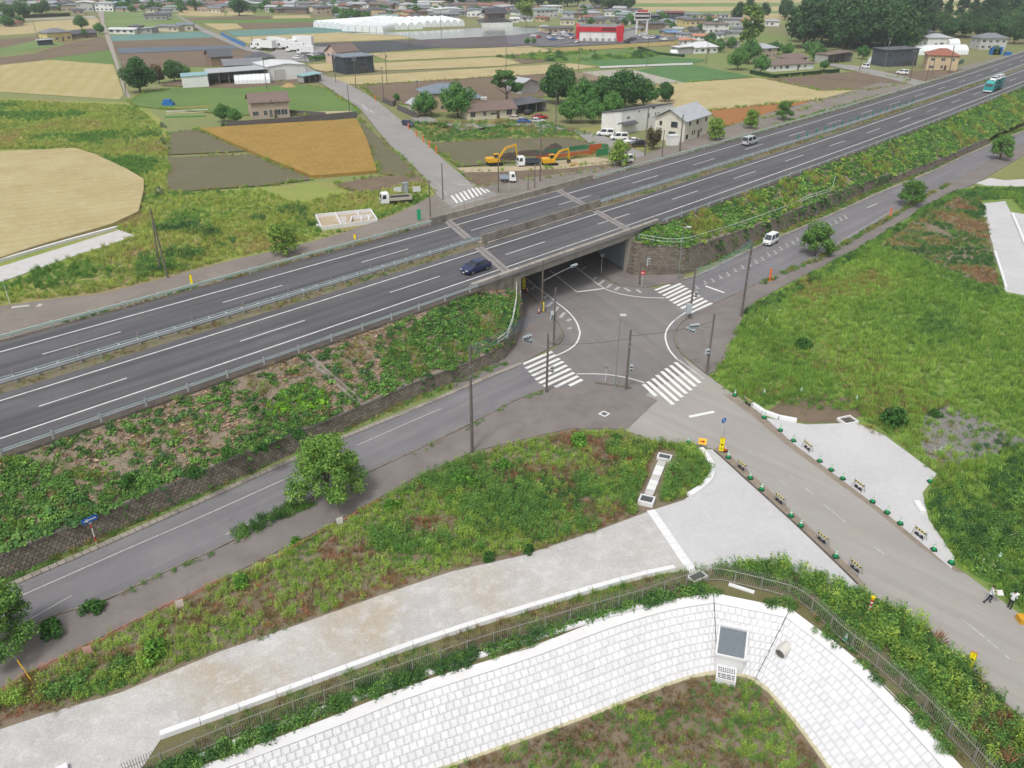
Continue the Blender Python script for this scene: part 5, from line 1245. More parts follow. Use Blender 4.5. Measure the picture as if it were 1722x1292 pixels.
for key,x,y,s,label in [
 ('spread',556,846,1.0,'big leafy roadside tree in the middle of the left pavement'),('spread',2,1100,.85,'leafy roadside tree cut by the left edge of the photo'),
 ('spread2',1370,430,1.0,'round roadside tree beside the white van on the right road'),('spread2',1530,347,.95,'roadside tree between the orange post and the entrance'),
 ('spread2',1681,269,1.05,'roadside tree by the verge near the right edge'),('light',480,431,1.0,'thin flat topped tree on the verge behind the far guardrail'),
 ('light',1041,282,1.1,'light green street tree before the parked white kei van'),('light',1202,237,1.05,'light green street tree just right of the cream house'),
 ('light',1262,218,1.0,'small street tree between two others before the orange field'),('spread2',1317,203,1.0,'darker street tree at the right end of the orange field'),
 ('dark',236,156,1.25,'big round dark tree left of the farm sheds'),('brownish',268,141,1.1,'brownish tree right of the big dark tree'),('dark',294,138,.85,'dark tree left of the grey roofed barn'),('mid',313,130,.55,'small green tree behind the dark pair'),
 ('mid',377,205,.62,'green tree left of the beige house'),('mid',396,207,.5,'small round tree against the beige house garden wall'),
 ('mid',715,197,.9,'round clipped tree left in front of the grey roofed house'),('mid',770,198,1.25,'broad round tree right in front of the grey roofed house'),('pine',852,178,1.35,'wide layered pine behind the old bungalow'),
 ('dark',938,175,1.35,'dark tree right of the layered pine'),('mid',982,190,1.25,'green tree in the grove above the parked blue car'),('mid',960,207,.9,'bushy tree at the near edge of the grove'),('dark',1012,185,1.1,'dark tree in the middle of the grove'),('dark',1050,184,1.3,'tall dark tree behind the white house'),('mid',1082,180,1.1,'green tree right behind the white house'),('dark',1118,172,.7,'small dark tree at the right end of the grove'),('mid',1030,198,.9,'low tree before the dark grove'),('mid',998,207,.8,'low bushy tree in front of the grove'),
 ('brownish',1098,252,.9,'purplish bush tree between the parked cars and cream house'),('mid',1258,108,1.3,'dark tree left of the grey roofed house on the right'),('mid',1240,118,1.1,'bushy tree at the left end of the long hedge'),('mid',1278,124,.9,'low round tree before the villa'),('bamboo',1255,94,1.7,'pale green bamboo clump by the grey roofed house'),('bamboo',885,48,1.8,'olive bamboo clump behind the car park'),
 ('dark',403,27,1.5,'lone round tree on the distant wheat field'),('mid',138,50,1.0,'round tree behind the yellow house'),('mid',143,64,.55,'small dark tree beside the yellow house'),('mid',168,58,.75,'tree at the lane corner by the yellow house'),
 ('mid',1450,100,.75,'yellow green tree at the edge of the dark wood'),('light',1672,92,.8,'small tree by the blue tarpaulin'),('mid',1385,118,.5,'small tree at the right end of the hedge'),
 ('mid',667,170,.3,'clipped garden tree by the block wall'),('mid',898,74,.38,'small conical tree at the car park corner'),('mid',887,75,.42,'dark clipped tree by the car park corner')]:
    tree(key,G(x,y),s,label)
for key,x,y,s,label in [('shrub',157,1030,1.05,'round dark bush on the left pavement'),('shrub',90,1065,1.15,'broad dark bush on the verge by the left tree'),('shrub_b',262,1105,1.2,'bright green bush at the left end of the dry patch'),
 ('shrub_b',658,856,.95,'bright bush at the top of the dry patch'),('shrub_b',778,815,1.35,'wide bright bush below the tall pole'),('shrub_b',845,788,1.0,'green bush right of the tall pole'),('shrub_b',972,748,1.25,'tall bright bush by the junction pavement'),('shrub',1038,740,.65,'small dark bush by the junction pavement'),
 ('shrub',890,930,.62,'round bush at the edge of the gravel road'),('shrub',822,942,.62,'upright bush left of the round one at the gravel edge'),('shrub_b',758,845,.7,'light bush in the upper part of the dry patch'),('shrub_b',497,915,.6,'low bush by the pavement edge'),('shrub_b',405,985,.9,'bush by the orange netting'),('shrub',1350,585,1.25,'dark round bush alone in the right meadow'),('shrub',1500,715,1.9,'large dark bush above the right pad'),('shrub',1572,700,.8,'dark bush by the gravel patch'),
 ('shrub',278,705,.0001,'')][:-1]:
    tree(key,G(x,y),s,label,'shrub','shrub',sz=1.0 if s != .62 else 1.3)
for x,y,z,s,label in [(275,738,4.2,.7,'round green bush on the littered left slope'),(440,760,3.0,.9,'bush low on the left slope'),(330,800,3.1,.9,'dark bush on the lower left slope'),(385,765,3.2,.9,'bush left of its neighbour above the wall'),(505,735,3.2,.85,'bush above the wall by the drain'),(215,815,3.0,.9,'dark bush low on the left slope near the sign'),(430,690,4.8,.5,'small bush near the guardrail')]:
    tree('shrub',G(x,y,z),s,label,'shrub','shrub')
for x,y,label in ((274,215,'white flowering shrub at the top of the field path'),(272,243,'white flowering shrub in the middle of the field path'),(269,327,'white flowering shrub beside the near wheat field'),(376,214,'white flowering shrub at the end of the garden wall')):
    tree('flowering',G(x,y),.95,label,'shrub','shrub')
# woods: every tree one by one
rt=random.Random(21)
ORD='leftmost,second from left,third from left,fourth from left,fifth from left,sixth from left,seventh from left,eighth from left,ninth from left,tenth from left,eleventh from left,twelfth from left,thirteenth from left,fourteenth from left,fifteenth from left,sixteenth from left'.split(',')
def rank(made,labelf):
    made.sort(key=lambda t:-t[0]); nr=1 if len(made)<9 else 2 if len(made)<18 else 3 if len(made)<40 else 4
    sz=math.ceil(len(made)/nr)
    for r_ in range(nr):
        row=sorted(made[r_*sz:(r_+1)*sz],key=lambda t: t[1])
        for i,t in enumerate(row): t[2]['label']=ORD[i]+' '+labelf+('' if nr==1 else ', '+('front','second','third','back')[r_ if r_<nr-1 else 3]+' row')
def wood(poly,n,keys,labelf,group,smin=.8,smax=1.2):
    xs=[p[0] for p in poly]; ys=[p[1] for p in poly]; k=0; pts=[]; made=[]
    tries=0
    while k<n and tries<6000:
        tries+=1
        x,y=rt.uniform(min(xs),max(xs)),rt.uniform(min(ys),max(ys))
        if not inside(poly,np.array([x]),np.array([y]))[0]: continue
        g=G(x,y)
        if any((g-q).length<5.0 for q in pts): continue
        pts.append(g); s=rt.uniform(smin,smax); made.append((y,x,tree(rt.choice(keys),g,s,labelf,group=group))); k+=1
    rank(made,labelf)
wood([(1315,62),(1340,50),(1400,42),(1480,40),(1530,55),(1530,92),(1480,98),(1430,95),(1350,90)],56,['far1','far1','far2'],'dark broadleaf tree in the big wood beside the highway','trees of the big dark wood at upper right',1.3,1.75)
wood([(1540,45),(1640,40),(1722,40),(1760,60),(1722,85),(1690,72),(1640,64),(1560,72)],34,['far1','far2','far2'],'green tree in the wood behind the right hand houses','trees of the wood behind the houses at the right edge',.75,1.05)
wood([(1530,42),(1600,34),(1680,32),(1722,34),(1722,42),(1600,46)],14,['far3','far3','far1'],'dark conifer in the row behind the right hand wood','conifers behind the wood at the right edge',1.1,1.5)
wood([(1238,30),(1330,26),(1330,36),(1240,36)],9,['far1','faro'],'dark tree left of the big wood behind the houses','trees between the houses and the big wood',.8,1.0)
wood([(840,3),(1040,12),(1062,20),(900,16),(700,6)],34,['far1','far1','far2'],'dark tree of the distant wood above the shops','trees of the distant wood at top centre',.9,1.4)
wood([(5,26),(45,23),(85,22),(84,28),(10,32)],12,['faro','far2'],'tree in the row behind the upper left wheat field','trees behind the upper left wheat field',.6,.9)
wood([(185,6),(330,4),(330,20),(190,20)],14,['faro','far2'],'garden tree among the distant houses at upper left','garden trees of the upper left houses',.6,.9)
wood([(560,28),(600,26),(640,38),(570,40)],8,['faro'],'garden tree before the long greenhouses','garden trees by the greenhouses',.6,.8)
wood([(1000,20),(1230,40),(1200,60),(1040,45)],16,['faro','mid'],'garden tree among the houses right of the shop','garden trees of the houses right of the shop',.45,.75)
wood([(1170,70),(1230,75),(1230,90),(1180,85)],6,['faro','mid'],'garden tree behind the low white house','garden trees behind the low white house',.5,.8)
wood([(1290,92),(1360,88),(1400,95),(1400,105),(1340,103)],8,['mid','faro'],'low tree between the villa and the dark wood','low trees before the dark wood',.5,.8)
wood([(0,40),(36,38),(36,46),(0,50)],4,['faro'],'garden tree at the upper left corner field','garden trees at the upper left edge',.5,.7)
# ---------------------------------------------------------------- buildings
m_glass=GLASS()
m_frame=P('window frame',A('#c9c9c6'),.5,0,.05,2,False)
m_dframe=P('dark window frame',A('#4a4744'),.5,0,.05,2,False)
WALLC={'cream': '#d8cfbb','white': '#ebebea','offwhite': '#dedace','beige': '#b8a697','grey': '#a9a7a6','tan': '#cdb897','brown': '#8c7566','pink': '#cbb3a6','yellow': '#d9c68f','dark grey': '#4a525c','slate': '#3a434d','pale grey': '#c5c5c4'}
ROOFC={'grey': '#7f8288','dark grey': '#5b5c62','brown': '#7d6a62','pale grey': '#b4b7bc','red brown': '#9c6350','orange': '#d08a68','white': '#dcdee0','teal': '#8fb7bd','dark red': '#7a3a3c','blue grey': '#7b8794','blue': '#6d95c0','black': '#46484c','green grey': '#8aa096'}
def wallm(c):
    return P('wall '+c,A(WALLC[c],.80),.85,0,.05,.8,True,A('#8d857b'),.22)
def roofm(c,ang=0):
    k='roof %s %d' % (c,round(ang*3))
    if k in MATS: return MATS[k]
    m,nt,bs=newmat(k); v=mapping(nt,rotz=ang)
    col=A(ROOFC[c],.80)
    b=ramp(nt,noise(nt,v,.8,4),[(.3,mul(col,.86)),(.7,mul(col,1.12))])
    w=nt.nodes.new('ShaderNodeTexWave'); w.bands_direction='X'; w.inputs['Scale'].default_value=.55; w.inputs['Distortion'].default_value=0
    nt.links.new(v,w.inputs['Vector'])
    b=mixc(nt,1.0,b,ramp(nt,w.outputs['Fac'],[(.1,(.8,)*3),(.4,(1,)*3)]),'MULTIPLY')
    nt.links.new(b,bs.inputs['Base Color']); bs.inputs['Roughness'].default_value=.55; bump(nt,bs,w.outputs['Fac'],.4,.05); MATS[k]=m; return m
def roof_geo(mb,kind,x0,x1,y0,y1,z,rh,th=.18):
    if kind=='flat':
        mb.box(x0,x1,y0,y1,z,z+.35); return []
    if kind=='shed':        # high at x1
        vs=[(x0,y0,z),(x1,y0,z+rh),(x1,y1,z+rh),(x0,y1,z)]
        mb.add([(a,b,c+th) for a,b,c in vs]+vs,[(0,1,2,3),(7,6,5,4),(0,4,5,1),(1,5,6,2),(2,6,7,3),(3,7,4,0)]); return []
    if kind=='shedb':       # high at the front
        vs=[(x0,y0,z+rh),(x1,y0,z+rh),(x1,y1,z),(x0,y1,z)]
        mb.add([(a,b,c+th) for a,b,c in vs]+vs,[(0,1,2,3),(7,6,5,4),(0,4,5,1),(1,5,6,2),(2,6,7,3),(3,7,4,0)]); return []
    if kind in ('gable','gabley'):
        if kind=='gable': A_=[(x0,y0,z),(x1,y0,z),(x1,y1,z),(x0,y1,z),(x0,(y0+y1)/2,z+rh),(x1,(y0+y1)/2,z+rh)]
        else: A_=[(x1,y0,z),(x1,y1,z),(x0,y1,z),(x0,y0,z),((x0+x1)/2,y0,z+rh),((x0+x1)/2,y1,z+rh)]
        up=[(a,b,c+th) for a,b,c in A_]
        mb.add(up+A_,[(0,1,5,4),(2,3,4,5),(6,10,11,7),(8,11,10,9),(0,6,7,1),(2,8,9,3),(1,7,11,5),(5,11,8,2),(3,9,10,4),(4,10,6,0)])
        return [(A_[3],A_[0],A_[4]),(A_[1],A_[2],A_[5])]
    w,d=x1-x0,y1-y0; i=min(w,d)/2
    r0,r1=((x0+i,(y0+y1)/2),(x1-i,(y0+y1)/2)) if w >= d else (((x0+x1)/2,y0+i),((x0+x1)/2,y1-i))
    b=[(x0,y0,z),(x1,y0,z),(x1,y1,z),(x0,y1,z)]; t=[(a,c,e+th) for a,c,e in b]
    vs=b+t+[(r0[0],r0[1],z+rh+th),(r1[0],r1[1],z+rh+th)]
    fs=[(3,2,1,0),(0,1,5,4),(1,2,6,5),(2,3,7,6),(3,0,4,7)]
    fs+=[(4,5,9,8),(5,6,9),(6,7,8,9),(7,4,8)] if w >= d else [(4,5,8),(5,6,9,8),(6,7,9),(7,4,8,9)]
    mb.add(vs,fs); return []
def window(root,x,y,z,w,h,face,detail=True,dark=False):
    """window in the wall plane: face 0 front (-y), 1 right (+x), 3 left (-x), 2 back"""
    mb=MB(); fr=.07
    mb.box(-w/2-fr,w/2+fr,-.06,.0,-fr,0); mb.box(-w/2-fr,w/2+fr,-.06,0,h,h+fr)
    mb.box(-w/2-fr,-w/2,-.06,0,0,h); mb.box(w/2,w/2+fr,-.06,0,0,h); mb.box(-.03,.03,-.055,0,0,h)
    mb.cur=1; mb.box(-w/2,w/2,-.03,.0,0,h)
    o=mb.build('window',[m_dframe if dark else m_frame,m_glass],root,(x,y,z)); o.rotation_euler.z=(0,math.pi/2,math.pi,-math.pi/2)[face]
    return o
def house(a,b,depth,eave,roof,rtop,wall,roofc,label,wins='auto',ov=.55,name='house',cat='house',group=None,storeys=None,door=True,rot=0,dark=False,eave_m=None,rtop_m=None):
    Pa,Pb=G(*a),G(*b); d=Pb-Pa; wd=d.length; rz=math.atan2(d.y,d.x)+rot
    h=eave_m or height_to(Pa.lerp(Pb,.5),eave); rh=rtop_m or (max(.3,height_to(Pa.lerp(Pb,.5)+Vector((-d.y,d.x,0)).normalized()*(depth/2),rtop)-h) if rtop else .3)
    h=min(max(h,2.3),12); rh=min(rh,5.5)
    root=empty(name,Pa,rz,label,cat,group)
    mb=MB(); mb.box(0,wd,0,depth,0,h+.02)
    rf=MB(); tri=roof_geo(rf,roof,-ov,wd+ov,-ov,depth+ov,h,rh)
    if roof=='gable': 
        for x,s in ((0,-1),(wd,1)): mb.add([(x,0,h),(x,depth,h),(x,depth/2,h+rh*.93)],[(0,1,2) if s>0 else (1,0,2)])
    if roof=='gabley':
        for y,s in ((0,-1),(depth,1)): mb.add([(0,y,h),(wd,y,h),(wd/2,y,h+rh*.93)],[(0,1,2) if s<0 else (1,0,2)])
    if roof=='shed': mb.add([(0,0,h),(wd,0,h),(wd,0,h+rh*.95),(0,depth,h),(wd,depth,h),(wd,depth,h+rh*.95)],[(0,1,2),(4,3,5),(1,4,5,2)])
    if roof=='shedb': mb.add([(0,0,h),(wd,0,h),(wd,0,h+rh*.9),(0,0,h+rh*.9),(0,depth,h),(wd,depth,h)],[(0,1,2,3),(4,0,3),(1,5,2)])
    mb.build('wall',wallm(wall),root); rf.build('roof',roofm(roofc,rz),root)
    if wins=='auto':
        ns=storeys or max(1,int(round(h/2.9))); rr=random.Random(int(a[0]*7+a[1]))
        for s_ in range(ns):
            z=s_*h/ns+(.9 if s_ or ns>1 else .9)
            nx=max(1,int(wd/3.0))
            for i in range(nx):
                if rr.random()<.15: continue
                ww=rr.choice((.9,1.5,1.7)); window(root,wd*(i+.5)/nx,0,z,ww,rr.choice((.9,1.1)),0,dark=dark)
            ny=max(1,int(depth/4))
            for i in range(ny):
                for f,x in ((3,0),(1,wd)):
                    if rr.random()<.25: continue
                    window(root,x,depth*(i+.5)/ny,z,1.0,.9,f,dark=dark)
    elif wins:
        for f,x,z,w_,h_ in wins:
            if f==0: window(root,wd*x,0,z,w_,h_,0,dark=dark)
            elif f==3: window(root,0,depth*x,z,w_,h_,3,dark=dark)
            else: window(root,wd,depth*x,z,w_,h_,1,dark=dark)
    if door and wins:
        MB().box(-.45,.45,-.05,0,0,2.05).build('door',P('door brown',A('#5a4636'),.6),root,(wd*.62,0,0))
    return root,wd,h,rz
# the nearer houses
r1,w1,h1,_=house((425,201),(488,197),8.2,172.5,'gable',156,'beige','brown','beige stucco house with brown roof above the long garden wall',[(0,.1,1.0,1.6,1.1),(0,.36,.9,1.0,1.3),(0,.5,.3,.8,2.0),(0,.68,.8,1.7,1.5),(0,.86,.8,1.7,1.5),(0,.18,4.2,1.1,.5),(0,.55,4.0,.7,1.1),(0,.47,4.1,.5,.5),(3,.5,3.8,1,1)])
house((581,126),(629,122),11,96,'flat',None,'slate','blue grey','dark blue grey flat roofed two storey block by the wheat field',[(0,.55,3.6,5,2.2),(0,.6,.5,5,2.2),(0,.25,1,1,2)],dark=True)
house((308,149),(352,147),9,129,'shed',127,'white','teal','white walled farm shed with teal roof edge',None,.2,'shed','shed')
def openshed(a,b,depth,eave,roofc,label,npost=4,name='shed',rh=.6,back=True,wall='grey'):
    Pa,Pb=G(*a),G(*b); d=Pb-Pa; wd=d.length; rz=math.atan2(d.y,d.x); h=height_to(Pa,eave); root=empty(name,Pa,rz,label,'shed')
    rf=MB(); roof_geo(rf,'shed' if rh<1 else 'gable',-.4,wd+.4,-.4,depth+.4,h,rh); rf.build('roof',roofm(roofc,rz),root)
    pm=P('shed post',A('#8c8880'),.7)
    for i in range(npost+1):
        MB().box(-.09,.09,-.09,.09,0,h+.05).build('post',pm,root,(wd*i/npost,.1,0))
    if back: m=MB(); m.box(0,wd,depth-.1,depth,0,h+.1); m.box(0,.1,.2,depth,0,h); m.box(wd-.1,wd,.2,depth,0,h); m.build('wall',wallm(wall),root)
    m=MB(); rr=random.Random(int(a[0]))
    for _ in range(5): x=rr.uniform(.1,.9)*wd; y=rr.uniform(.3,.8)*depth; s=rr.uniform(.4,.9); m.box(x-s,x+s,y-s*.7,y+s*.7,0,s*1.3)
    m.build('stored_goods',P('stored goods',A('#6d6760'),.8,0,.3,1),root)
    return root
openshed((353,144),(452,139),12,124,'pale grey','long open farm shed with pale roof and posts',6,wall='pale grey')
house((452,138),(515,133),15,111,'gabley',104,'white','white','white warehouse with roller door at the end of the farm sheds',None,.3,'warehouse','warehouse')
mw_=MB(); mw_.box(-2.2,2.2,-.06,0,0,4); mw_=mw_.build('roller_door',P('roller door',A('#cfcfcc'),.5),[o for o in bpy.data.objects if o.name.startswith('warehouse')][0],(4.5,0,0))
def tunnel(a,b,length,h,label,name='greenhouse',group=None,m=None,ribs=True,seg=9):
    """arched film house: a-b is the end facing the camera, it runs back from there"""
    Pa,Pb=G(*a),G(*b); d=Pb-Pa; wd=d.length; rz=math.atan2(d.y,d.x); root=empty(name,Pa,rz,label,'greenhouse',group)
    m=m or P('greenhouse film',A('#dfe3e5',.74),.45,0,.06,.6,True,A('#b9c4c4'),.3)
    pr=[(wd/2-wd/2*math.cos(math.pi*i/seg),h*math.sin(math.pi*i/seg)**.75) for i in range(seg+1)]
    mb=MB(); vs=[(x,y,z) for y in (0,length) for x,z in pr]; n=seg+1
    mb.add(vs,[(i,n+i,n+i+1,i+1) for i in range(seg)][::1]+[tuple(range(n))[::1],tuple(range(n,2*n))[::-1]]); mb.build('film',m,root,smooth=False)
    if ribs:
        rb=MB()
        for k in range(int(length/3)+1): rb.tube([(x,k*3,z+.03) for x,z in pr],.05,4,False)
        o=rb.build('hoops',P('hoop steel',A('#a8acac'),.5),root)
    return root
tunnel_side=lambda a,b,dep,h,label,group=None: _ts(a,b,dep,h,label,group)
def _ts(a,b,dep,h,label,group):
    """film house seen from its side"""
    Pa,Pb=G(*a),G(*b); d=(Pb-Pa); L=d.length; rz=math.atan2(d.y,d.x)-math.pi/2+math.pi
    root=empty('greenhouse',Pa,math.atan2(d.y,d.x),label,'greenhouse',group); seg=9
    pr=[(dep/2-dep/2*math.cos(math.pi*i/seg),h*math.sin(math.pi*i/seg)**.75) for i in range(seg+1)]; n=seg+1
    mb=MB(); mb.add([(x,y,z) for x in (0,L) for y,z in pr],[(i,i+1,n+i+1,n+i)[::-1] for i in range(seg)]+[tuple(range(n))[::-1],tuple(range(n,2*n))]); mb.build('film',P('greenhouse film',A('#e4e8ea',.85)),root)
    rb=MB()
    for k in range(int(L/1.5)+1): rb.tube([(min(L,k*1.5),y,z+.03) for y,z in pr],.04,4,False)
    rb.build('hoops',P('hoop steel',A('#a8acac'),.5),root); return root
tunnel_side((395,143),(455,141),6,3.2,'white film greenhouse in front of the long farm shed')
openshed((512,141),(541,138),5,129,'teal','small open shed with pale blue roof beside the warehouse',3)
house((418,112),(463,110),9,98,'hip',88,'grey','dark grey','dark grey hip roofed house behind the farm sheds',storeys=1)
house((380,124),(445,121),16,110,'gable',99,'brown','grey','wide grey roofed barn behind the white farm shed',None,name='barn',cat='barn')
house((357,113),(393,111),12,96,'gable',83,'brown','dark grey','old weathered barn with dark roof at the edge of the brown field',None,name='barn',cat='barn')
house((486,127),(500,126),3,117,'shed',116,'pale grey','teal','small hut with pale blue roof against the warehouse',None,name='shed',cat='shed')
house((82,71),(122,68),9,55,'hip',48,'yellow','grey','yellow walled two storey house with grey hip roof at upper left')
house((118,66),(164,63),8,57,'gable',51,'brown','dark grey','long low dark roofed house right of the yellow one',storeys=1)
house((64,77),(90,76),4,71,'shed',70,'slate','pale grey','small blue shed with white roof before the yellow house',None,name='shed',cat='shed')
house((716,190),(790,186),9.5,157,'hip',141,'tan','blue grey','two storey house with blue grey hip roof behind the round trees')
house((786,186),(812,184),8,166,'hip',153,'tan','blue grey','low wing with blue grey roof right of the tall one',storeys=1)
house((686,188),(703,194),4,177,'gable',168,'cream','pale grey','small cream outhouse behind the block wall',None)
rb_,wb_,hb_,_=house((789,203),(867,197),7.5,188,'gable',173,'cream','brown','old cream bungalow with weathered brown roof',[(0,.08,.9,1.4,1.3),(0,.33,1,.8,1.4),(0,.86,.8,1.7,1.5),(0,.55,1.2,2.6,.5)],storeys=1)
m=MB(); m.box(-.9,.9,-.5,.5,0,.12); m.tube([(-.9,0,.45),(.9,0,.45)],.32,8); m.build('water_heater',P('tank white',A('#dcdcd8'),.4),rb_,(wb_*.42,3.75,hb_+2.6))
openshed((869,193),(918,188),9,178,'dark grey','dark open carport beside the old bungalow',3,'carport',.5)
house((876,160),(905,156),8,141,'gabley',131,'grey','pale grey','grey gabled outbuilding behind the layered pine',None,name='outbuilding',cat='outbuilding')
hh_=height_to(G(1044,226),186)
rw_,ww_,hw_,_=house((1044,226),(1129,211),7.5,186,'shedb',160,'white','dark grey','tall white house with long level dark roof edge',[(0,.12,3.8,1.0,.5),(0,.32,5.0,.4,.4),(0,.6,5.4,1.2,.4),(0,.52,3.2,.4,1.1),(0,.65,3.2,.4,1.1),(0,.71,3.2,.4,1.1),(0,.85,3.4,.5,.6)],.25,door=False,eave_m=hh_-1.6,rtop_m=1.5)
m=MB(); roof_geo(m,'gable',0,5.2,-1.6,1.2,0,.5); m.build('canopy',roofm('dark grey',1),rw_,(-.2,0,2.5))
Pa,Pb=G(1149,241),G(1188,227)
house((1149,241),(1188,227),8.6,199,'gable',178,'offwhite','pale grey','cream gabled two storey house beside the highway',[(0,.2,4.0,.8,.9),(0,.52,3.8,1.1,1.0),(0,.9,3.8,.7,.9),(0,.12,.8,1.2,1.0),(0,.35,1.4,.35,1.0),(0,.43,1.4,.35,1.0),(0,.72,1.5,.4,.8),(3,.35,3.6,1.7,1.3),(3,.8,3.8,.6,.9),(3,.4,.5,1.8,1.9)],.7,dark=True)
house((1126,247),(1141,246),2.2,236,'flat',None,'white','white','small white storage box beside the cream house',None,.05,'storage_shed','shed')
house((1263,101),(1305,98),9,82,'hip',74,'beige','pale grey','beige two storey house with pale hip roof by the bamboo')
house((1297,121),(1368,116),10,111,'hip',102,'white','brown','wide white villa with low brownish hip roof behind the hedge',storeys=1)
house((1321,113),(1358,111),6,98,'hip',90,'white','brown','upper storey block of the white villa',storeys=2,name='house')
house((1166,91),(1206,89),9,80,'hip',70,'white','white','low white building with pale hip roof',storeys=1)
house((1140,92),(1164,91),6,80,'shed',79,'grey','white','grey clad annex left of the low white building',None,name='shed',cat='shed')
openshed((1391,108),(1432,104),7,93,'brown','open shed with rusty brown roof under the dark wood',4,wall='grey')
house((1487,113),(1540,111),9,84,'shed',82,'dark grey','dark grey','dark charcoal two storey house by the truck lane',dark=True)
house((1556,118),(1608,120),9,94,'hip',82,'tan','red brown','tan two storey house with reddish roof beside the highway')
house((1558,79),(1597,79),9,64,'hip',57,'white','pale grey','white two storey house with pale roof behind the tunnel greenhouse')
house((1530,70),(1568,67),9,56,'hip',46,'brown','dark grey','brown two storey house at the edge of the dark wood')
house((1646,84),(1690,84),9,65,'hip',56,'pale grey','grey','pale two storey house at the far right by the wood')
tunnel_side((1540,93),(1628,92),8,4.2,'long white film greenhouse behind the tan house')
tunnel_side((1478,108),(1498,106),6,3,'small white film greenhouse left of the charcoal house')
tunnel_side((1596,80),(1614,80),8,4,'rounded white film greenhouse beside the white right hand house')
tunnel_side((1128,92),(1141,92),3,2,'tiny white film tunnel by the annex')
# block walls, hedges as walls
def gwall(pts,h,t,m,label,name='garden_wall',cat='wall',piece=2.0):
    line=[G(*p) for p in pts]; root=empty(name,line[0],0,label,cat); q=resample(line,piece)+[line[-1]]
    for a,b in zip(q,q[1:]):
        if (b-a).length<.3: continue
        mm=MB(); L=(b-a).length; mm.box(.01,L-.01,-t/2,t/2,0,h); mm.box(0,L,-t/2-.02,t/2+.02,h,h+.06); mm.build('panel',m,root,a-line[0],rz=math.atan2((b-a).y,(b-a).x))
    return root
m_blk=P('dark block wall',A('#6f6a68'),.9,0,.12,2,True,A('#4a4542'),.5)
gwall([(382,216),(470,210),(601,198)],1.7,.2,m_blk,'long dark grey garden wall between barley and beige house')
gwall([(487,192),(548,196)],1.1,.2,m_blk,'short grey wall with pillars right of the beige house',piece=3)
gwall([(668,185),(684,192),(702,200)],1.6,.2,m_blk,'grey block wall at the lane corner')
gwall([(644,172),(660,180),(666,176)],1.5,.2,m_blk,'brownish block wall by the orange post')
gwall([(1262,124),(1300,132),(1410,122)],1.3,1.0,CROWN('hedge leaf',A('#2f5230'),A('#3a6036')),'clipped dark hedge round the white villa','hedge','hedge',3)
gwall([(1075,82),(1105,92),(1150,96)],1.0,1.6,CROWN('hedge leaf',A('#2f5230'),A('#3a6036')),'dark hedge by the small film tunnels','hedge','hedge',3)
gwall([(810,46),(862,45)],2.4,.3,wallm('white'),'white boundary wall before the big black roofed house')
gwall([(40,31),(118,27)],2.0,1.2,CROWN('hedge brown',A('#5a5040'),A('#4a5038')),'dark brown hedge behind the upper left wheat','hedge','hedge',4)
gwall([(1593,116),(1620,106)],1.6,.1,P('green mesh',A('#4f7f72'),.6),'green mesh fence beside the tan house','fence','fence',2)
# shop
sr,sw,sh,sz_=house((973,70),(1046,71),26,49,'flat',None,'white','grey','large red and white shop building with flat roof',None,.1,'shop','shop')
m_red=P('shop red',A('#c22b35',.85),.5,0,.05,.5,True)
k=sh/7.0
MB().box(-.6,sw+.6,-.3,0,sh-1.6*k,sh+1.2*k).build('fascia',m_red,sr)
MB().box(-1.6,.2,-.5,26,0,sh+.9*k).build('red_panel',m_red,sr)
MB().box(sw-3.2,sw+.4,-.9,2,0,sh+1.8*k).build('red_panel',m_red,sr)
MB().box(sw+.2,sw+.7,0,26,sh-2.0*k,sh+1.4*k).build('fascia',m_red,sr)
for i in range(3): MB().box(-.5,.5,-.05,.0,1.0,4.2*k).build('window',m_glass,sr,(sw+.75,4+2.5*i,0),rz=math.pi/2)
for i in range(6): MB().box(-.7,.7,-1.0,0,0,1.8).build('air_unit',m_grey,sr,(3+i*sw/7,-.6,0))
for i in range(3): MB().tube([(0,-.2,0),(0,-.2,sh+1.5*k)],.12,5).build('flag_post',m_frame,sr,(6+i*sw/3.4,0,0))
tx=MB()
for i in range(6): tx.box(sw-11+i*1.25,sw-10.1+i*1.25,-.36,-.3,sh-.9*k,sh+.6*k)
tx.build('letter',P('sign black',A('#2a2426'),.5),sr)
Pt=G(1078,60); st=empty('sign_tower',Pt,.05,'tall shop sign on two white legs with red letters on top','sign')
ht=height_to(Pt,17); mwh=P('sign white',A('#e6e6e6'),.5)
for x in (-3,3): MB().box(x-.5,x+.5,-.5,.5,0,ht*.6).build('leg',mwh,st)
MB().box(-4.6,4.6,-.7,.7,ht*.60,ht*.92).build('frame',mwh,st)
MB().box(-4.2,4.2,-.8,-.7,ht*.66,ht*.89).build('panel',P('sign dark',A('#3b3036'),.5),st)
for i in range(4): MB().box(-2.7+i*1.45,-1.6+i*1.45,-.5,.3,ht*.92,ht).build('letter',m_red,st)
for i in range(7): MB().box(-3.8+i*1.1,-3.0+i*1.1,-.84,-.8,ht*.74,ht*.82).build('letter',mwh,st)
house((1048,70),(1067,67),18,51,'flat',None,'white','grey','low white right hand wing of the red and white shop',None,.1,'shop_wing','shop')
house((569,110),(603,106),8,88,'gable',74,'pink','brown','pinkish two storey house with brown roof behind the slate block')
for i,x in enumerate((523,530,537,545,552)): tree('mid',G(x,103-i*.4),.3,ORD[i]+' clipped bush in the row before the truck yard','shrub','shrub')
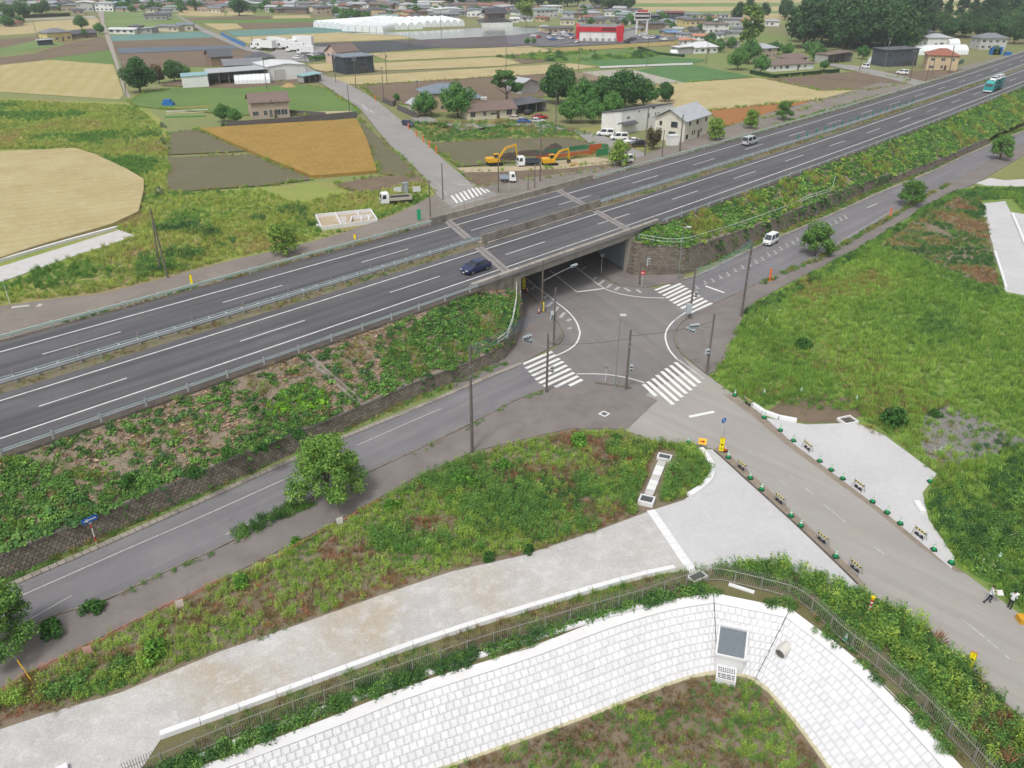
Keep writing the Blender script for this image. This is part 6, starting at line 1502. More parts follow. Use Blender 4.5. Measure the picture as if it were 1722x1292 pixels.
# big black roofed house
bh,bw_,bhh,brz=house((815,44),(860,43),14,38,'hip',30,'white','black','large traditional house with stacked black tiled roofs',storeys=1,ov=1.2)
MB().box(3,bw_-3,3.5,10.5,bhh+1,bhh+4.6).build('upper_wall',wallm('brown'),bh)
m=MB(); roof_geo(m,'gable',1.5,bw_-1.5,2,12,bhh+4.6,2.8); m.build('upper_roof',roofm('black',brz),bh)
for i in range(5): window(bh,5+i*(bw_-10)/4,3.5,bhh+2,1.5,1.5,0)
# greenhouses in rows
gi=0
for x0,x1,y0,y1,n,L in ((527,575,46,50,5,60),(575,645,53,55,6,55),(647,712,51,49,5,40),(714,782,46,44,6,38)):
    for i in range(n):
        xa=x0+(x1-x0)*i/n; xb=x0+(x1-x0)*(i+1)/n-.5; ya=y0+(y1-y0)*i/n; yb=y0+(y1-y0)*(i+1)/n; gi+=1
        tunnel((xa,ya),(xb,yb),L,4.0,['leftmost','second from left','third from left','fourth from left','fifth from left','sixth from left'][i]+' white film greenhouse in the '+{527: 'far left group above the wheat',575: 'group at the water edge',647: 'group left of the grey sided ones',714: 'group nearest the black roofed house'}[x0],group='greenhouses before the distant town',ribs=False)
# distant houses, one by one: x centre, base row, width, eave row, wall, roof, type, depth
FAR=[
 (12,15,26,8,'cream','grey','gable',10),(60,16,62,6,'white','pale grey','gable',22),(36,20,26,12,'cream','pale grey','gable',10),(96,16,17,6,'slate','dark grey','flat',12),(118,19,28,9,'beige','grey','hip',10),(144,19,28,5,'pale grey','white','gabley',16),(176,19,30,6,'white','pale grey','hip',11),(205,14,16,4,'cream','teal','gable',9),(132,24,20,17,'beige','dark grey','hip',8),
 (252,13,30,4,'beige','grey','hip',12),(278,18,22,7,'cream','brown','hip',10),(262,34,38,25,'grey','dark grey','hip',10),(282,30,18,22,'pale grey','grey','gable',8),(205,57,44,52,'white','white','gable',9),(227,52,20,45,'brown','dark grey','hip',8),(245,56,22,50,'grey','pale grey','shed',8),(282,53,36,45,'cream','grey','gable',11),(312,52,26,42,'cream','blue grey','gable',12),
 (298,19,22,12,'white','green grey','hip',9),(308,9,20,2,'cream','blue grey','gable',9),(330,17,34,8,'brown','dark grey','gable',12),(345,20,26,12,'beige','brown','gabley',12),(370,16,34,9,'pale grey','dark grey','gable',13),(404,17,46,6,'white','pale grey','gabley',20),(440,16,24,6,'white','white','flat',12),(455,20,18,12,'pale grey','pale grey','gable',9),(470,14,24,7,'tan','red brown','hip',10),(478,22,22,15,'brown','dark grey','hip',9),(498,23,36,15,'brown','black','hip',11),(490,13,20,6,'white','pale grey','gable',9),(515,14,26,6,'pale grey','grey','gable',10),(532,20,26,11,'cream','grey','hip',10),(548,24,30,13,'beige','dark grey','hip',11),(560,13,22,5,'white','blue grey','hip',10),(430,8,30,1,'tan','grey','gable',12),(500,6,26,0,'white','green grey','gable',12),(380,6,26,0,'beige','red brown','gable',12),
 (573,26,26,15,'beige','grey','hip',10),(592,29,26,19,'white','brown','hip',10),(602,14,30,7,'white','pale grey','gable',11),(613,32,22,19,'brown','dark grey','hip',9),(634,26,30,16,'tan','dark grey','hip',10),(640,15,38,8,'brown','brown','gable',12),(650,35,40,28,'pale grey','green grey','gable',10),(676,30,24,21,'tan','red brown','gabley',11),(680,36,22,31,'cream','red brown','gable',8),(690,16,22,8,'white','pale grey','hip',9),(703,22,32,14,'grey','grey','hip',12),(712,12,14,4,'white','white','flat',10),(732,12,22,4,'cream','white','flat',12),(730,20,22,13,'white','pale grey','gabley',9),(757,26,44,16,'white','white','gabley',20),(748,30,50,26,'grey','grey','gable',10),(775,27,28,20,'grey','grey','hip',10),(792,17,60,8,'pink','brown','gable',16),(830,18,50,9,'pale grey','red brown','gable',18),(800,28,30,18,'white','blue grey','gabley',12),
 (862,22,36,12,'pale grey','pale grey','gabley',18),(866,38,14,34,'white','white','gable',7),(920,30,36,17,'pale grey','green grey','gable',16),(934,22,24,11,'white','white','flat',12),(908,36,16,30,'tan','red brown','hip',8),(954,42,24,33,'cream','grey','hip',10),(943,56,44,48,'tan','dark grey','gable',12),(912,52,12,47,'tan','pale grey','hip',6),(976,30,22,23,'brown','brown','hip',9),(996,32,28,22,'cream','pale grey','hip',10),(1000,42,38,34,'beige','dark grey','hip',11),(1018,36,22,30,'pale grey','grey','hip',9),(1030,27,26,19,'white','grey','hip',10),(1050,34,28,25,'pale grey','green grey','gable',12),(1040,22,20,14,'white','pale grey','gable',8),(1066,40,22,32,'grey','black','hip',9),(982,18,18,11,'white','grey','gable',8),
 (1100,50,34,40,'brown','dark grey','gable',12),(1096,36,22,27,'slate','dark grey','gable',10),(1132,36,34,22,'dark grey','dark red','gable',14),(1122,60,24,52,'white','grey','gabley',10),(1132,62,20,55,'tan','blue','gable',9),(1148,44,26,32,'cream','grey','gabley',12),(1168,52,34,34,'yellow','dark grey','gable',12),(1172,32,22,25,'cream','blue grey','hip',9),(1192,32,18,26,'beige','dark grey','hip',8),(1180,68,30,62,'white','orange','gable',9),(1158,76,24,70,'white','orange','gabley',8),(1208,56,34,41,'white','brown','hip',11),(1184,54,28,48,'grey','grey','gable',9),(1240,44,44,33,'pale grey','grey','gable',12),(1264,46,34,34,'white','orange','gabley',14),(1212,31,16,29,'white','grey','hip',7),(1238,58,20,48,'pale grey','grey','hip',8),(1112,26,18,22,'grey','green grey','gable',8),(1298,44,24,36,'white','pale grey','hip',9),(1230,80,26,73,'pale grey','brown','shed',8),(8,30,18,24,'white','grey','gable',8),(12,44,20,38,'pink','red brown','hip',8),
]
r_=random.Random(77)
def extra(x0,x1,y0,y1,n,wmin,wmax):
    for _ in range(n*40):
        if n <= 0: break
        x,y,w=r_.uniform(x0,x1),r_.uniform(y0,y1),r_.uniform(wmin,wmax)
        if any(abs(x-f[0])<(w+f[2])*.33 and abs(y-f[1])<1.4 for f in FAR): continue
        FAR.append((round(x),round(y,1),round(w),y-w*.33,r_.choice(['cream','white','beige','grey','brown','pale grey','tan','white']),r_.choice(['grey','dark grey','brown','pale grey','blue grey','black','dark grey','red brown','grey']),r_.choice(['hip','gable','gabley','hip']),9)); n -= 1
for e_ in ((0,235,1,20,34,13,24),(240,570,1,22,60,13,24),(560,700,2,36,34,13,20),(700,850,2,30,26,13,22),(855,965,16,40,8,13,20),(975,1075,14,44,20,13,20),(1080,1250,26,66,24,13,20),(560,850,0,6,10,13,18)): extra(*e_)
# names for the zones the distant houses stand in
def zone(x,y):
    if x<230: return 'above the upper left fields' if y<40 else 'by the far gravel lane'
    if x<330: return 'at the bend of the far lane'
    if x<570: return 'behind the distant middle fields'
    if x<700: return 'above the left greenhouses'
    if x<812: return 'behind the right greenhouses'
    if x<965: return 'beyond the car park'
    if x<1080: return 'behind the red and white shop'
    if x<1230: return 'right of the tall shop sign'
    return 'left of the big dark wood'
zc={}; seen={}
for f_ in FAR: zc.setdefault((f_[5],f_[4],zone(f_[0],f_[1])),[]).append(f_)
for f_ in FAR:
    x,y,w,e,wc,rc,rt_,dp=f_; zk=(rc,wc,zone(x,y)); grp=sorted(zc[zk])
    lab=('%s roofed %s house %s' % (rc,wc,zk[2])) if len(grp)==1 else ('%s %s roofed %s house %s' % (ORD[grp.index(f_)],rc,wc,zk[2]))
    tl=random.Random(int(x*13+y)).uniform(-1.2,1.2)
    house((x-w/2,y+.4+tl*.4),(x+w/2,y+.4-tl*.4),dp,e,rt_,e-(3.2 if rt_ != 'flat' else 1),wc,rc,lab,'auto',.6,group='houses of the distant town',door=False)
for zx in ((0,235,6,22,12),(240,570,8,24,22),(565,700,8,34,12),(700,850,8,30,10),(975,1075,18,44,10)):
    wood([(zx[0],zx[2]),(zx[1],zx[2]),(zx[1],zx[3]),(zx[0],zx[3])],zx[4],['faro','mid'],'garden tree between the houses '+zone((zx[0]+zx[1])/2,15),'garden trees of the distant town',.45,.8)
# house foundation, portable toilet, boards
fo=G(532,372); fd=empty('house_foundation',fo,0,'white concrete footing walls of an unfinished house','foundation')
q5b=lambda x,y: G(500+x/4.783,280+y/4.783)
for a,b in (((150,415),(590,370)),((590,370),(645,455)),((645,455),(200,515)),((200,515),(150,415)),((308,400),(355,490)),((330,440),(395,435)),((440,430),(600,415)),((440,430),(430,475)),((480,380),(500,425)),((510,430),(520,465)),((570,425),(580,460)),((350,470),(395,465)),((155,495),(190,495))):
    p,q=q5b(*a)-fo,q5b(*b)-fo; MB().beam(p+Vector((0,0,.35)),q+Vector((0,0,.35)),.18,.7).build('footing',m_newconc,fd)
m=MB(); pl=[q5b(*c)-fo for c in ((150,415),(590,370),(645,455),(200,515))]; m.add([(p.x,p.y,.1) for p in pl],[(0,3,2,1)]); m.build('slab',m_beige,fd)
m=MB(); m.box(-.5,.5,-.5,.5,0,2.1); m.box(-.55,.55,-.55,.55,2.1,2.25); t=m.build('cabin',P('toilet grey',A('#9aa0a6'),.5),empty('portable_toilet',G(682,326),.4,'grey portable toilet beside the parked dump truck','toilet'))
MB().box(-.38,.38,-.53,-.5,.1,1.95).build('door',P('toilet door',A('#b3b8bc'),.5),t.parent)
for x,y,lab in ((669,327,'white board standing behind the dump truck'),(701,326,'white tilted board right of the portable toilet')):
    r_=empty('board',G(x,y),.3,lab,'board'); MB().box(-.8,.8,-.04,.04,.4,1.5).build('panel',mwh,r_); m=MB(); m.box(-.7,-.64,-.03,.03,0,.4); m.box(.64,.7,-.03,.03,0,.4); m.build('leg',m_grey,r_)
# blue things
m=MB(); g0=G(1668,92)
for i in range(5): m.box(-1.2+i*.9,.6+i*.9,-1,1,0,3.0+.5*math.sin(i*2)),
tag(m.build('tarpaulin',P('blue tarp',A('#2f78c0'),.4,0,.2,1),None,g0),'bright blue tarpaulin heap by the highway at far right','tarpaulin')
m=MB(); m.box(-1.5,1.5,-1,1,0,1.4); m.box(-1.2,1.1,-.8,.8,1.4,1.8); tag(m.build('tarpaulin',P('blue tarp',A('#2f78c0')),None,G(1694,94)),'smaller blue covered heap right of the big one','tarpaulin')
m=MB(); m.box(-1.6,1.6,-1.2,1.0,0,1.2); m.box(-1.2,.9,-.7,.8,1.2,1.9); tag(m.build('tarpaulin',P('blue tarp',A('#2f78c0')),None,G(284,178)),'blue tarpaulin heap at the allotment','tarpaulin')
# blue film fence by the far lane
gwall([(372,60),(390,70),(412,80)],2.0,.15,P('blue sheet',A('#3f86c6'),.5,0,.1,1,True),'bright blue sheet fence along the far lane','fence','fence',4)
# allotment rows
for i,(a,b,c) in enumerate((((280,184),(355,180),'#b8955a'),((280,189),(350,186),'#cfc9ba'),((280,193),(345,190),'#b4b48a'),((278,198),(345,196),'#5f9250'))):
    m=MB(); p,q=G(*a),G(*b); m.beam((0,0,.15),q-p+Vector((0,0,.15)),.9,.35); tag(m.build('vegetable_bed',P('bed %d' % i,A(c),.9,0,.25,2),None,p),['straw covered','white film covered','pale green','dark green leafy'][i]+' vegetable bed of the allotment','vegetable bed')
# net fence round the dug plot
m_gn=P('green net',A('#3f8a5c'),.7,0,.15,2,True); m_on=P('orange panel',A('#cc6a3a'),.7,0,.1,2,True)
q6=lambda x,y: (730+x/4.92,210+y/4.92)
gwall([q6(840,262),q6(1000,240),q6(1240,205),q6(1440,200)],1.1,.08,m_gn,'long green net fence behind the orange sheeting','net_fence','fence',2.5)
gwall([q6(840,300),q6(1000,285),q6(1300,248)],1.0,.1,m_on,'long orange sheeting round the excavation','sheeting','fence',2.0)
gwall([q6(1280,245),q6(1380,232)],2.2,.1,m_on,'tall orange panel at the end of the excavation','sheeting','fence',2.0)
gwall([q6(1340,262),q6(1440,250)],1.6,.08,m_gn,'short green net before the orange panel','net_fence','fence',2.0)
def heap(px,rx,ry,h,m,label,name='soil_heap',seed=1):
    rg=random.Random(seed); mb=MB(); n,k=14,5; vs=[]
    for j in range(k+1):
        t=j/k
        for i in range(n): a=6.283*i/n; r_=(1-t)*(1+rg.uniform(-.16,.16)); vs.append((math.cos(a)*r_*rx,math.sin(a)*r_*ry,h*(1-(1-t)**1.6)*(1+rg.uniform(-.15,.15)) if j else 0))
    mb.add(vs,[(j*n+i,j*n+(i+1) % n,(j+1)*n+(i+1) % n,(j+1)*n+i) for j in range(k) for i in range(n)])
    return tag(mb.build(name,m,None,G(*px)),label,'heap')
m_ds=P('dug dark soil',A('#4f443c'),.95,0,.25,3,True,bstr=.5)
heap(q6(620,290),4,1.5,1.6,m_ds,'dark soil heap under the first excavator bucket',seed=1); heap(q6(820,255),7,1.6,1.3,m_ds,'long dark soil heap between the excavators',seed=2); heap(q6(1000,225),3,2,2.0,m_ds,'dark soil heap behind the second excavator',seed=3)
heap(q6(1160,335),2.2,1.2,.7,P('sand',A('#b89a6c'),.95,0,.2,3,True),'light sand heap under the second bucket',seed=4); heap((486,147),3,2,1.4,P('sand',A('#b89a6c')),'gravel heap in the green field',seed=5)
# ---------------------------------------------------------------- vehicles (front towards +x, origin on the ground under the middle)
m_tyre=P('tyre',A('#232323'),.85,0,.1,4); m_rim=P('rim',A('#9a9c9e'),.35,.6,.05,4)
m_cglass=GLASS('car glass',(0.02,0.025,0.03)); m_head=P('headlight',A('#e4e8ea'),.15,0,.03,4,spec=.6); m_tail=P('tail light',A('#a01c1c'),.25,0,.05,4)
m_trim=P('black trim',A('#1d1d1f'),.6,0,.1,4); m_platew=P('number plate',A('#e2e2de'),.5)
def paint(name,h,k=.85): return P('paint '+name,A(h,k),.28,0.0,.02,1,spec=.6)
def carm(root_name,label,paint_,L,Wd,prof,cab,cat='car',group=None,wheels=None,wr=.31,loc=(0,0,0),rz=0,detail=True):
    """prof: (x, z) along bonnet and boot; cab: (x windscreen foot, x roof front, x roof rear, x rear foot, belt z, roof z)"""
    root=empty(root_name,loc,rz,label,cat,group); w=Wd/2
    xs=[p[0] for p in prof]; n=len(prof); vs=[]
    for x,z in prof:
        e=min(1,max(0,(L/2-abs(x))/.35)); k=.86+.14*math.sin(e*math.pi/2); zl=.26+(1-e)*.10
        vs+=[(x,-w*k*.93,zl),(x,-w*k,.5),(x,-w*k*.99,z-.08),(x,-w*k*.90,z),(x,w*k*.90,z),(x,w*k*.99,z-.08),(x,w*k,.5),(x,w*k*.93,zl)]
    mb=MB(); fs=[]
    for i in range(n-1):
        for j in range(8): a,b=i*8+j,i*8+(j+1) % 8; fs.append((a,a+8,b+8,b))
    fs+=[tuple(range(8)),tuple(range((n-1)*8,n*8))[::-1]]
    mb.add(vs,fs)
    a,b,c,d,zb,zr=cab; wb,wt=w*.90,w*.78
    mb.add([(a,-wb,zb),(a,wb,zb),(d,wb,zb),(d,-wb,zb),(b,-wt,zr-.05),(b,wt,zr-.05),(c,wt,zr-.05),(c,-wt,zr-.05),(b-.12,-wt*.9,zr),(b-.12,wt*.9,zr),(c+.12,wt*.9,zr),(c+.12,-wt*.9,zr)],
           [(0,1,5,4),(1,2,6,5),(2,3,7,6),(3,0,4,7),(4,5,9,8),(5,6,10,9),(6,7,11,10),(7,4,8,11),(8,9,10,11)])
    mb.build('body',paint_,root)
    def pane(name,q,off=.012):
        q=[Vector(x) for x in q]; c_=sum(q,Vector())/4; nn_=(q[1]-q[0]).cross(q[3]-q[0]).normalized()
        if nn_.dot(c_-Vector((0,0,zb-.3)))<0: nn_=-nn_
        m=MB(); m.add([c_+(x-c_)*.9+nn_*off for x in q],[(0,1,2,3)]); return m.build(name,m_cglass,root)
    T=lambda x0,x1,t: x0+(x1-x0)*t
    pane('windscreen',[(a,-wb,zb),(a,wb,zb),(b,wt,zr-.05),(b,-wt,zr-.05)])
    pane('rear_window',[(d,-wb,zb),(d,wb,zb),(c,wt,zr-.05),(c,-wt,zr-.05)])
    for s in (-1,1):
        for t0,t1 in ((.02,.47),(.5,.98)):
            pane('side_window',[(T(a,d,t0),s*wb,zb),(T(a,d,t1),s*wb,zb),(T(b,c,t1),s*wt,zr-.05),(T(b,c,t0),s*wt,zr-.05)])
    if not detail: pass
    f0,r0=max(xs),min(xs); zf=prof[0][1] if prof[0][0]>0 else prof[-1][1]
    for s in (-1,1):
        o=MB().box(-.04,.03,-.16,.16,-.08,.08).build('headlight',m_head,root,(f0-.03,s*w*.62,.66)); o.rotation_euler.z=s*.2
        MB().box(-.03,.04,-.09,.09,-.16,.16).build('tail_light',m_tail,root,(r0+.02,s*w*.72,.82))
        MB().box(-.06,.06,-.09,.09,-.06,.07).build('mirror',paint_,root,(a-.15,s*(w+.06),zb+.06))
    MB().box(-.02,.03,-.45,.45,-.07,.07).build('grille',m_trim,root,(f0-.02,0,.5))
    MB().box(-.02,.02,-.17,.17,-.08,.08).build('number_plate',m_platew,root,(f0+.01,0,.38))
    wx=wheels or (L*.31,-L*.30)
    wheel_set(root,[(x,s*(w-.10),wr) for x in wx for s in (-1,1)],wr,.2)
    return root
WH={}
def wheel_set(root,pos,r,t):
    if (r,t) not in WH:
        a=MB(); a.tube([(0,-t/2,0),(0,t/2,0)],r,14); b=MB(); b.tube([(0,-t/2-.012,0),(0,t/2+.012,0)],r*.6,10)
        x=a.build('wheel',m_tyre,root); y=b.build('rim',m_rim,x); WH[(r,t)]=(x.data,y.data); x.location=pos[0]; pos=pos[1:]
    for p in pos:
        x=bpy.data.objects.new('wheel',WH[(r,t)][0]); y=bpy.data.objects.new('rim',WH[(r,t)][1]); COL.objects.link(x); COL.objects.link(y); x.parent=root; y.parent=x; x.location=p
HATCH=dict(L=4.3,Wd=1.76,prof=[(2.15,.62),(2.02,.78),(1.2,.94),(.9,.97),(-1.7,.99),(-2.05,.93),(-2.15,.6)],cab=(1.05,.25,-1.35,-2.0,.96,1.47),wr=.32)
MINI=dict(L=4.7,Wd=1.74,prof=[(2.35,.65),(2.2,.86),(1.55,1.0),(-2.2,1.02),(-2.35,.7)],cab=(1.6,.85,-2.1,-2.3,1.0,1.86),wr=.32)
KEI=dict(L=3.4,Wd=1.48,prof=[(1.7,.6),(1.64,.88),(1.3,1.0),(-1.62,1.02),(-1.7,.7)],cab=(1.42,.88,-1.5,-1.66,.99,1.88),wr=.27)
SED=dict(L=4.5,Wd=1.72,prof=[(2.25,.6),(2.1,.76),(1.1,.9),(-1.5,.93),(-2.1,.92),(-2.25,.6)],cab=(.95,.2,-.95,-1.65,.92,1.42),wr=.31)
def headat(s,back=False): return RDang(s)+(math.pi if back else 0)
p_white=paint('white','#e8e9ea',.85); p_navy=paint('navy','#27335c',.7); p_silver=paint('silver','#b4b6bb'); p_black=paint('black','#2a2b2e'); p_blue=paint('blue','#2f5aa0'); p_beige=paint('champagne','#c8bcab'); p_red=paint('red','#b02a2c'); p_grey=paint('grey','#6f7378')
carm('hatchback_car','dark blue hatchback driving on the highway just before the bridge',p_navy,loc=RD(52.6,-1.9,HWZ+.012),rz=headat(52,True),**HATCH)
carm('minivan','silver minivan driving away on the far carriageway',p_silver,'x' and MINI['L'],MINI['Wd'],MINI['prof'],MINI['cab'],'car',None,None,.32,RD(149.2,13.1,HWZ+.012),headat(149))
g=G(1295,411); ga,gb=G(1240,440),G(1340,386); hd=math.atan2(ga.y-gb.y,ga.x-gb.x)
carm('kei_van','small white boxy van driving down the right frontage road',p_white,loc=g+Vector((0,0,.055)),rz=hd,**KEI)
def park(kind,px,ang,pt,label,name,z=.27): return carm(name,label,pt,loc=G(*px)+Vector((0,0,z)),rz=ang,**kind)
park(MINI,(1018,230),2.9,p_white,'white van parked farthest from the white house','parked_van')
park(MINI,(1041,237),3.1,p_white,'white van parked nearest the white house wall','parked_van')
park(SED,(1063,243),3.4,p_white,'white saloon car parked right of the two vans','parked_car')
park(HATCH,(1073,247),3.4,p_black,'dark car half hidden behind the purplish bush','parked_car')
park(KEI,(1052,276),3.6,p_white,'white kei van parked behind the street tree by the highway','parked_van')
park(HATCH,(882,208),.1,p_blue,'bright blue car parked before the carport','parked_car',.03)
park(HATCH,(868,203),.15,p_beige,'champagne car parked left of the blue one','parked_car',.03)
park(SED,(908,200),.3,p_red,'red car under the edge of the carport','parked_car',.03)
park(HATCH,(889,192),1.2,p_black,'black car inside the carport','parked_car',.03)
park(HATCH,(904,207),.4,P('car cover',A('#d9dadc'),.7),'white covered car right of the blue one','parked_car',.03)
park(HATCH,(686,213),-.9,p_navy,'dark blue car waiting at the lane mouth beside the country road','waiting_car')
park(MINI,(1517,126),2.6,p_white,'white van on the lane before the charcoal house','driving_van')
park(KEI,(1455,116),2.6,p_white,'small white vehicle half way along the lane by the tilled field','driving_van')
def truck(label,px,ang,cabp,bed,z=.27,name='dump_truck',L=6.0,scale=1.0,bedm=None,load=None):
    root=empty(name,G(*px)+Vector((0,0,z)),ang,label,'truck'); root.scale=(scale,)*3
    w=1.08; mb=MB(); x1=L/2
    mb.add([(x1,-w,.5),(x1,w,.5),(x1-1.55,w,.5),(x1-1.55,-w,.5),(x1+.02,-w,1.3),(x1+.02,w,1.3),(x1-1.6,w,1.3),(x1-1.6,-w,1.3),(x1-.28,-w*.93,2.28),(x1-.28,w*.93,2.28),(x1-1.55,w*.93,2.3),(x1-1.55,-w*.93,2.3)],
           [(3,2,1,0),(0,1,5,4),(1,2,6,5),(2,3,7,6),(3,0,4,7),(4,5,9,8),(5,6,10,9),(6,7,11,10),(7,4,8,11),(8,9,10,11)])
    mb.build('cab',cabp,root)
    MB().add([(x1+.012,-w*.86,1.36),(x1+.012,w*.86,1.36),(x1-.24,w*.82,2.14),(x1-.24,-w*.82,2.14)],[(0,1,2,3)]).build('windscreen',m_cglass,root)
    for s in (-1,1):
        MB().add([(x1-.25,s*(w+.01),1.36),(x1-1.05,s*(w+.01),1.36),(x1-1.05,s*(w*.94+.01),2.1),(x1-.42,s*(w*.94+.01),2.1)],[(0,1,2,3)]).build('side_window',m_cglass,root)
        MB().box(-.04,.03,-.16,.16,-.1,.1).build('headlight',m_head,root,(x1+.01,s*.75,.75))
        MB().box(-.05,.05,-.08,.08,-.2,.2).build('mirror',m_trim,root,(x1+.05,s*(w+.18),1.75))
    MB().box(0,.06,-.7,.7,.62,.9).build('grille',m_trim,root,(x1-.02,0,0)); MB().box(-.02,.08,-w,w,.38,.58).build('bumper',cabp,root,(x1,0,0))
    MB().box(-L/2+.1,x1-1.6,-.42,.42,.5,.78).build('chassis',m_trim,root)
    bm=bedm or P('bed steel',A('#8e9296'),.5,.2,.1,2)
    xa,xb=-L/2,x1-1.75
    if bed=='open':
        MB().box(xa,xb,-w,w,.85,.95).build('bed',bm,root)
        for s in (-1,1): MB().box(xa,xb,s*w-.04,s*w+.04,.95,1.5).build('side_board',bm,root)
        for x in (xa,xb): MB().box(x-.04,x+.04,-w,w,.95,1.5 if x<0 else 1.85).build('end_board',bm,root)
        if load: MB().box(xa+.3,xb-.3,-w*.8,w*.8,.95,1.35).build('load',load,root)
    elif bed=='box':
        MB().box(xa,xb+.1,-w-.05,w+.05,.85,3.1).build('cargo_box',bm,root)
    wheel_set(root,[(x,s*(w-.16),.4) for x in (x1-.85,xa+1.2) for s in (-1,1)],.4,.26)
    return root
truck('white dump truck parked on the verge left of the country road',(666,343),math.pi+.32,p_white,'open',.02,bedm=P('cream steel',A('#c9c2b4'),.6),load=m_trim)
truck('small white truck with dark bed between the two excavators',(888,280),math.pi+.25,p_white,'open',.06,L=5.2,bedm=P('dark bed',A('#4a5560'),.6))
truck('white pickup truck waiting by the far crosswalk',(854,308),.05,p_white,'open',.27,'pickup_truck',L=3.9,scale=.85,bedm=P('pickup bed',A('#a9b4c4'),.5))
for i,(x,y,s,lab) in enumerate(((438,84,1.5,'white box trailer at the left end of the truck yard'),(449,85,1.5,'white box truck second in the truck yard'),(460,80,1.5,'white box truck behind the second one'),(469,82,1.5,'beige fronted box truck in the truck yard'),(484,84,1.4,'white box truck in the middle of the truck yard'),(506,83,1.9,'largest white box truck in the truck yard'),(497,88,1.3,'white truck nearest in the truck yard'),(514,92,1.2,'white truck at the front right of the truck yard'))):
    truck(lab,(x,y),2.6+.1*i,p_white,'box',.1,'box_truck',L=6.5,scale=s,bedm=p_white)
for i,(x,y) in enumerate(((499,99),(509,98),(517,97),(524,94),(532,93),(540,93),(548,93),(555,92))):
    park(HATCH,(x,y+1),2.4,(p_white,p_silver,p_grey)[i % 3],ORD[i]+' car in the front row of the truck yard','parked_car',.1)['group']='cars in the truck yard'
cars={}
for i,(x,y,c) in enumerate(((898,63,0),(906,65,5),(923,66,0),(929,69,4),(941,68,0),(971,73,0),(925,60,3),(933,61,0),(941,62,1),(949,60,0),(953,63,0),(946,57,0),(958,61,4),(962,66,0),(1054,73,3),(1059,70,3),(1064,68,3),(1077,62,0),(1083,65,0),(1088,67,0),(1094,66,1),(1099,66,0),(1104,65,4),(1116,69,0),(1083,60,0))):
    pt=(p_white,p_silver,p_beige,p_black,p_blue,p_red)[c]; nm=('white','silver','beige','black','blue','red')[c]
    ahead='left of the shop' if x<975 else 'right of the shop'
    cars.setdefault((nm,ahead),[]).append((x,park(HATCH,(x,y),.3+(i % 4)*.8,pt,'','parked_car',.3)))
for (nm,ahead),L in cars.items():
    for i,(x,o) in enumerate(sorted(L,key=lambda t: t[0])): o['label']=(ORD[i]+' ' if len(L)>1 else '')+nm+' car parked '+ahead; o['group']='cars parked round the shop'
# car carrier
c0=RD(272.5,-2.0,HWZ+.012); cc=empty('car_carrier',c0,headat(272,True),'turquoise car carrier lorry on the near carriageway at far right','truck')
p_teal=paint('turquoise','#2fa0a2'); m_tealst=P('turquoise frame',A('#2c8a8c',.8),.45,0,.08,2)
MB().add([(6.2,-1.22,.5),(6.2,1.22,.5),(4.0,1.22,.5),(4.0,-1.22,.5),(6.25,-1.22,1.7),(6.25,1.22,1.7),(4.0,1.22,1.7),(4.0,-1.22,1.7),(5.95,-1.12,2.75),(5.95,1.12,2.75),(4.0,1.12,3.3),(4.0,-1.12,3.3)],[(3,2,1,0),(0,1,5,4),(1,2,6,5),(2,3,7,6),(3,0,4,7),(4,5,9,8),(5,6,10,9),(6,7,11,10),(7,4,8,11),(8,9,10,11)]).build('cab',p_teal,cc)
MB().add([(6.25,-1.08,1.78),(6.25,1.08,1.78),(6.0,1.02,2.6),(6.0,-1.02,2.6)],[(0,1,2,3)]).build('windscreen',m_cglass,cc)
MB().box(6.2,6.3,-1.2,1.2,.4,.7).build('bumper',p_white,cc)
for z in (1.0,2.7): MB().box(-6.4,3.6,-1.2,1.2,z,z+.12).build('deck',m_tealst,cc)
for i in range(6):
    for s in (-1,1): m=MB(); x=-6.2+i*1.9; m.beam((x,s*1.22,.9),(x+.5,s*1.22,3.4),.12,.14); m.build('side_post',m_tealst,cc)
for s in (-1,1):
    for z in (1.9,3.4): MB().beam((-6.4,s*1.22,z),(3.6,s*1.22,z),.1,.14).build('side_rail',m_tealst,cc)
wheel_set(cc,[(x,s*.95,.48) for x in (5.2,3.2,-2.5,-3.6,-4.7) for s in (-1,1)],.48,.3)
for i,(x,z,pt) in enumerate(((1.6,2.84,p_white),(-2.6,2.84,p_white),(-5.2,2.84,p_white),(1.0,1.13,p_silver),(-3.8,1.13,p_grey))):
    carm('carried_car',['white car at the front of the carrier upper deck','white car in the middle of the carrier upper deck','white car at the back of the carrier upper deck','silver car at the front of the carrier lower deck','grey car at the back of the carrier lower deck'][i],pt,loc=c0+Matrix.Rotation(headat(272,True),3,'Z') @ Vector((x,0,z)),rz=headat(272,True),**{**HATCH,'L': 3.9,'prof': [(a*.9,b) for a,b in HATCH['prof']],'cab': tuple(v*.9 if i<4 else v for i,v in enumerate(HATCH['cab']))})
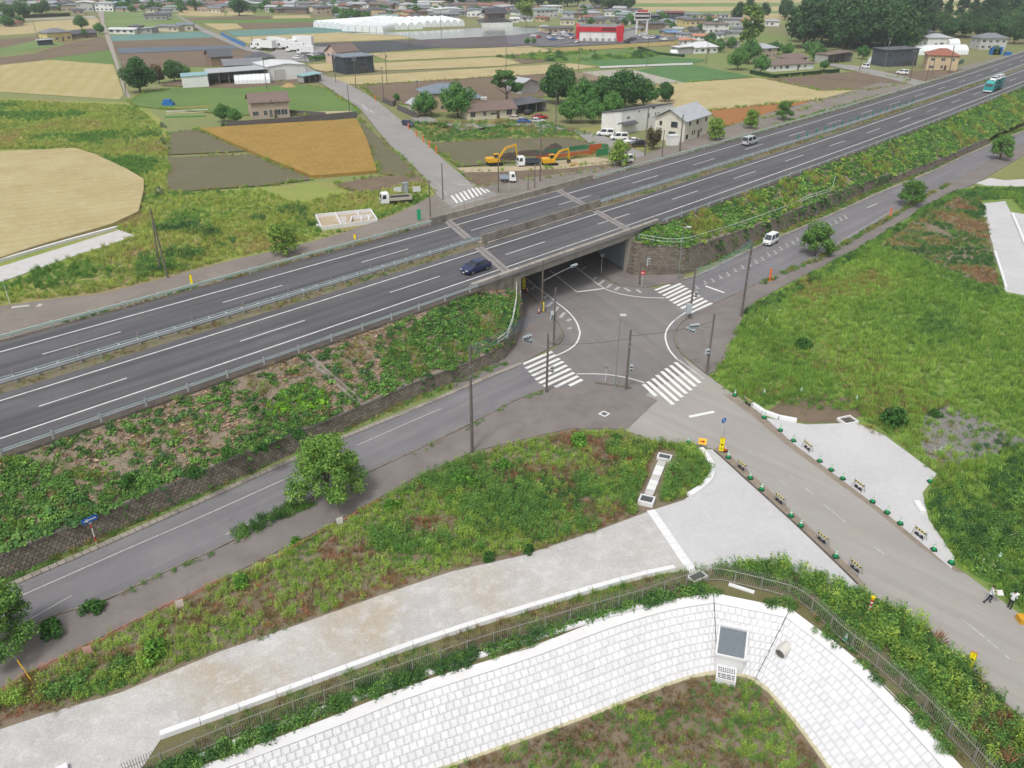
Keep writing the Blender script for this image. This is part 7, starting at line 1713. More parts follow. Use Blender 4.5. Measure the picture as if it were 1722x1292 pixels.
# excavators
m_yel=P('machine yellow',A('#dca927',.85),.45,0,.06,2,False,A('#8a7430'),.25); m_track=P('track',A('#2e2b29'),.9,0,.2,6)
def excavator(px,ang,up,label,reach=1.0):
    root=empty('excavator',G(*px)+Vector((0,0,.05)),ang,label,'excavator')
    for s in (-1,1):
        m=MB(); pr=[(math.cos(a)*.42+(1.55 if math.cos(a)>0 else -1.55),.42+math.sin(a)*.42) for a in [2*math.pi*i/16 for i in range(16)]]
        n=len(pr); m.add([(x,y,z) for y in (s*1.15-.28,s*1.15+.28) for x,z in pr],[(i,(i+1) % n,n+(i+1) % n,n+i) for i in range(n)]+[tuple(range(n))[::-1],tuple(range(n,2*n))]); m.build('track',m_track,root)
    MB().box(-1.1,1.1,-.9,.9,.45,.9).build('undercarriage',m_track,root)
    t=MB(); t.box(-2.3,1.2,-1.25,1.25,.95,1.2); t.box(-2.35,-.2,-1.25,1.25,1.2,2.05); t.box(-.2,1.1,-1.2,-.3,1.2,1.75); t.build('housing',m_yel,root,rz=up)
    R_=Matrix.Rotation(up,4,'Z')
    def b(name,mb,m_): return mb.build(name,m_,root,rz=up)
    m=MB(); m.box(-.1,1.35,.3,1.2,1.2,2.85); b('cab',m,m_yel); m=MB(); m.box(-.0,1.25,.28,1.22,1.75,2.65); m.box(-.12,1.37,.4,1.1,1.6,2.65); b('cab_window',m,m_cglass); m=MB(); m.box(-2.4,-1.9,-1.26,1.26,1.1,1.9); b('counterweight',m,m_yel)
    k=reach; sh,el,wr_,tip=Vector((.9,0,1.5)),Vector((3.2*k,0,4.4*k)),Vector((6.2*k,0,5.0*k)),Vector((6.5*k,0,1.3))
    for nm,a,c,w_,h_ in (('boom',sh,el,.38,.5),('boom',el-Vector((.1,0,.05)),wr_,.36,.45),('arm',wr_+Vector((-.2,0,.3)),tip,.3,.38)):
        m=MB(); m.beam(a,c,w_,h_); b(nm,m,m_yel)
    for a,c in ((sh+Vector((.5,0,.1)),sh.lerp(el,.62)),(el+Vector((.3,0,.45)),wr_+Vector((-.5,0,.5)))): m=MB(); m.tube([a,c],.09,6); b('cylinder',m,m_rim)
    m=MB(); m.add([(tip.x-.7,y,.9) for y in (-.5,.5)]+[(tip.x-.2,y,.15) for y in (-.5,.5)]+[(tip.x+.4,y,.5) for y in (-.5,.5)]+[(tip.x+.2,y,1.5) for y in (-.5,.5)],[(0,1,3,2),(2,3,5,4),(4,5,7,6),(0,2,4,6),(1,7,5,3)]); b('bucket',m,P('bucket steel',A('#5a5450'),.7))
    root.scale=(.84,)*3; return root
excavator((832,278),.35,0,'larger yellow excavator with raised arm on the left of the dug plot',1.0)
excavator((925,279),.3,0,'smaller yellow excavator right of the small truck',.85)
# ---------------------------------------------------------------- poles, signals, wires
m_pole=P('concrete pole',A('#77706a'),.9,0,.15,2,True,A('#4c4844'),.5); m_spole=P('steel pole',A('#9aa0a2'),.5,.3,.06,2,True)
TOPS={}
def pole(key,base,top,r,label,arms=0,lean=False,mat=None,cat='utility pole',name='utility_pole',gear=False,z0=0.1,steps=False):
    B_=G(*base); h=min(16,height_to(B_,top[1])); root=empty(name,B_,0,label,cat)
    tp=Vector((0,0,h))
    if lean:
        # a pole that truly leans: choose the sideways offset of its head
        sc_=(proj(B_+Vector((1,0,h)))[0]-proj(B_+Vector((0,0,h)))[0]); tp.x=(top[0]-proj(B_+tp)[0])/sc_
    MB().tube([(0,0,0),tp],[r,r*.68],9).build('shaft',mat or m_pole,root)
    for i in range(arms):
        m=MB(); m.beam(tp+Vector((-.75,0,-.25-.7*i)),tp+Vector((.75,0,-.25-.7*i)),.09,.09)
        m.build('crossarm',m_spole,root)
        for x in (-.65,-.25,.3,.65): MB().tube([tp+Vector((x,0,-.2-.7*i)),tp+Vector((x,0,.02-.7*i))],.05,5).build('insulator',mwh,root)
    if gear: MB().tube([tp+Vector((.3,0,-2.2)),tp+Vector((.3,0,-1.4))],.26,8).build('transformer',m_spole,root)
    if steps:
        m=MB()
        for k in range(int(h/.45)-4): s=1 if k % 2 else -1; m.beam((0,0,2+k*.45),(s*(r+.12),0,2+k*.45),.025,.025)
        m.build('step_bolts',m_spole,root)
        for z in (h*.8,h*.72): MB().tube([(0,0,z),(0,0,z+.14)],r*.95,9).build('band',m_spole,root)
    TOPS[key]=B_+tp; return root,h
pole('A',(794,761),(786,580),.17,'tall concrete pole on the pavement above the dry patch',steps=True)
pole('B',(1246,534),(1264,390),.17,'tall concrete pole at the meadow corner by the right pavement',steps=True)
pole('C',(1052.5,656),(1060,555),.16,'dark pole on the small island kerb in the junction',steps=True)
rD,hD=pole('D',(1188,629),(1198,527),.14,'signal pole at the meadow side of the lower right crosswalk',mat=m_pole)
rE,hE=pole('E',(1159.5,537),(1167,452),.16,'signal pole with grey box at the right crosswalk')
rF,hF=pole('F',(919,661),(921,561),.15,'signal pole at the left crosswalk')
rG,hG=pole('G',(911,527),(911,438),.14,'signal pole with long arm at the left side of the underpass')
rI,hI=pole('I',(931,582),(934,484),.13,'dark pole at the rounded corner left of the underpass')
rJ,hJ=pole('J',(1075,480),(1082,440),.13,'short signal pole right of the underpass')
pole('K',(283,470),(252,349),.15,'leaning grey pole among weeds beyond the highway',lean=True)
pole('L',(270,458),(256,372),.12,'second leaning pole propping the first one',lean=True)
pole('M',(17,511),(7,480),.06,'short thin white post in the meadow at the left edge',lean=True,mat=m_whiter,cat='post',name='post')
for i,(b,t,r,arms,gear,lab) in enumerate([((745,338),(744,275),.14,0,0,'signal pole beside the far crosswalk'),((838,326),(837,262),.15,0,0,'pole right of the far crosswalk'),((724,367),(722,305),.12,0,0,'dark pole by the green sign beyond the highway'),((908,307),(909,217),.15,1,0,'tall pole between the two excavators'),((888,322),(888,292),.1,0,0,'short pole behind the bridge fence'),((899,318),(899,278),.12,0,0,'pole behind the bridge fence with red sign'),
 ((1084,263),(1086,182),.16,0,0,'dark pole in front of the white house wall'),((1113,266),(1114,219),.13,0,0,'short pole by the purplish bush'),((1143,256),(1149,193),.2,0,0,'thick grey pole at the corner of the cream house'),((934,228),(934,154),.14,0,0,'pole with stays beside the grove'),((599,150),(595,97),.14,2,0,'pole with crossarms at the wheat field corner'),((645,165),(643,113),.13,1,0,'pole by the brownish block wall'),((651,143),(648,86),.14,1,1,'pole with transformer at the edge of the tilled field'),((588,191),(583,142),.13,0,0,'pole at the end of the long garden wall'),((565,141),(562,87),.13,1,1,'pole by the road before the blue grey block'),((449,151),(444,96),.14,1,0,'pole in front of the warehouse door'),((515,118),(512,92),.12,0,0,'pole at the corner of the warehouse'),((851,129),(850,77),.13,0,0,'thin pole in the wheat left of the small shed'),((973,122),(972,68),.13,0,0,'thin pole beside the small green roofed hut'),((1087,112),(1088,63),.13,0,0,'thin pole between the two green fields'),((1187,108),(1188,66),.13,0,0,'thin pole in front of the low white building'),((63,64),(54,32),.12,0,0,'thin pole left of the yellow house'),((1373,80),(1376,52),.18,2,1,'pale pole with crossarms against the dark wood'),((1487,113),(1492,64),.2,1,1,'pale pole with transformer left of the charcoal house'),((1445,120),(1450,86),.14,0,0,'thin pole by the lane and tilled field'),((1530,137),(1539,85),.2,1,0,'pole at the right of the charcoal house'),((1557,138),(1564,105),.15,0,0,'short dark pole left of the tan house'),((1567,128),(1573,95),.15,0,0,'thin pole in front of the tan house wall'),((1596,124),(1605,76),.22,0,0,'dark lattice like pole at the right of the tan house'),((742,65),(740,17),.14,1,0,'pole in the flooded paddy'),((689,80),(687,42),.14,1,0,'pole at the edge of the dark film field'),((376,170),(373,150),.01,0,0,''),((425,80),(423,55),.13,0,0,'pole left of the truck yard'),((490,80),(488,62),.13,0,0,'pole behind the truck yard'),((703,175),(699,135),.14,2,0,'pole with crossarms left of the grey roofed house'),((213,168),(204,105),.12,1,0,'pole beside the gravel lane by the big tree')]):
    if lab: pole('f%d' % i,b,t,r,lab,arms,gear=gear,lean=abs(b[0]-t[0])>5 and i not in (11,),steps=r>.15)
B_=G(1709,175,HWZ)
def lamp(base,top,label,arm=.6,r=.07):
    B_=G(*base); h=height_to(B_,top[1]); root=empty('street_lamp',B_,0,label,'street lamp')
    MB().tube([(0,0,0),(0,0,h)],[r,r*.6],8).build('pole',m_spole,root); MB().tube([(0,0,h),(arm,0,h+.1)],.04,5).build('arm',m_spole,root)
    MB().box(arm-.3,arm+.35,-.15,.15,h+.05,h+.2).build('lamp_head',P('lamp head',A('#dfe3e2'),.4),root); MB().box(-.16,.16,-.16,.16,0,.25).build('base',m_spole,root); return root
lamp((1034,655),(1044,532),'slim grey street lamp on the island kerb',.25)
lamp((1140,472),(1149,383),'slim street lamp before the right retaining wall',.7)
def signal(root,at,ang,n=3,red=False,vertical=False,label=None,double=True,back=True):
    """signal head: casing, lenses, hoods"""
    e=bpy.data.objects.new('signal_head',None); 
    mb=MB(); L=.38*n
    mb.box(-L/2,L/2,-.09,.09,-.2,.2) if not vertical else mb.box(-.19,.19,-.09,.09,-L/2,L/2)
    o=mb.build('signal_head',P('signal casing',A('#b9c2c6'),.5),root,at,rz=ang)
    for i in range(n):
        c=(-L/2+.19+i*.38,0) if not vertical else (0,L/2-.19-i*.38)
        m=MB(); m.tube([(c[0],-.10,c[1]),(c[0],-.115,c[1])],.14,10)
        m.build('lens',P('lens red',A('#c0202a'),.3) if red and i==n-1 else P('lens dark',A('#33383a'),.3),o)
        MB().box(c[0]-.16,c[0]+.16,-.32,-.1,c[1]+.13,c[1]+.16).build('hood',P('signal casing',A('#b9c2c6'),.5),o)
    return o
def arm(root,z,to,r=.04):
    MB().tube([(0,0,z),Vector((to.x*.5,to.y*.5,z+(to.z-z)*.6)),to],r,6).build('arm',m_spole,root)
def towards(root,base,px,z):            # point at height z over the ground shown at px, relative to root
    P_=G(px[0],px[1],z); return P_-root.location
t=towards(rG,0,(965,447),5.3); arm(rG,4.6,t,.05); signal(rG,t,math.atan2(t.y,t.x)+.0,3,red=True)
t=towards(rF,0,(886,567),6.0); arm(rF,5.4,t); signal(rF,t,.7); signal(rF,t+Vector((.2,.2,-.5)),-.6,3)
t=towards(rD,0,(1163,549),5.9); arm(rD,5.5,t); signal(rD,t+Vector((.3,0,.1)),.3); signal(rD,t+Vector((.0,0,-.45)),-.8)
t=Vector((-.3,-.3,3.0)); signal(rD,t,.5,2,vertical=True); t=Vector((-.4,0,4.3)); signal(rI,t,1.5,3); signal(rI,t+Vector((0,0,-.5)),1.2,2)
t=towards(rJ,0,(1090,441),4.4); arm(rJ,4.4,t,.03); signal(rJ,t,.9,3,vertical=True)
MB().box(-.35,.35,-.25,.25,1.0,2.3).build('control_box',P('box grey',A('#b9c0c6'),.5),rE,(-.3,-.2,0))
for rt2,at in ((rE,(.55,.2,3.5)),(rF,(.55,0,3.0)),(rD,(-.2,.35,2.6))): signal(rt2,at,-.7,2,vertical=True)
rC=[o for o in bpy.data.objects if o.get('label','').startswith('dark pole on the small island')][0]; signal(rC,(.45,0,2.8),-.5,2,vertical=True)
# wires
def wire(a,b,n,sag,label,r=.018,sp=.25,m=None):
    a,b=Vector(a),Vector(b); root=empty('power_line',a,0,label,'cable'); sd_=(b-a).cross(Vector((0,0,1))).normalized()
    for k in range(n):
        o_=sd_*sp*(k-(n-1)/2)+Vector((0,0,-.12*k)); pts=[a.lerp(b,t/12)+o_-Vector((0,0,sag*4*(t/12)*(1-t/12)))-a for t in range(13)]
        mb=MB(); mb.tube(pts,r,4,False); mb.build('cable',m or m_wire,root)
m_wire=P('black cable',A('#2c2d30'),.6); m_bwire=P('blue grey cable',A('#5f7f9c'),.5)
wire(TOPS['A']-Vector((0,0,.4)),TOPS['I']-Vector((0,0,1.5)),4,.5,'blue grey cables from the tall left pole towards the underpass',.03,.3,m_bwire)
wire(TOPS['E']-Vector((0,0,.3)),TOPS['B']-Vector((0,0,1.2)),4,.6,'blue grey cables from the signal pole to the tall right pole',.03,.3,m_bwire)
wire(TOPS['F']-Vector((0,0,1.2)),TOPS['C']-Vector((0,0,1.0)),1,.3,'single cable from the left signal pole to the island pole',.02)
wire(TOPS['C']-Vector((0,0,.7)),TOPS['D']-Vector((0,0,1.0)),1,.3,'single cable from the island pole to the right signal pole',.02)
wire(TOPS['J']-Vector((0,0,.3)),TOPS['E']-Vector((0,0,.3)),3,.4,'cables from the underpass signal pole to the crosswalk pole',.02)
for k1,k2,lab in (('f10','f12','cables over the wheat corner by the block'),('f14','f10','cables along the road by the blue grey block'),('f17','f18','long cables over the wheat field'),('f18','f19','long cables over the green crop'),('f19','f20','cables from the green field to the white building'),('f22','f23','cables in front of the dark wood')):
    wire(TOPS[k1]-Vector((0,0,.3)),TOPS[k2]-Vector((0,0,.3)),2,1.0,lab,.03,.8)
# ---------------------------------------------------------------- signs
def text(body,size,m,parent,loc,rot):
    cu=bpy.data.curves.new('lettering','FONT'); cu.body=body; cu.size=size; cu.align_x='CENTER'; cu.align_y='CENTER'; cu.extrude=.004
    t_=bpy.data.objects.new('lettering',cu); COL.objects.link(t_); me=bpy.data.meshes.new_from_object(t_.evaluated_get(bpy.context.evaluated_depsgraph_get()))
    bpy.data.objects.remove(t_); me.materials.clear(); me.materials.append(m); o=inst('lettering',me,parent); o.location=loc; o.rotation_euler=rot; return o
m_sblue=P('sign blue',A('#1f5fae',.9),.5,0,.03,2); m_sred=P('sign red',A('#c4232b',.9),.5,0,.03,2); m_syel=P('sign yellow',A('#f2e416',.95),.5,0,.03,2); m_swh=P('sign white face',A('#ececea'),.5,0,.02,2); m_orange=P('safety orange',A('#e06426',.9),.5,0,.05,2); m_blk2=P('print black',A('#2b2b22'),.6)
def facing(p): return math.atan2(p.y,p.x)+math.pi/2-math.pi   # rotation whose -y side looks back at the photographer's side
def post_round(px,h,label,disc,bar=None,arrow=None,tilt=0.0,r=.3,ang=None,pm=None):
    B_=G(*px); root=empty('road_sign',B_,facing(B_) if ang is None else ang,label,'sign')
    MB().tube([(0,0,0),(0,0,h+r)],.038,6).build('post',pm or m_whiter,root)
    d=MB(); d.tube([(0,-.05,h),(0,-.075,h)],r,18); o=d.build('disc',disc,root)
    if bar: MB().box(-r*.68,r*.68,-.083,-.077,h-.06,h+.06).build('bar',m_swh,root)
    if arrow:
        MB().add([(-.03,-.08,h-.17),(.03,-.08,h-.17),(.03,-.08,h+.03),(.1,-.08,h+.0),(0,-.08,h+.19),(-.1,-.08,h),(-.03,-.08,h+.03)],[(0,1,2,3,4,5,6)]).build('arrow',m_swh,root)
    return root
post_round((1212,738),2.2,'round blue sign with white arrow on a white post by the side road',m_sblue,arrow=True,ang=.5)
post_round((1079,484),2.3,'red no entry sign right of the underpass',m_sred,bar=True,r=.33)
post_round((1011,460),2.9,'round sign seen from behind in the underpass',P('sign back',A('#8d9494'),.5),r=.3)
post_round((1018,645),2.1,'short white post with small sign on the island kerb',P('sign back',A('#8d9494'),.5),r=.18)
post_round((198*0+856,327),3.4,'thin white post by the far crosswalk',P('sign back',A('#8d9494'),.5),r=.05)
# one way arrow on its red and white post
B_=G(163,917); ow=empty('one_way_sign',B_,facing(B_)+.25,'blue one way sign with white arrow on a red and white post','sign')
hs=height_to(B_,874); ks=hs/6
for i in range(6): MB().tube([(0,0,ks*i),(0,0,ks*(i+1))],.045,7).build('post_section',m_sred if i % 3==1 else m_swh,ow)
MB().box(-.62,.62,-.06,-.03,hs-.22,hs+.26).build('panel',m_sblue,ow)
m=MB(); y=-.065; c=hs+.02; m.add([(.5,y,c-.06),(.5,y,c+.06),(-.15,y,c+.06),(-.15,y,c+.17),(-.5,y,c),(-.15,y,c-.17),(-.15,y,c-.06)],[(0,1,2,3,4,5,6)][::-1]); m.build('arrow',m_swh,ow)
# yellow banners with black characters
def banner(base,top,label,chars,w=.34,lean=0.0,legs=True):
    B_=G(*base); h=height_to(B_,top); root=empty('banner_sign',B_,facing(B_),label,'sign')
    MB().box(-w/2,w/2,-.03,.03,.25,h).build('panel',m_syel,root)
    m=MB(); m.box(-w/2-.02,w/2+.02,-.035,.035,h,h+.04); m.box(-w/2-.03,-w/2,-.035,.035,.05,h+.04); m.box(w/2,w/2+.03,-.035,.035,.05,h+.04); m.build('frame',P('banner frame',A('#c77a2a'),.6),root)
    m=MB(); m.beam((-w/2,0,.9),(-w/2,.6,0),.03,.03); m.beam((w/2,0,.9),(w/2,.6,0),.03,.03); m.build('stay',m_grey,root)
    n=len(chars)
    for i,ch in enumerate(chars): text(ch,w*.85,m_blk2,root,(0,-.036,h-(i+.6)*(h-.3)/n),(math.pi/2,0,0))
    return root
banner((1212,762),737,'yellow upright banner with black writing at the foot of the blue sign','工事中',.42)
banner((1626,1131),1098,'yellow upright banner by the lower side road edge','工事中!',.34)
banner((881,489),468,'yellow banner just inside the underpass','工事中',.4)
banner((912,527),508,'yellow banner at the foot of the underpass signal pole','工事中',.42)
banner((597,405),394,'yellow banner standing by the frontage road beyond the highway','!!',.3)
banner((323,480),462,'yellow banner behind the far guardrail at left','!!',.3)
B_=G(705,373); root=empty('green_sign',B_,.2,'green upright board behind the guardrail end','sign'); MB().box(-.35,.35,-.04,.04,.3,2.3).build('panel',P('green board',A('#2faa7a'),.5),root); MB().box(-.03,.03,-.03,.03,0,.3).build('post',m_grey,root)
# detour arrow board
B_=G(1180,754); root=empty('arrow_board',B_,facing(B_),'yellow board with red arrow on a stand by the white kerb','sign')
MB().box(-.4,.4,-.04,.0,.45,1.15).build('panel',P('board yellow orange',A('#f6c545',.95),.5),root)
m=MB(); y=-.045; m.add([(-.25,y,.76),(.02,y,.76),(.02,y,.66),(.28,y,.82),(.02,y,.98),(.02,y,.88),(-.25,y,.88)],[(0,1,2,3,4,5,6)]); m.build('arrow',m_sred,root)
for x in (-.35,.35): m=MB(); m.beam((x,-.02,1.1),(x*1.1,.3,0),.03,.03); m.beam((x,-.02,.5),(x*1.1,-.3,0),.03,.03); m.build('leg',m_grey,root)
# ---------------------------------------------------------------- cones
m_cgreen=P('cone green',A('#1f9a5c',.9),.5,0,.06,3); m_cwhite=P('cone white',A('#e6ece8'),.5,0,.03,3); m_cbase=P('cone weight',A('#1f5a3c'),.8,0,.1,3)
def cone_proto(body,band,base):
    root=empty('traffic_cone',(0,0,0)); m=MB()
    m.box(-.22,.22,-.22,.22,0,.05); m.build('base',base,root)
    f=lambda z: .17*(1-z/.78)+.03*(z/.78)
    def seg(z0,z1,mt,nm,e=0): MB().tube([(0,0,z0),(0,0,z1)],[f(z0)+e,f(z1)+e],12,True).build(nm,mt,root)
    seg(.05,.36,body,'body'); seg(.36,.52,band,'band',.004); seg(.52,.58,body,'body'); seg(.58,.70,band,'band',.004); seg(.70,.74,body,'body')
    MB().tube([(0,0,.03),(0,0,.12)],.25,12).build('weight_ring',base,root); return root
cp=cone_proto(m_cgreen,m_cwhite,m_cbase)
first=[True]
def putcone(px,label,group='green cones along the closed edges',proto_=cp,z=.07):
    o=proto_ if first[0] else copy_tree(proto_); first[0]=False
    o.location=G(*px)+Vector((0,0,z)); o.rotation_euler=(random.uniform(-.03,.03),random.uniform(-.03,.03),random.random()*6); o['label']=label; o['category']='traffic cone'; o['group']=group; o.scale=(1.05,)*3; return o
q7=lambda x,y: (1147+x/2.995,640+y/2.995)
for i,(x,y) in enumerate(((265,80),(413,192),(494,256),(560,308),(692,411),(750,456),(808,500),(958,616),(1031,671),(1097,726),(1266,858),(1354,924))): putcone(q7(x,y),'green cone, %s (counted from the crosswalk) on the right edge of the side road' % ['first','second','third','fourth','fifth','sixth','seventh','eighth','ninth','tenth','eleventh','twelfth'][i])
for i,(x,y) in enumerate(((232,393),(342,497),(399,555),(547,688),(597,738),(772,893))): putcone(q7(x,y),'green cone, %s (counted from the banner) on the left edge of the side road' % ['first','second','third','fourth','fifth','sixth'][i])
for (x,y),lab in (((31,318),'green cone at the top corner of the dry patch'),((596,68),'green cone deep in the grass of the right meadow'),((412,76),'green cone in the grass behind the curved white kerb'),((876,107),'green cone above the square catch basin'),((1297,368),'green cone standing on the grey gravel patch'),((1247,515),'green cone at the right tip of the pad'),((1592,905),'green cone in tall weeds near the right edge')): putcone(q7(x,y),lab)
putcone((1421,1079),'green cone behind the right picket fence')
first[0]=True; oc=cone_proto(m_orange,m_cwhite,m_trim)
for px,lab in (((1219,760),'orange cone beside the yellow banner'),((1299,472),'orange cone at the lower red post of the right pavement'),((1498,366),'orange cone at the upper red post'),((887,493),'orange cone inside the underpass'),((906,528),'orange cone by the underpass signal pole'),((751,285),'orange cone at the site entrance')): putcone(px,lab,'orange cones',oc)
# orange marker posts
first=[True]
op=empty('marker_post',(0,0,0)); MB().tube([(0,0,.1),(0,0,1.5)],.13,8).build('post',m_orange,op); MB().tube([(0,0,0),(0,0,.12)],.3,10).build('base',m_orange,op)
for z in (.6,1.1): MB().tube([(0,0,z),(0,0,z+.14)],.14,8).build('band',P('pale orange band',A('#eaa27c'),.5),op)
for i,(px,lab) in enumerate((((1294,473),'red orange marker post by the tall right pole'),((1496,367),'red orange marker post farther up the right pavement'),((632,172),'orange marker post farthest up the country road'),((687,219),'orange marker post next to the waiting dark car'),((700,232),'second orange post below the waiting car'),((712,241),'third orange post below the waiting car'),((722,250),'fourth orange post below the waiting car'),((734,260),'orange post nearest the excavator site'))):
    o=op if i==0 else copy_tree(op); o.location=G(*px)+Vector((0,0,.05 if i<2 else .02)); o['label']=lab; o['category']='marker post'; o['group']='orange marker posts'; o.scale=(1.25,)*3
# yellow and black barriers with sandbags
bp=empty('barrier',(0,0,0)); MB().box(-.6,.6,-.02,.02,.62,.84).build('board',m_syel2 := P('barrier yellow',A('#ddd28a'),.6),bp)
for i in range(4): m=MB(); x=-.45+.3*i; m.add([(x-.1,-.024,.63),(x+.02,-.024,.63),(x+.1,-.024,.83),(x-.02,-.024,.83)],[(0,1,2,3)]); m.add([(x-.1,.024,.63),(x+.02,.024,.63),(x+.1,.024,.83),(x-.02,.024,.83)],[(3,2,1,0)]); m.build('stripe',m_blk2,bp)
for x in (-.6,.6):
    m=MB(); m.beam((x,0,.95),(x,-.28,0),.035,.035); m.beam((x,0,.95),(x,.28,0),.035,.035); m.build('leg',m_grey,bp)
for x in (-.35,.15): MB().tube([(x-.22,.05,.1),(x,.1,.16),(x+.22,.02,.09)],[.06,.15,.06],7).build('sandbag',P('sandbag black',A('#34363a'),.9),bp)
rt_ang=math.atan2((G(1614,960)-G(1334,747)).y,(G(1614,960)-G(1334,747)).x)
for i,((x,y),lab) in enumerate((((330,128),'striped barrier by the start of the curved white kerb'),((628,352),'striped barrier second from the crosswalk on the right edge'),((885,552),'striped barrier in the middle of the right edge'),((1192,793),'striped barrier near the lower end of the right edge'),((297,452),'striped barrier nearest the banner on the left edge'),((487,620),'striped barrier second on the left edge'),((702,818),'striped barrier third on the left edge'),((868,962),'striped barrier at the lower end of the left edge'))):
    o=bp if i==0 else copy_tree(bp); o.location=G(*q7(x,y))+Vector((0,0,.07)); o.rotation_euler.z=rt_ang+random.uniform(-.12,.12); o['label']=lab; o['category']='barrier'; o['group']='striped barriers along the side road'; o.scale=(.95,)*3
# striped warning post with yellow lamp
B_=G(1460,1034); root=empty('warning_post',B_,0,'red and white striped post with yellow light among the weeds','post')
hh=height_to(B_,1003)
for i in range(8): MB().tube([(0,0,hh*.85*i/8),(0,0,hh*.85*(i+1)/8)],.11,9).build('stripe',m_sred if i % 2 else m_swh,root)
MB().tube([(0,0,hh*.85),(0,0,hh*.98),(0,0,hh)],[.13,.16,.05],8).build('lamp',P('amber lamp',A('#f0cf30'),.3),root)
m=MB(); m.tube([(0,0,0),(0,0,.5),(0,0,.8)],[.28,.15,.12],10); m.box(-.5,.5,-.35,.35,0,.5); tag(m.build('yellow_case',P('case yellow',A('#e0a92c'),.5),None,G(1722,1046)),'yellow box cut by the right edge','box')
# netting, boards, guy wire at the lower left
def net(px,h,label,m,seed=1):
    line=resample([G(*p) for p in px],.35); r=random.Random(seed); base=line[0]; root=empty('safety_net',base,0,label,'net'); n=len(line)
    hs_=[h*r.uniform(.45,1) for _ in line]; off_=[Vector((r.uniform(-.08,.08),r.uniform(-.25,.05),0)) for _ in line]
    mb=MB()
    for k in range(6): mb.tube([line[i]-base+off_[i]*(k/5)+Vector((0,0,.03+hs_[i]*k/5)) for i in range(n)],.014,3,False)
    for i in range(n-1):
        for t in (0,.5):
            a=line[i].lerp(line[i+1],t)-base; hh_=hs_[i]*(1-t)+hs_[i+1]*t; o_=off_[i].lerp(off_[i+1],t); mb.tube([a+Vector((0,0,.02)),a+o_+Vector((0,0,.03+hh_))],.012,3,False)
    o=mb.build('mesh',m,root); pm=MB()
    for i in range(0,n,7): pm=MB(); pm.tube([(0,0,0),(0,0,.9)],.018,5); pm.build('stake',m_grey,root,line[i]-base)
m_net=P('faded orange net',A('#d08a6c'),.8,0,.15,2,True)
net([(-20,1180),(60,1132),(150,1092)],.7,'faded orange net fence at the lower left',m_net,1)
net([(150,1092),(235,1045),(300,1015),(390,970)],.6,'faded orange net fence below the pavement',m_net,2)
net([(430,960),(520,908),(640,842)],.4,'collapsed net beside the upper pavement edge',m_net,3)
for px,lab,c in (((304,1024),'white square board leaning on the net','#e4d8cf'),((572,884),'small white board on the upper net','#e6e2da'),((150,1103),'pinkish board at the end of the first net','#d9a8a0')):
    m=MB(); m.box(-.28,.28,-.02,.02,.1,.85); m.box(-.02,.02,.02,.05,0,.5); tag(m.build('board',P('board '+c,A(c),.6),None,G(*px),rz=.4),lab,'board')
gw=G(58,1152); tp_=G(-40,1040)+Vector((0,0,4)); root=empty('guy_wire',gw,0,'guy wire with yellow sleeve at the lower left','cable'); d_=tp_-gw
MB().tube([(0,0,0),d_],.02,5).build('wire',m_grey,root); MB().tube([d_*.02,d_*.22],.045,6).build('sleeve',P('sleeve yellow',A('#dfae28'),.5),root)
# ---------------------------------------------------------------- picket fence round the pond
FP=[(215,1318),(289,1287),(346,1262),(406,1237),(461,1216),(516,1196),(600,1166),(714,1127),(814,1092),(900,1066),(985,1040),(1071,1016),(1109,1002),(1160,986),(1200,976),(1244,986),(1290,997),(1338,1010),(1375,1040),(1416,1081),(1470,1122),(1505,1154),(1560,1205),(1640,1290),(1740,1400)]
fl_=smooth_line([G(*p) for p in FP],1); fb_=fl_[0]; FH=1.8
pf=empty('picket_fence',fb_,0,'grey steel picket fence round the pond','fence')
m_fence=P('fence grey',A('#aaa79f'),.5,.25,.08,3,True,A('#8a8378'),.4)
for z in (.25,FH-.5): MB().tube([p-fb_+Vector((0,0,z)) for p in fl_],.03,5).build('rail',m_fence,pf)
pm=None
for p in resample(fl_,2.0):
    if pm is None: m=MB(); m.box(-.045,.045,-.045,.045,0,FH-.4); m.box(-.07,.07,-.07,.07,0,.03); o=m.build('post',m_fence,pf); pm=o.data
    else: o=inst('post',pm,pf)
    o.location=p-fb_
pk=resample(fl_,.15); pk=[p for p in pk if -30<proj(p)[0]<1750 and proj(p)[1]<1330]
pk.sort(key=lambda p: (p-Vector((0,0,CAMZ))).length); pm=None; rest=MB()
for i,p in enumerate(pk):
    if i<290:
        if pm is None: o=MB().box(-.013,.013,-.013,.013,.08,FH).build('picket',m_fence,pf); pm=o.data
        else: o=inst('picket',pm,pf)
        o.location=p-fb_
    else: q=p-fb_; rest.box(q.x-.013,q.x+.013,q.y-.013,q.y+.013,.08,FH)
o=rest.build('pickets',m_fence,pf); o['kind']='stuff'
kerb('fence_footing',[(215,1326),(406,1245),(516,1204),(714,1134),(900,1073),(1071,1022),(1140,1000)],.45,.14,m_newconc,2.0,z=.03,sm=1,pieces=True)
kerb('fence_footing',[(1225,984),(1262,996),(1300,1008)],.3,.12,m_newconc,2.0,z=.03,sm=1)
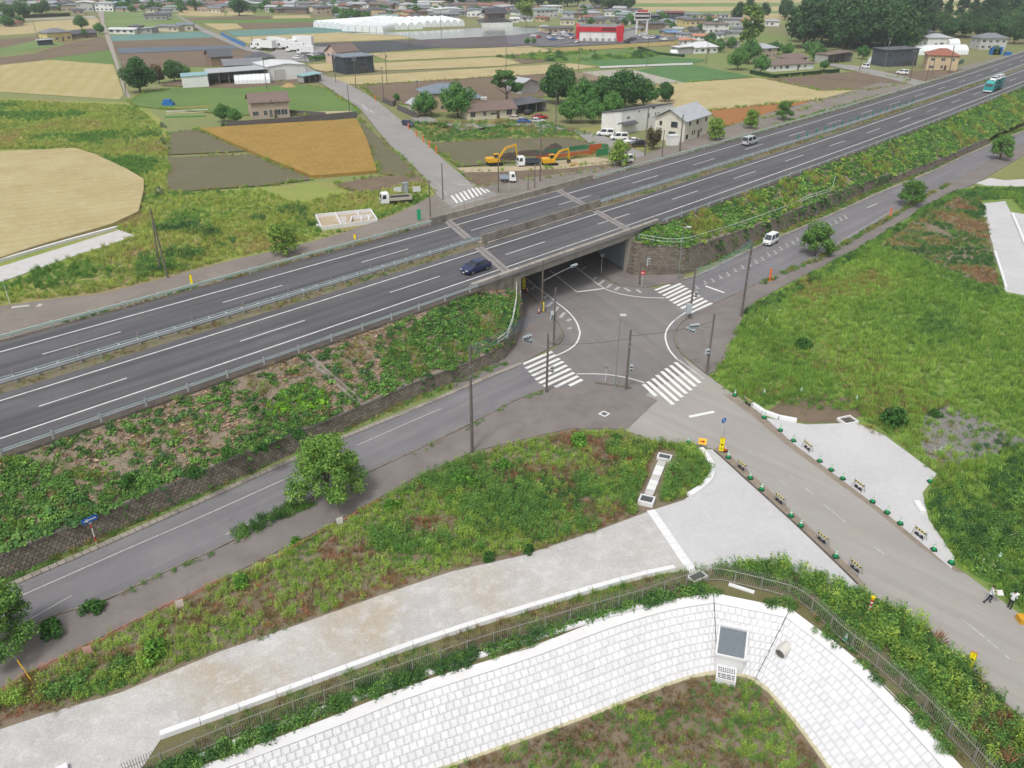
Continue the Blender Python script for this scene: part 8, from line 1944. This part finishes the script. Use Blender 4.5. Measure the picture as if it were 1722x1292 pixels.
# ---------------------------------------------------------------- concrete channel, basins, outlets
def grate_box(px,w,d,h,ang,label,name='catch_basin',z=.03,grid=True):
    root=empty(name,G(*px)+Vector((0,0,z)),ang,label,'drain'); t=.14
    for a in ((-w/2,w/2,-d/2,-d/2+t),(-w/2,w/2,d/2-t,d/2),(-w/2,-w/2+t,-d/2+t,d/2-t),(w/2-t,w/2,-d/2+t,d/2-t)): MB().box(*a,0,h).build('rim',m_newconc,root)
    MB().box(-w/2+t,w/2-t,-d/2+t,d/2-t,0,h*.5).build('floor',m_darkconc,root)
    if grid:
        m=MB(); n=int((w-2*t)/.09)
        for i in range(n): x=-w/2+t+(w-2*t)*(i+.5)/n; m.box(x-.018,x+.018,-d/2+t,d/2-t,h-.06,h-.01)
        for i in range(4): y=-d/2+t+(d-2*t)*(i+.5)/4; m.box(-w/2+t,w/2-t,y-.02,y+.02,h-.07,h-.02)
        m.build('grate',P('grate steel',A('#8b9196'),.45,.5),root)
    return root
ca=math.atan2((G(1117,770)-G(1087,845)).y,(G(1117,770)-G(1087,845)).x)-math.pi/2
grate_box((1117,772),1.35,.95,.3,ca,'grated concrete basin at the top of the small channel'); grate_box((1087,846),1.35,1.15,.45,ca,'grated concrete basin at the bottom of the small channel')
ch=empty('concrete_channel',G(1087,840),0,'covered white concrete channel between two grated basins','channel'); a,b=G(1090,836),G(1113,779); n=7
for i in range(n):
    p,q=a.lerp(b,i/n),a.lerp(b,(i+1)/n); e=(q-p)*.03; MB().beam(p+e-ch.location+Vector((0,0,.14)),q-e-ch.location+Vector((0,0,.14)),.8,.22).build('cover',m_newconc if i % 3 else m_conc,ch)
cs_=empty('concrete_strip',G(1096,862),0,'line of pale concrete cover slabs crossing the pad to the fence','channel'); a,b=G(1094,860),G(1166,966); n=9
for i in range(n):
    p,q=a.lerp(b,i/n),a.lerp(b,(i+1)/n); e=(q-p)*.015; MB().beam(p+e-cs_.location+Vector((0,0,.1)),q-e-cs_.location+Vector((0,0,.1)),.75,.12).build('cover',m_newconc,cs_)
grate_box((1172,974),1.5,.9,.3,.5,'grated basin under the corner of the picket fence')
r_=grate_box((1425,710),1.7,1.4,.3,.35,'square white concrete basin in the grass above the right pad',grid=False)
grate_box((1016,698),.9,.9,.16,.8,'square drain cover in the junction pavement','drain_cover',.0)
# inlet house on the middle panel of the block facing
def on_facet(T0,T1,B0,B1,u,v,off=0.0):
    a,b=T0.lerp(T1,u),B0.lerp(B1,u); return a.lerp(b,v)
T0,T1,B0,B1=top3[1][0],top3[1][1],bot3[1][0],bot3[1][1]
ux=(T1-T0).normalized(); nrm2=Vector((ux.y,-ux.x,0)); 
if nrm2.y>0: nrm2=-nrm2
ob_=empty('inlet',T0.lerp(T1,.14)+nrm2*.6+Vector((0,0,-.48)),math.atan2(ux.y,ux.x),'white concrete inlet box with inclined screen on the block facing','inlet')
ob_.scale=(.8,.88,.88)
W2=2.5
MB().add([(0,-1.3,-1.15),(W2,-1.3,-1.15),(W2,-1.3,-2.3),(0,-1.3,-2.3),(0,-3.6,-2.3),(W2,-3.6,-2.3),(0,-3.6,-3.9),(W2,-3.6,-3.9),(0,-1.3,-3.9),(W2,-1.3,-3.9)],[(4,5,1,0),(6,7,5,4),(0,8,6,4),(1,5,7,9)]).build('housing',m_newconc,ob_)
MB().box(-.12,W2+.12,-1.45,-1.1,-1.3,-.85).build('lintel',m_newconc,ob_)
for x in (-.12,W2): MB().beam((x+.06,-1.35,-1.05),(x+.06,-3.62,-2.2),.14,.25).build('cheek',m_newconc,ob_)
MB().beam((-.12,-3.62,-2.22),(W2+.12,-3.62,-2.22),.16,.25).build('sill',m_newconc,ob_)
MB().add([(.06,-1.4,-1.06),(W2-.06,-1.4,-1.06),(W2-.06,-3.55,-2.18),(.06,-3.55,-2.18)],[(3,2,1,0)]).build('screen_backing',P('dark recess',A('#5d6a74'),.6),ob_)
m=MB()
for i in range(26): x=.1+(W2-.2)*i/25; m.beam((x,-1.42,-.98),(x,-3.55,-2.1),.02,.04)
m.build('screen_bars',P('bar steel',A('#aab3b8'),.4,.5),ob_)
MB().box(.2,W2-.5,-5.1,-3.6,-4.0,-3.3).build('outlet_box',m_newconc,ob_)
for y0,y1,nn in ((-4.3,-3.75,7),(-5.0,-4.45,3)):
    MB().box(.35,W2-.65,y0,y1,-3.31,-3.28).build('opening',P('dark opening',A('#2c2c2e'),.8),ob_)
    m=MB()
    for i in range(nn): x=.4+(W2-1.1)*(i+.5)/nn; m.box(x-.03,x+.03,y0,y1,-3.28,-3.22)
    for i in range(3): y=y0+(y1-y0)*(i+.5)/3; m.box(.35,W2-.65,y-.025,y+.025,-3.27,-3.23)
    m.build('bars',m_newconc,ob_)
# outfall pipe on the right panel
Tn_=smooth_line(top3[2],2); Bn_=smooth_line(bot3[2],2)
T_a,T_b=top3[2][0].lerp(top3[2][1],.18),top3[2][0].lerp(top3[2][1],.98)
pc=G(1322,1088,-2.0); dr=(bot3[2][1]-top3[2][1]); dr.z=0; dr.normalize()
sld=(top3[2][1]-top3[2][0]).normalized(); nf=sld.cross(bot3[2][1]-top3[2][0]).normalized()
if nf.z<0: nf=-nf
root=empty('outfall_pipe',pc,0,'grey concrete pipe end set in a square of smooth concrete on the right panel','pipe'); root.scale=(.8,)*3
dn=nf.cross(sld).normalized()
if dn.z>0: dn=-dn
ctr=-dr*.3; m=MB(); q=[ctr+sld*a_+dn*b_+nf*.10 for a_,b_ in ((-1.5,-1.4),(1.5,-1.4),(1.5,1.5),(-1.5,1.5))]; q2_=[p-nf*.3 for p in q]; m.add(q+q2_,[(0,1,2,3),(4,5,1,0),(5,6,2,1),(6,7,3,2),(7,4,0,3)]); m.build('collar',P('cream concrete',A('#dedad0',.8),.85,0,.05,1,True),root)
ax=Vector((-.72,-.62,-.15)).normalized(); MB().tube([ctr-ax*1.2+nf*.3,ctr+ax*1.25+nf*.42],.52,18,False).build('pipe',P('pipe concrete',A('#cfccc6',.8),.8,0,.05,1,True),root,smooth=True)
o=MB().tube([ctr+nf*.42+ax*.55,ctr+nf*.42+ax*1.249],.44,18,True).build('bore',P('pipe bore',A('#6f6c68'),.9),root)
m=MB()
c_=ctr+nf*.42+ax*1.25; u_=ax.cross(Vector((0,0,1))).normalized(); w_=ax.cross(u_)
m.add([c_+(u_*math.cos(6.2832*i/18)+w_*math.sin(6.2832*i/18))*r__ for r__ in (.52,.43) for i in range(18)],[(i,(i+1) % 18,18+(i+1) % 18,18+i) for i in range(18)]); m.build('rim',P('pipe concrete',A('#cfccc6',.8)),root)
# ---------------------------------------------------------------- people
def person(px,face,label,pose):
    """one continuous skinned figure, then hair as a child"""
    J_={'pelvis': (0,0,.93),'belly': (0,0,1.08),'chest': (.02,0,1.32),'neck': (.03,0,1.46),'head': (.06,0,1.60),'crown': (.07,0,1.72),
          'hl': (0,.09,.90),'kl': (pose['kl'],.10,.50),'al': (pose['al'],.10,.09),'tl': (pose['al']+.16,.12,.04),'hr': (0,-.09,.90),'kr': (pose['kr'],-.10,.50),'ar': (pose['ar'],-.10,.09),'tr': (pose['ar']+.16,-.12,.04),
          'sl': (.02,.18,1.40),'el': pose['el'],'wl': pose['wl'],'fl': tuple(Vector(pose['wl'])+Vector((.08,-.02,.0))),'sr': (.02,-.18,1.40),'er': pose['er'],'wr': pose['wr'],'fr': tuple(Vector(pose['wr'])+Vector((.08,.02,.0)))}
    R_={'pelvis': (.15,.12),'belly': (.145,.11),'chest': (.17,.12),'neck': (.055,.055),'head': (.085,.09),'crown': (.06,.06),'hl': (.09,.09),'kl': (.065,.065),'al': (.045,.045),'tl': (.04,.035),'hr': (.09,.09),'kr': (.065,.065),'ar': (.045,.045),'tr': (.04,.035),'sl': (.065,.065),'el': (.05,.05),'wl': (.034,.034),'fl': (.03,.02),'sr': (.065,.065),'er': (.05,.05),'wr': (.034,.034),'fr': (.03,.02)}
    names=list(J_); E_=[('pelvis','belly'),('belly','chest'),('chest','neck'),('neck','head'),('head','crown'),('pelvis','hl'),('hl','kl'),('kl','al'),('al','tl'),('pelvis','hr'),('hr','kr'),('kr','ar'),('ar','tr'),('chest','sl'),('sl','el'),('el','wl'),('wl','fl'),('chest','sr'),('sr','er'),('er','wr'),('wr','fr')]
    me=bpy.data.meshes.new('person'); me.from_pydata([J_[n] for n in names],[(names.index(a),names.index(b)) for a,b in E_],[]); o=bpy.data.objects.new('person',me); COL.objects.link(o)
    sk=o.modifiers.new('skin','SKIN'); 
    if not me.skin_vertices: 
        bm=bmesh.new(); bm.from_mesh(me); bm.verts.layers.skin.verify(); bm.to_mesh(me); bm.free()
    for i,n in enumerate(names): me.skin_vertices[0].data[i].radius=R_[n]; me.skin_vertices[0].data[i].use_root=(n=='pelvis')
    ss_=o.modifiers.new('sub','SUBSURF'); ss_.levels=2; ss_.render_levels=2
    dg=bpy.context.evaluated_depsgraph_get(); ev=o.evaluated_get(dg); m2=bpy.data.meshes.new_from_object(ev); m2.name='person'
    o.modifiers.clear(); o.data=m2
    for mm in (P('white shirt',A('#dfe5ea'),.8,0,.05,6),P('navy trousers',A('#252a3c'),.85,0,.1,6),P('skin',A('#c79a7c'),.6),P('black shoe',A('#1c1c1e'),.5)): m2.materials.append(mm)
    wl,wr2=Vector(pose['wl']),Vector(pose['wr'])
    for f in m2.polygons:
        c=f.center
        k=0 if c.z>.95 else 1
        if c.z<.10: k=3
        if c.z>1.47: k=2
        if (c-wl).length<.17 and c.z<1.45 and (c-Vector(pose['el'])).length>.12: k=2
        if (c-wr2).length<.17 and c.z<1.45 and (c-Vector(pose['er'])).length>.12: k=2
        f.material_index=k; f.use_smooth=True
    o.location=G(*px)+Vector((0,0,.06)); o.rotation_euler.z=face; tag(o,label,'person')
    C,N_=ball(160,.105,.13,.9); C+=np.array([.05,0,1.60]); C=C[(C[:,0]<.10) | (C[:,2]>1.68)]
    mb=MB(); n=12; vs=[]
    for j in range(6):
        t=j/5*1.45; 
        for i in range(n): a=6.2832*i/n; fx=math.cos(a); rr=math.sin(t+.12); vs.append((.055+(fx*.108-(.0 if fx<.3 else .02))*rr,math.sin(a)*.10*rr,1.63+.115*math.cos(t)))
    mb.add(vs,[(j*n+i,j*n+(i+1) % n,(j+1)*n+(i+1) % n,(j+1)*n+i) for j in range(5) for i in range(n)]+[tuple(range(n))[::-1]])
    h_=mb.build('hair',P('black hair',A('#1a1817'),.7),o,smooth=True)
    for s in (-1,1): e_=MB(); e_.tube([(.145,s*.035,1.625),(.152,s*.035,1.625)],.012,6); e_.build('eye',m_blk2,o)
    e_=MB(); e_.add([(.148,-.014,1.575),(.148,.014,1.575),(.172,0,1.58),(.15,0,1.62)],[(0,1,2),(0,2,3),(1,3,2)]); e_.build('nose',P('skin',A('#c79a7c')),o)
    for s in (-1,1):                        # five bent fingers on each hand
        w_=wl if s>0 else wr2
        for k in range(5):
            e_=MB(); y=(k-2)*.018; L_=(.05,.075,.08,.074,.058)[k]; st_=w_+Vector((.09,y,-.005)) if k else w_+Vector((.06,-s*.04,.01)); dv=Vector((1,0,0)) if k else Vector((.7,-s*.7,0))
            e_.tube([st_,st_+dv*L_*.6,st_+dv*L_*.85+Vector((0,0,-.025))],[.010,.009,.007],5); e_.build('finger',P('skin',A('#c79a7c')),o)
    return o
pa=person((1660,1015),rt_ang-math.pi/2+2.4,'person in white shirt and dark trousers walking and holding a white board',dict(kl=.22,al=.12,kr=-.05,ar=-.32,el=(.12,.27,1.16),wl=(.32,.16,1.18),er=(.12,-.27,1.16),wr=(.32,-.14,1.18)))
pb_=person((1696,1025),rt_ang-math.pi/2+3.3,'person in white shirt standing at the road edge reading papers',dict(kl=.03,al=0,kr=.04,ar=-.03,el=(.05,.26,1.15),wl=(.28,.12,1.24),er=(.05,-.26,1.15),wr=(.28,-.10,1.24)))
for p_,sz,z_,lab,nm in ((pa,(.42,.62),1.2,'white drawing board held by the walking person','drawing_board'),(pb_,(.21,.3),1.28,'white papers held by the standing person','papers')):
    o=MB().box(-sz[0]/2,sz[0]/2,-sz[1]/2,sz[1]/2,-.01,.01).build(nm,m_swh); R3=Matrix.Rotation(p_.rotation_euler.z,3,'Z'); o.location=p_.location+R3 @ Vector((.34+sz[0]/2,0,z_)); o.rotation_euler=(0,-.25,p_.rotation_euler.z); tag(o,lab,'board' if nm=='drawing_board' else 'papers')

# ---------------------------------------------------------------- air
mb=MB(); mb.box(-1500,1500,-60,2600,-5.5,47.5)
hz=mb.build('haze',P('x',(1,1,1))); hz.data.materials.clear(); hm=bpy.data.materials.new('haze'); hm.use_nodes=True; nt=hm.node_tree
nt.nodes.remove(nt.nodes['Principled BSDF']); pv=nt.nodes.new('ShaderNodeVolumePrincipled'); pv.inputs['Density'].default_value=.0002; pv.inputs['Color'].default_value=(.86,.92,1,1); pv.inputs['Anisotropy'].default_value=.2
nt.links.new(pv.outputs[0],nt.nodes['Material Output'].inputs['Volume']); hz.data.materials.append(hm); tag(hz,'thin pale haze over the fields','haze',kind='stuff')
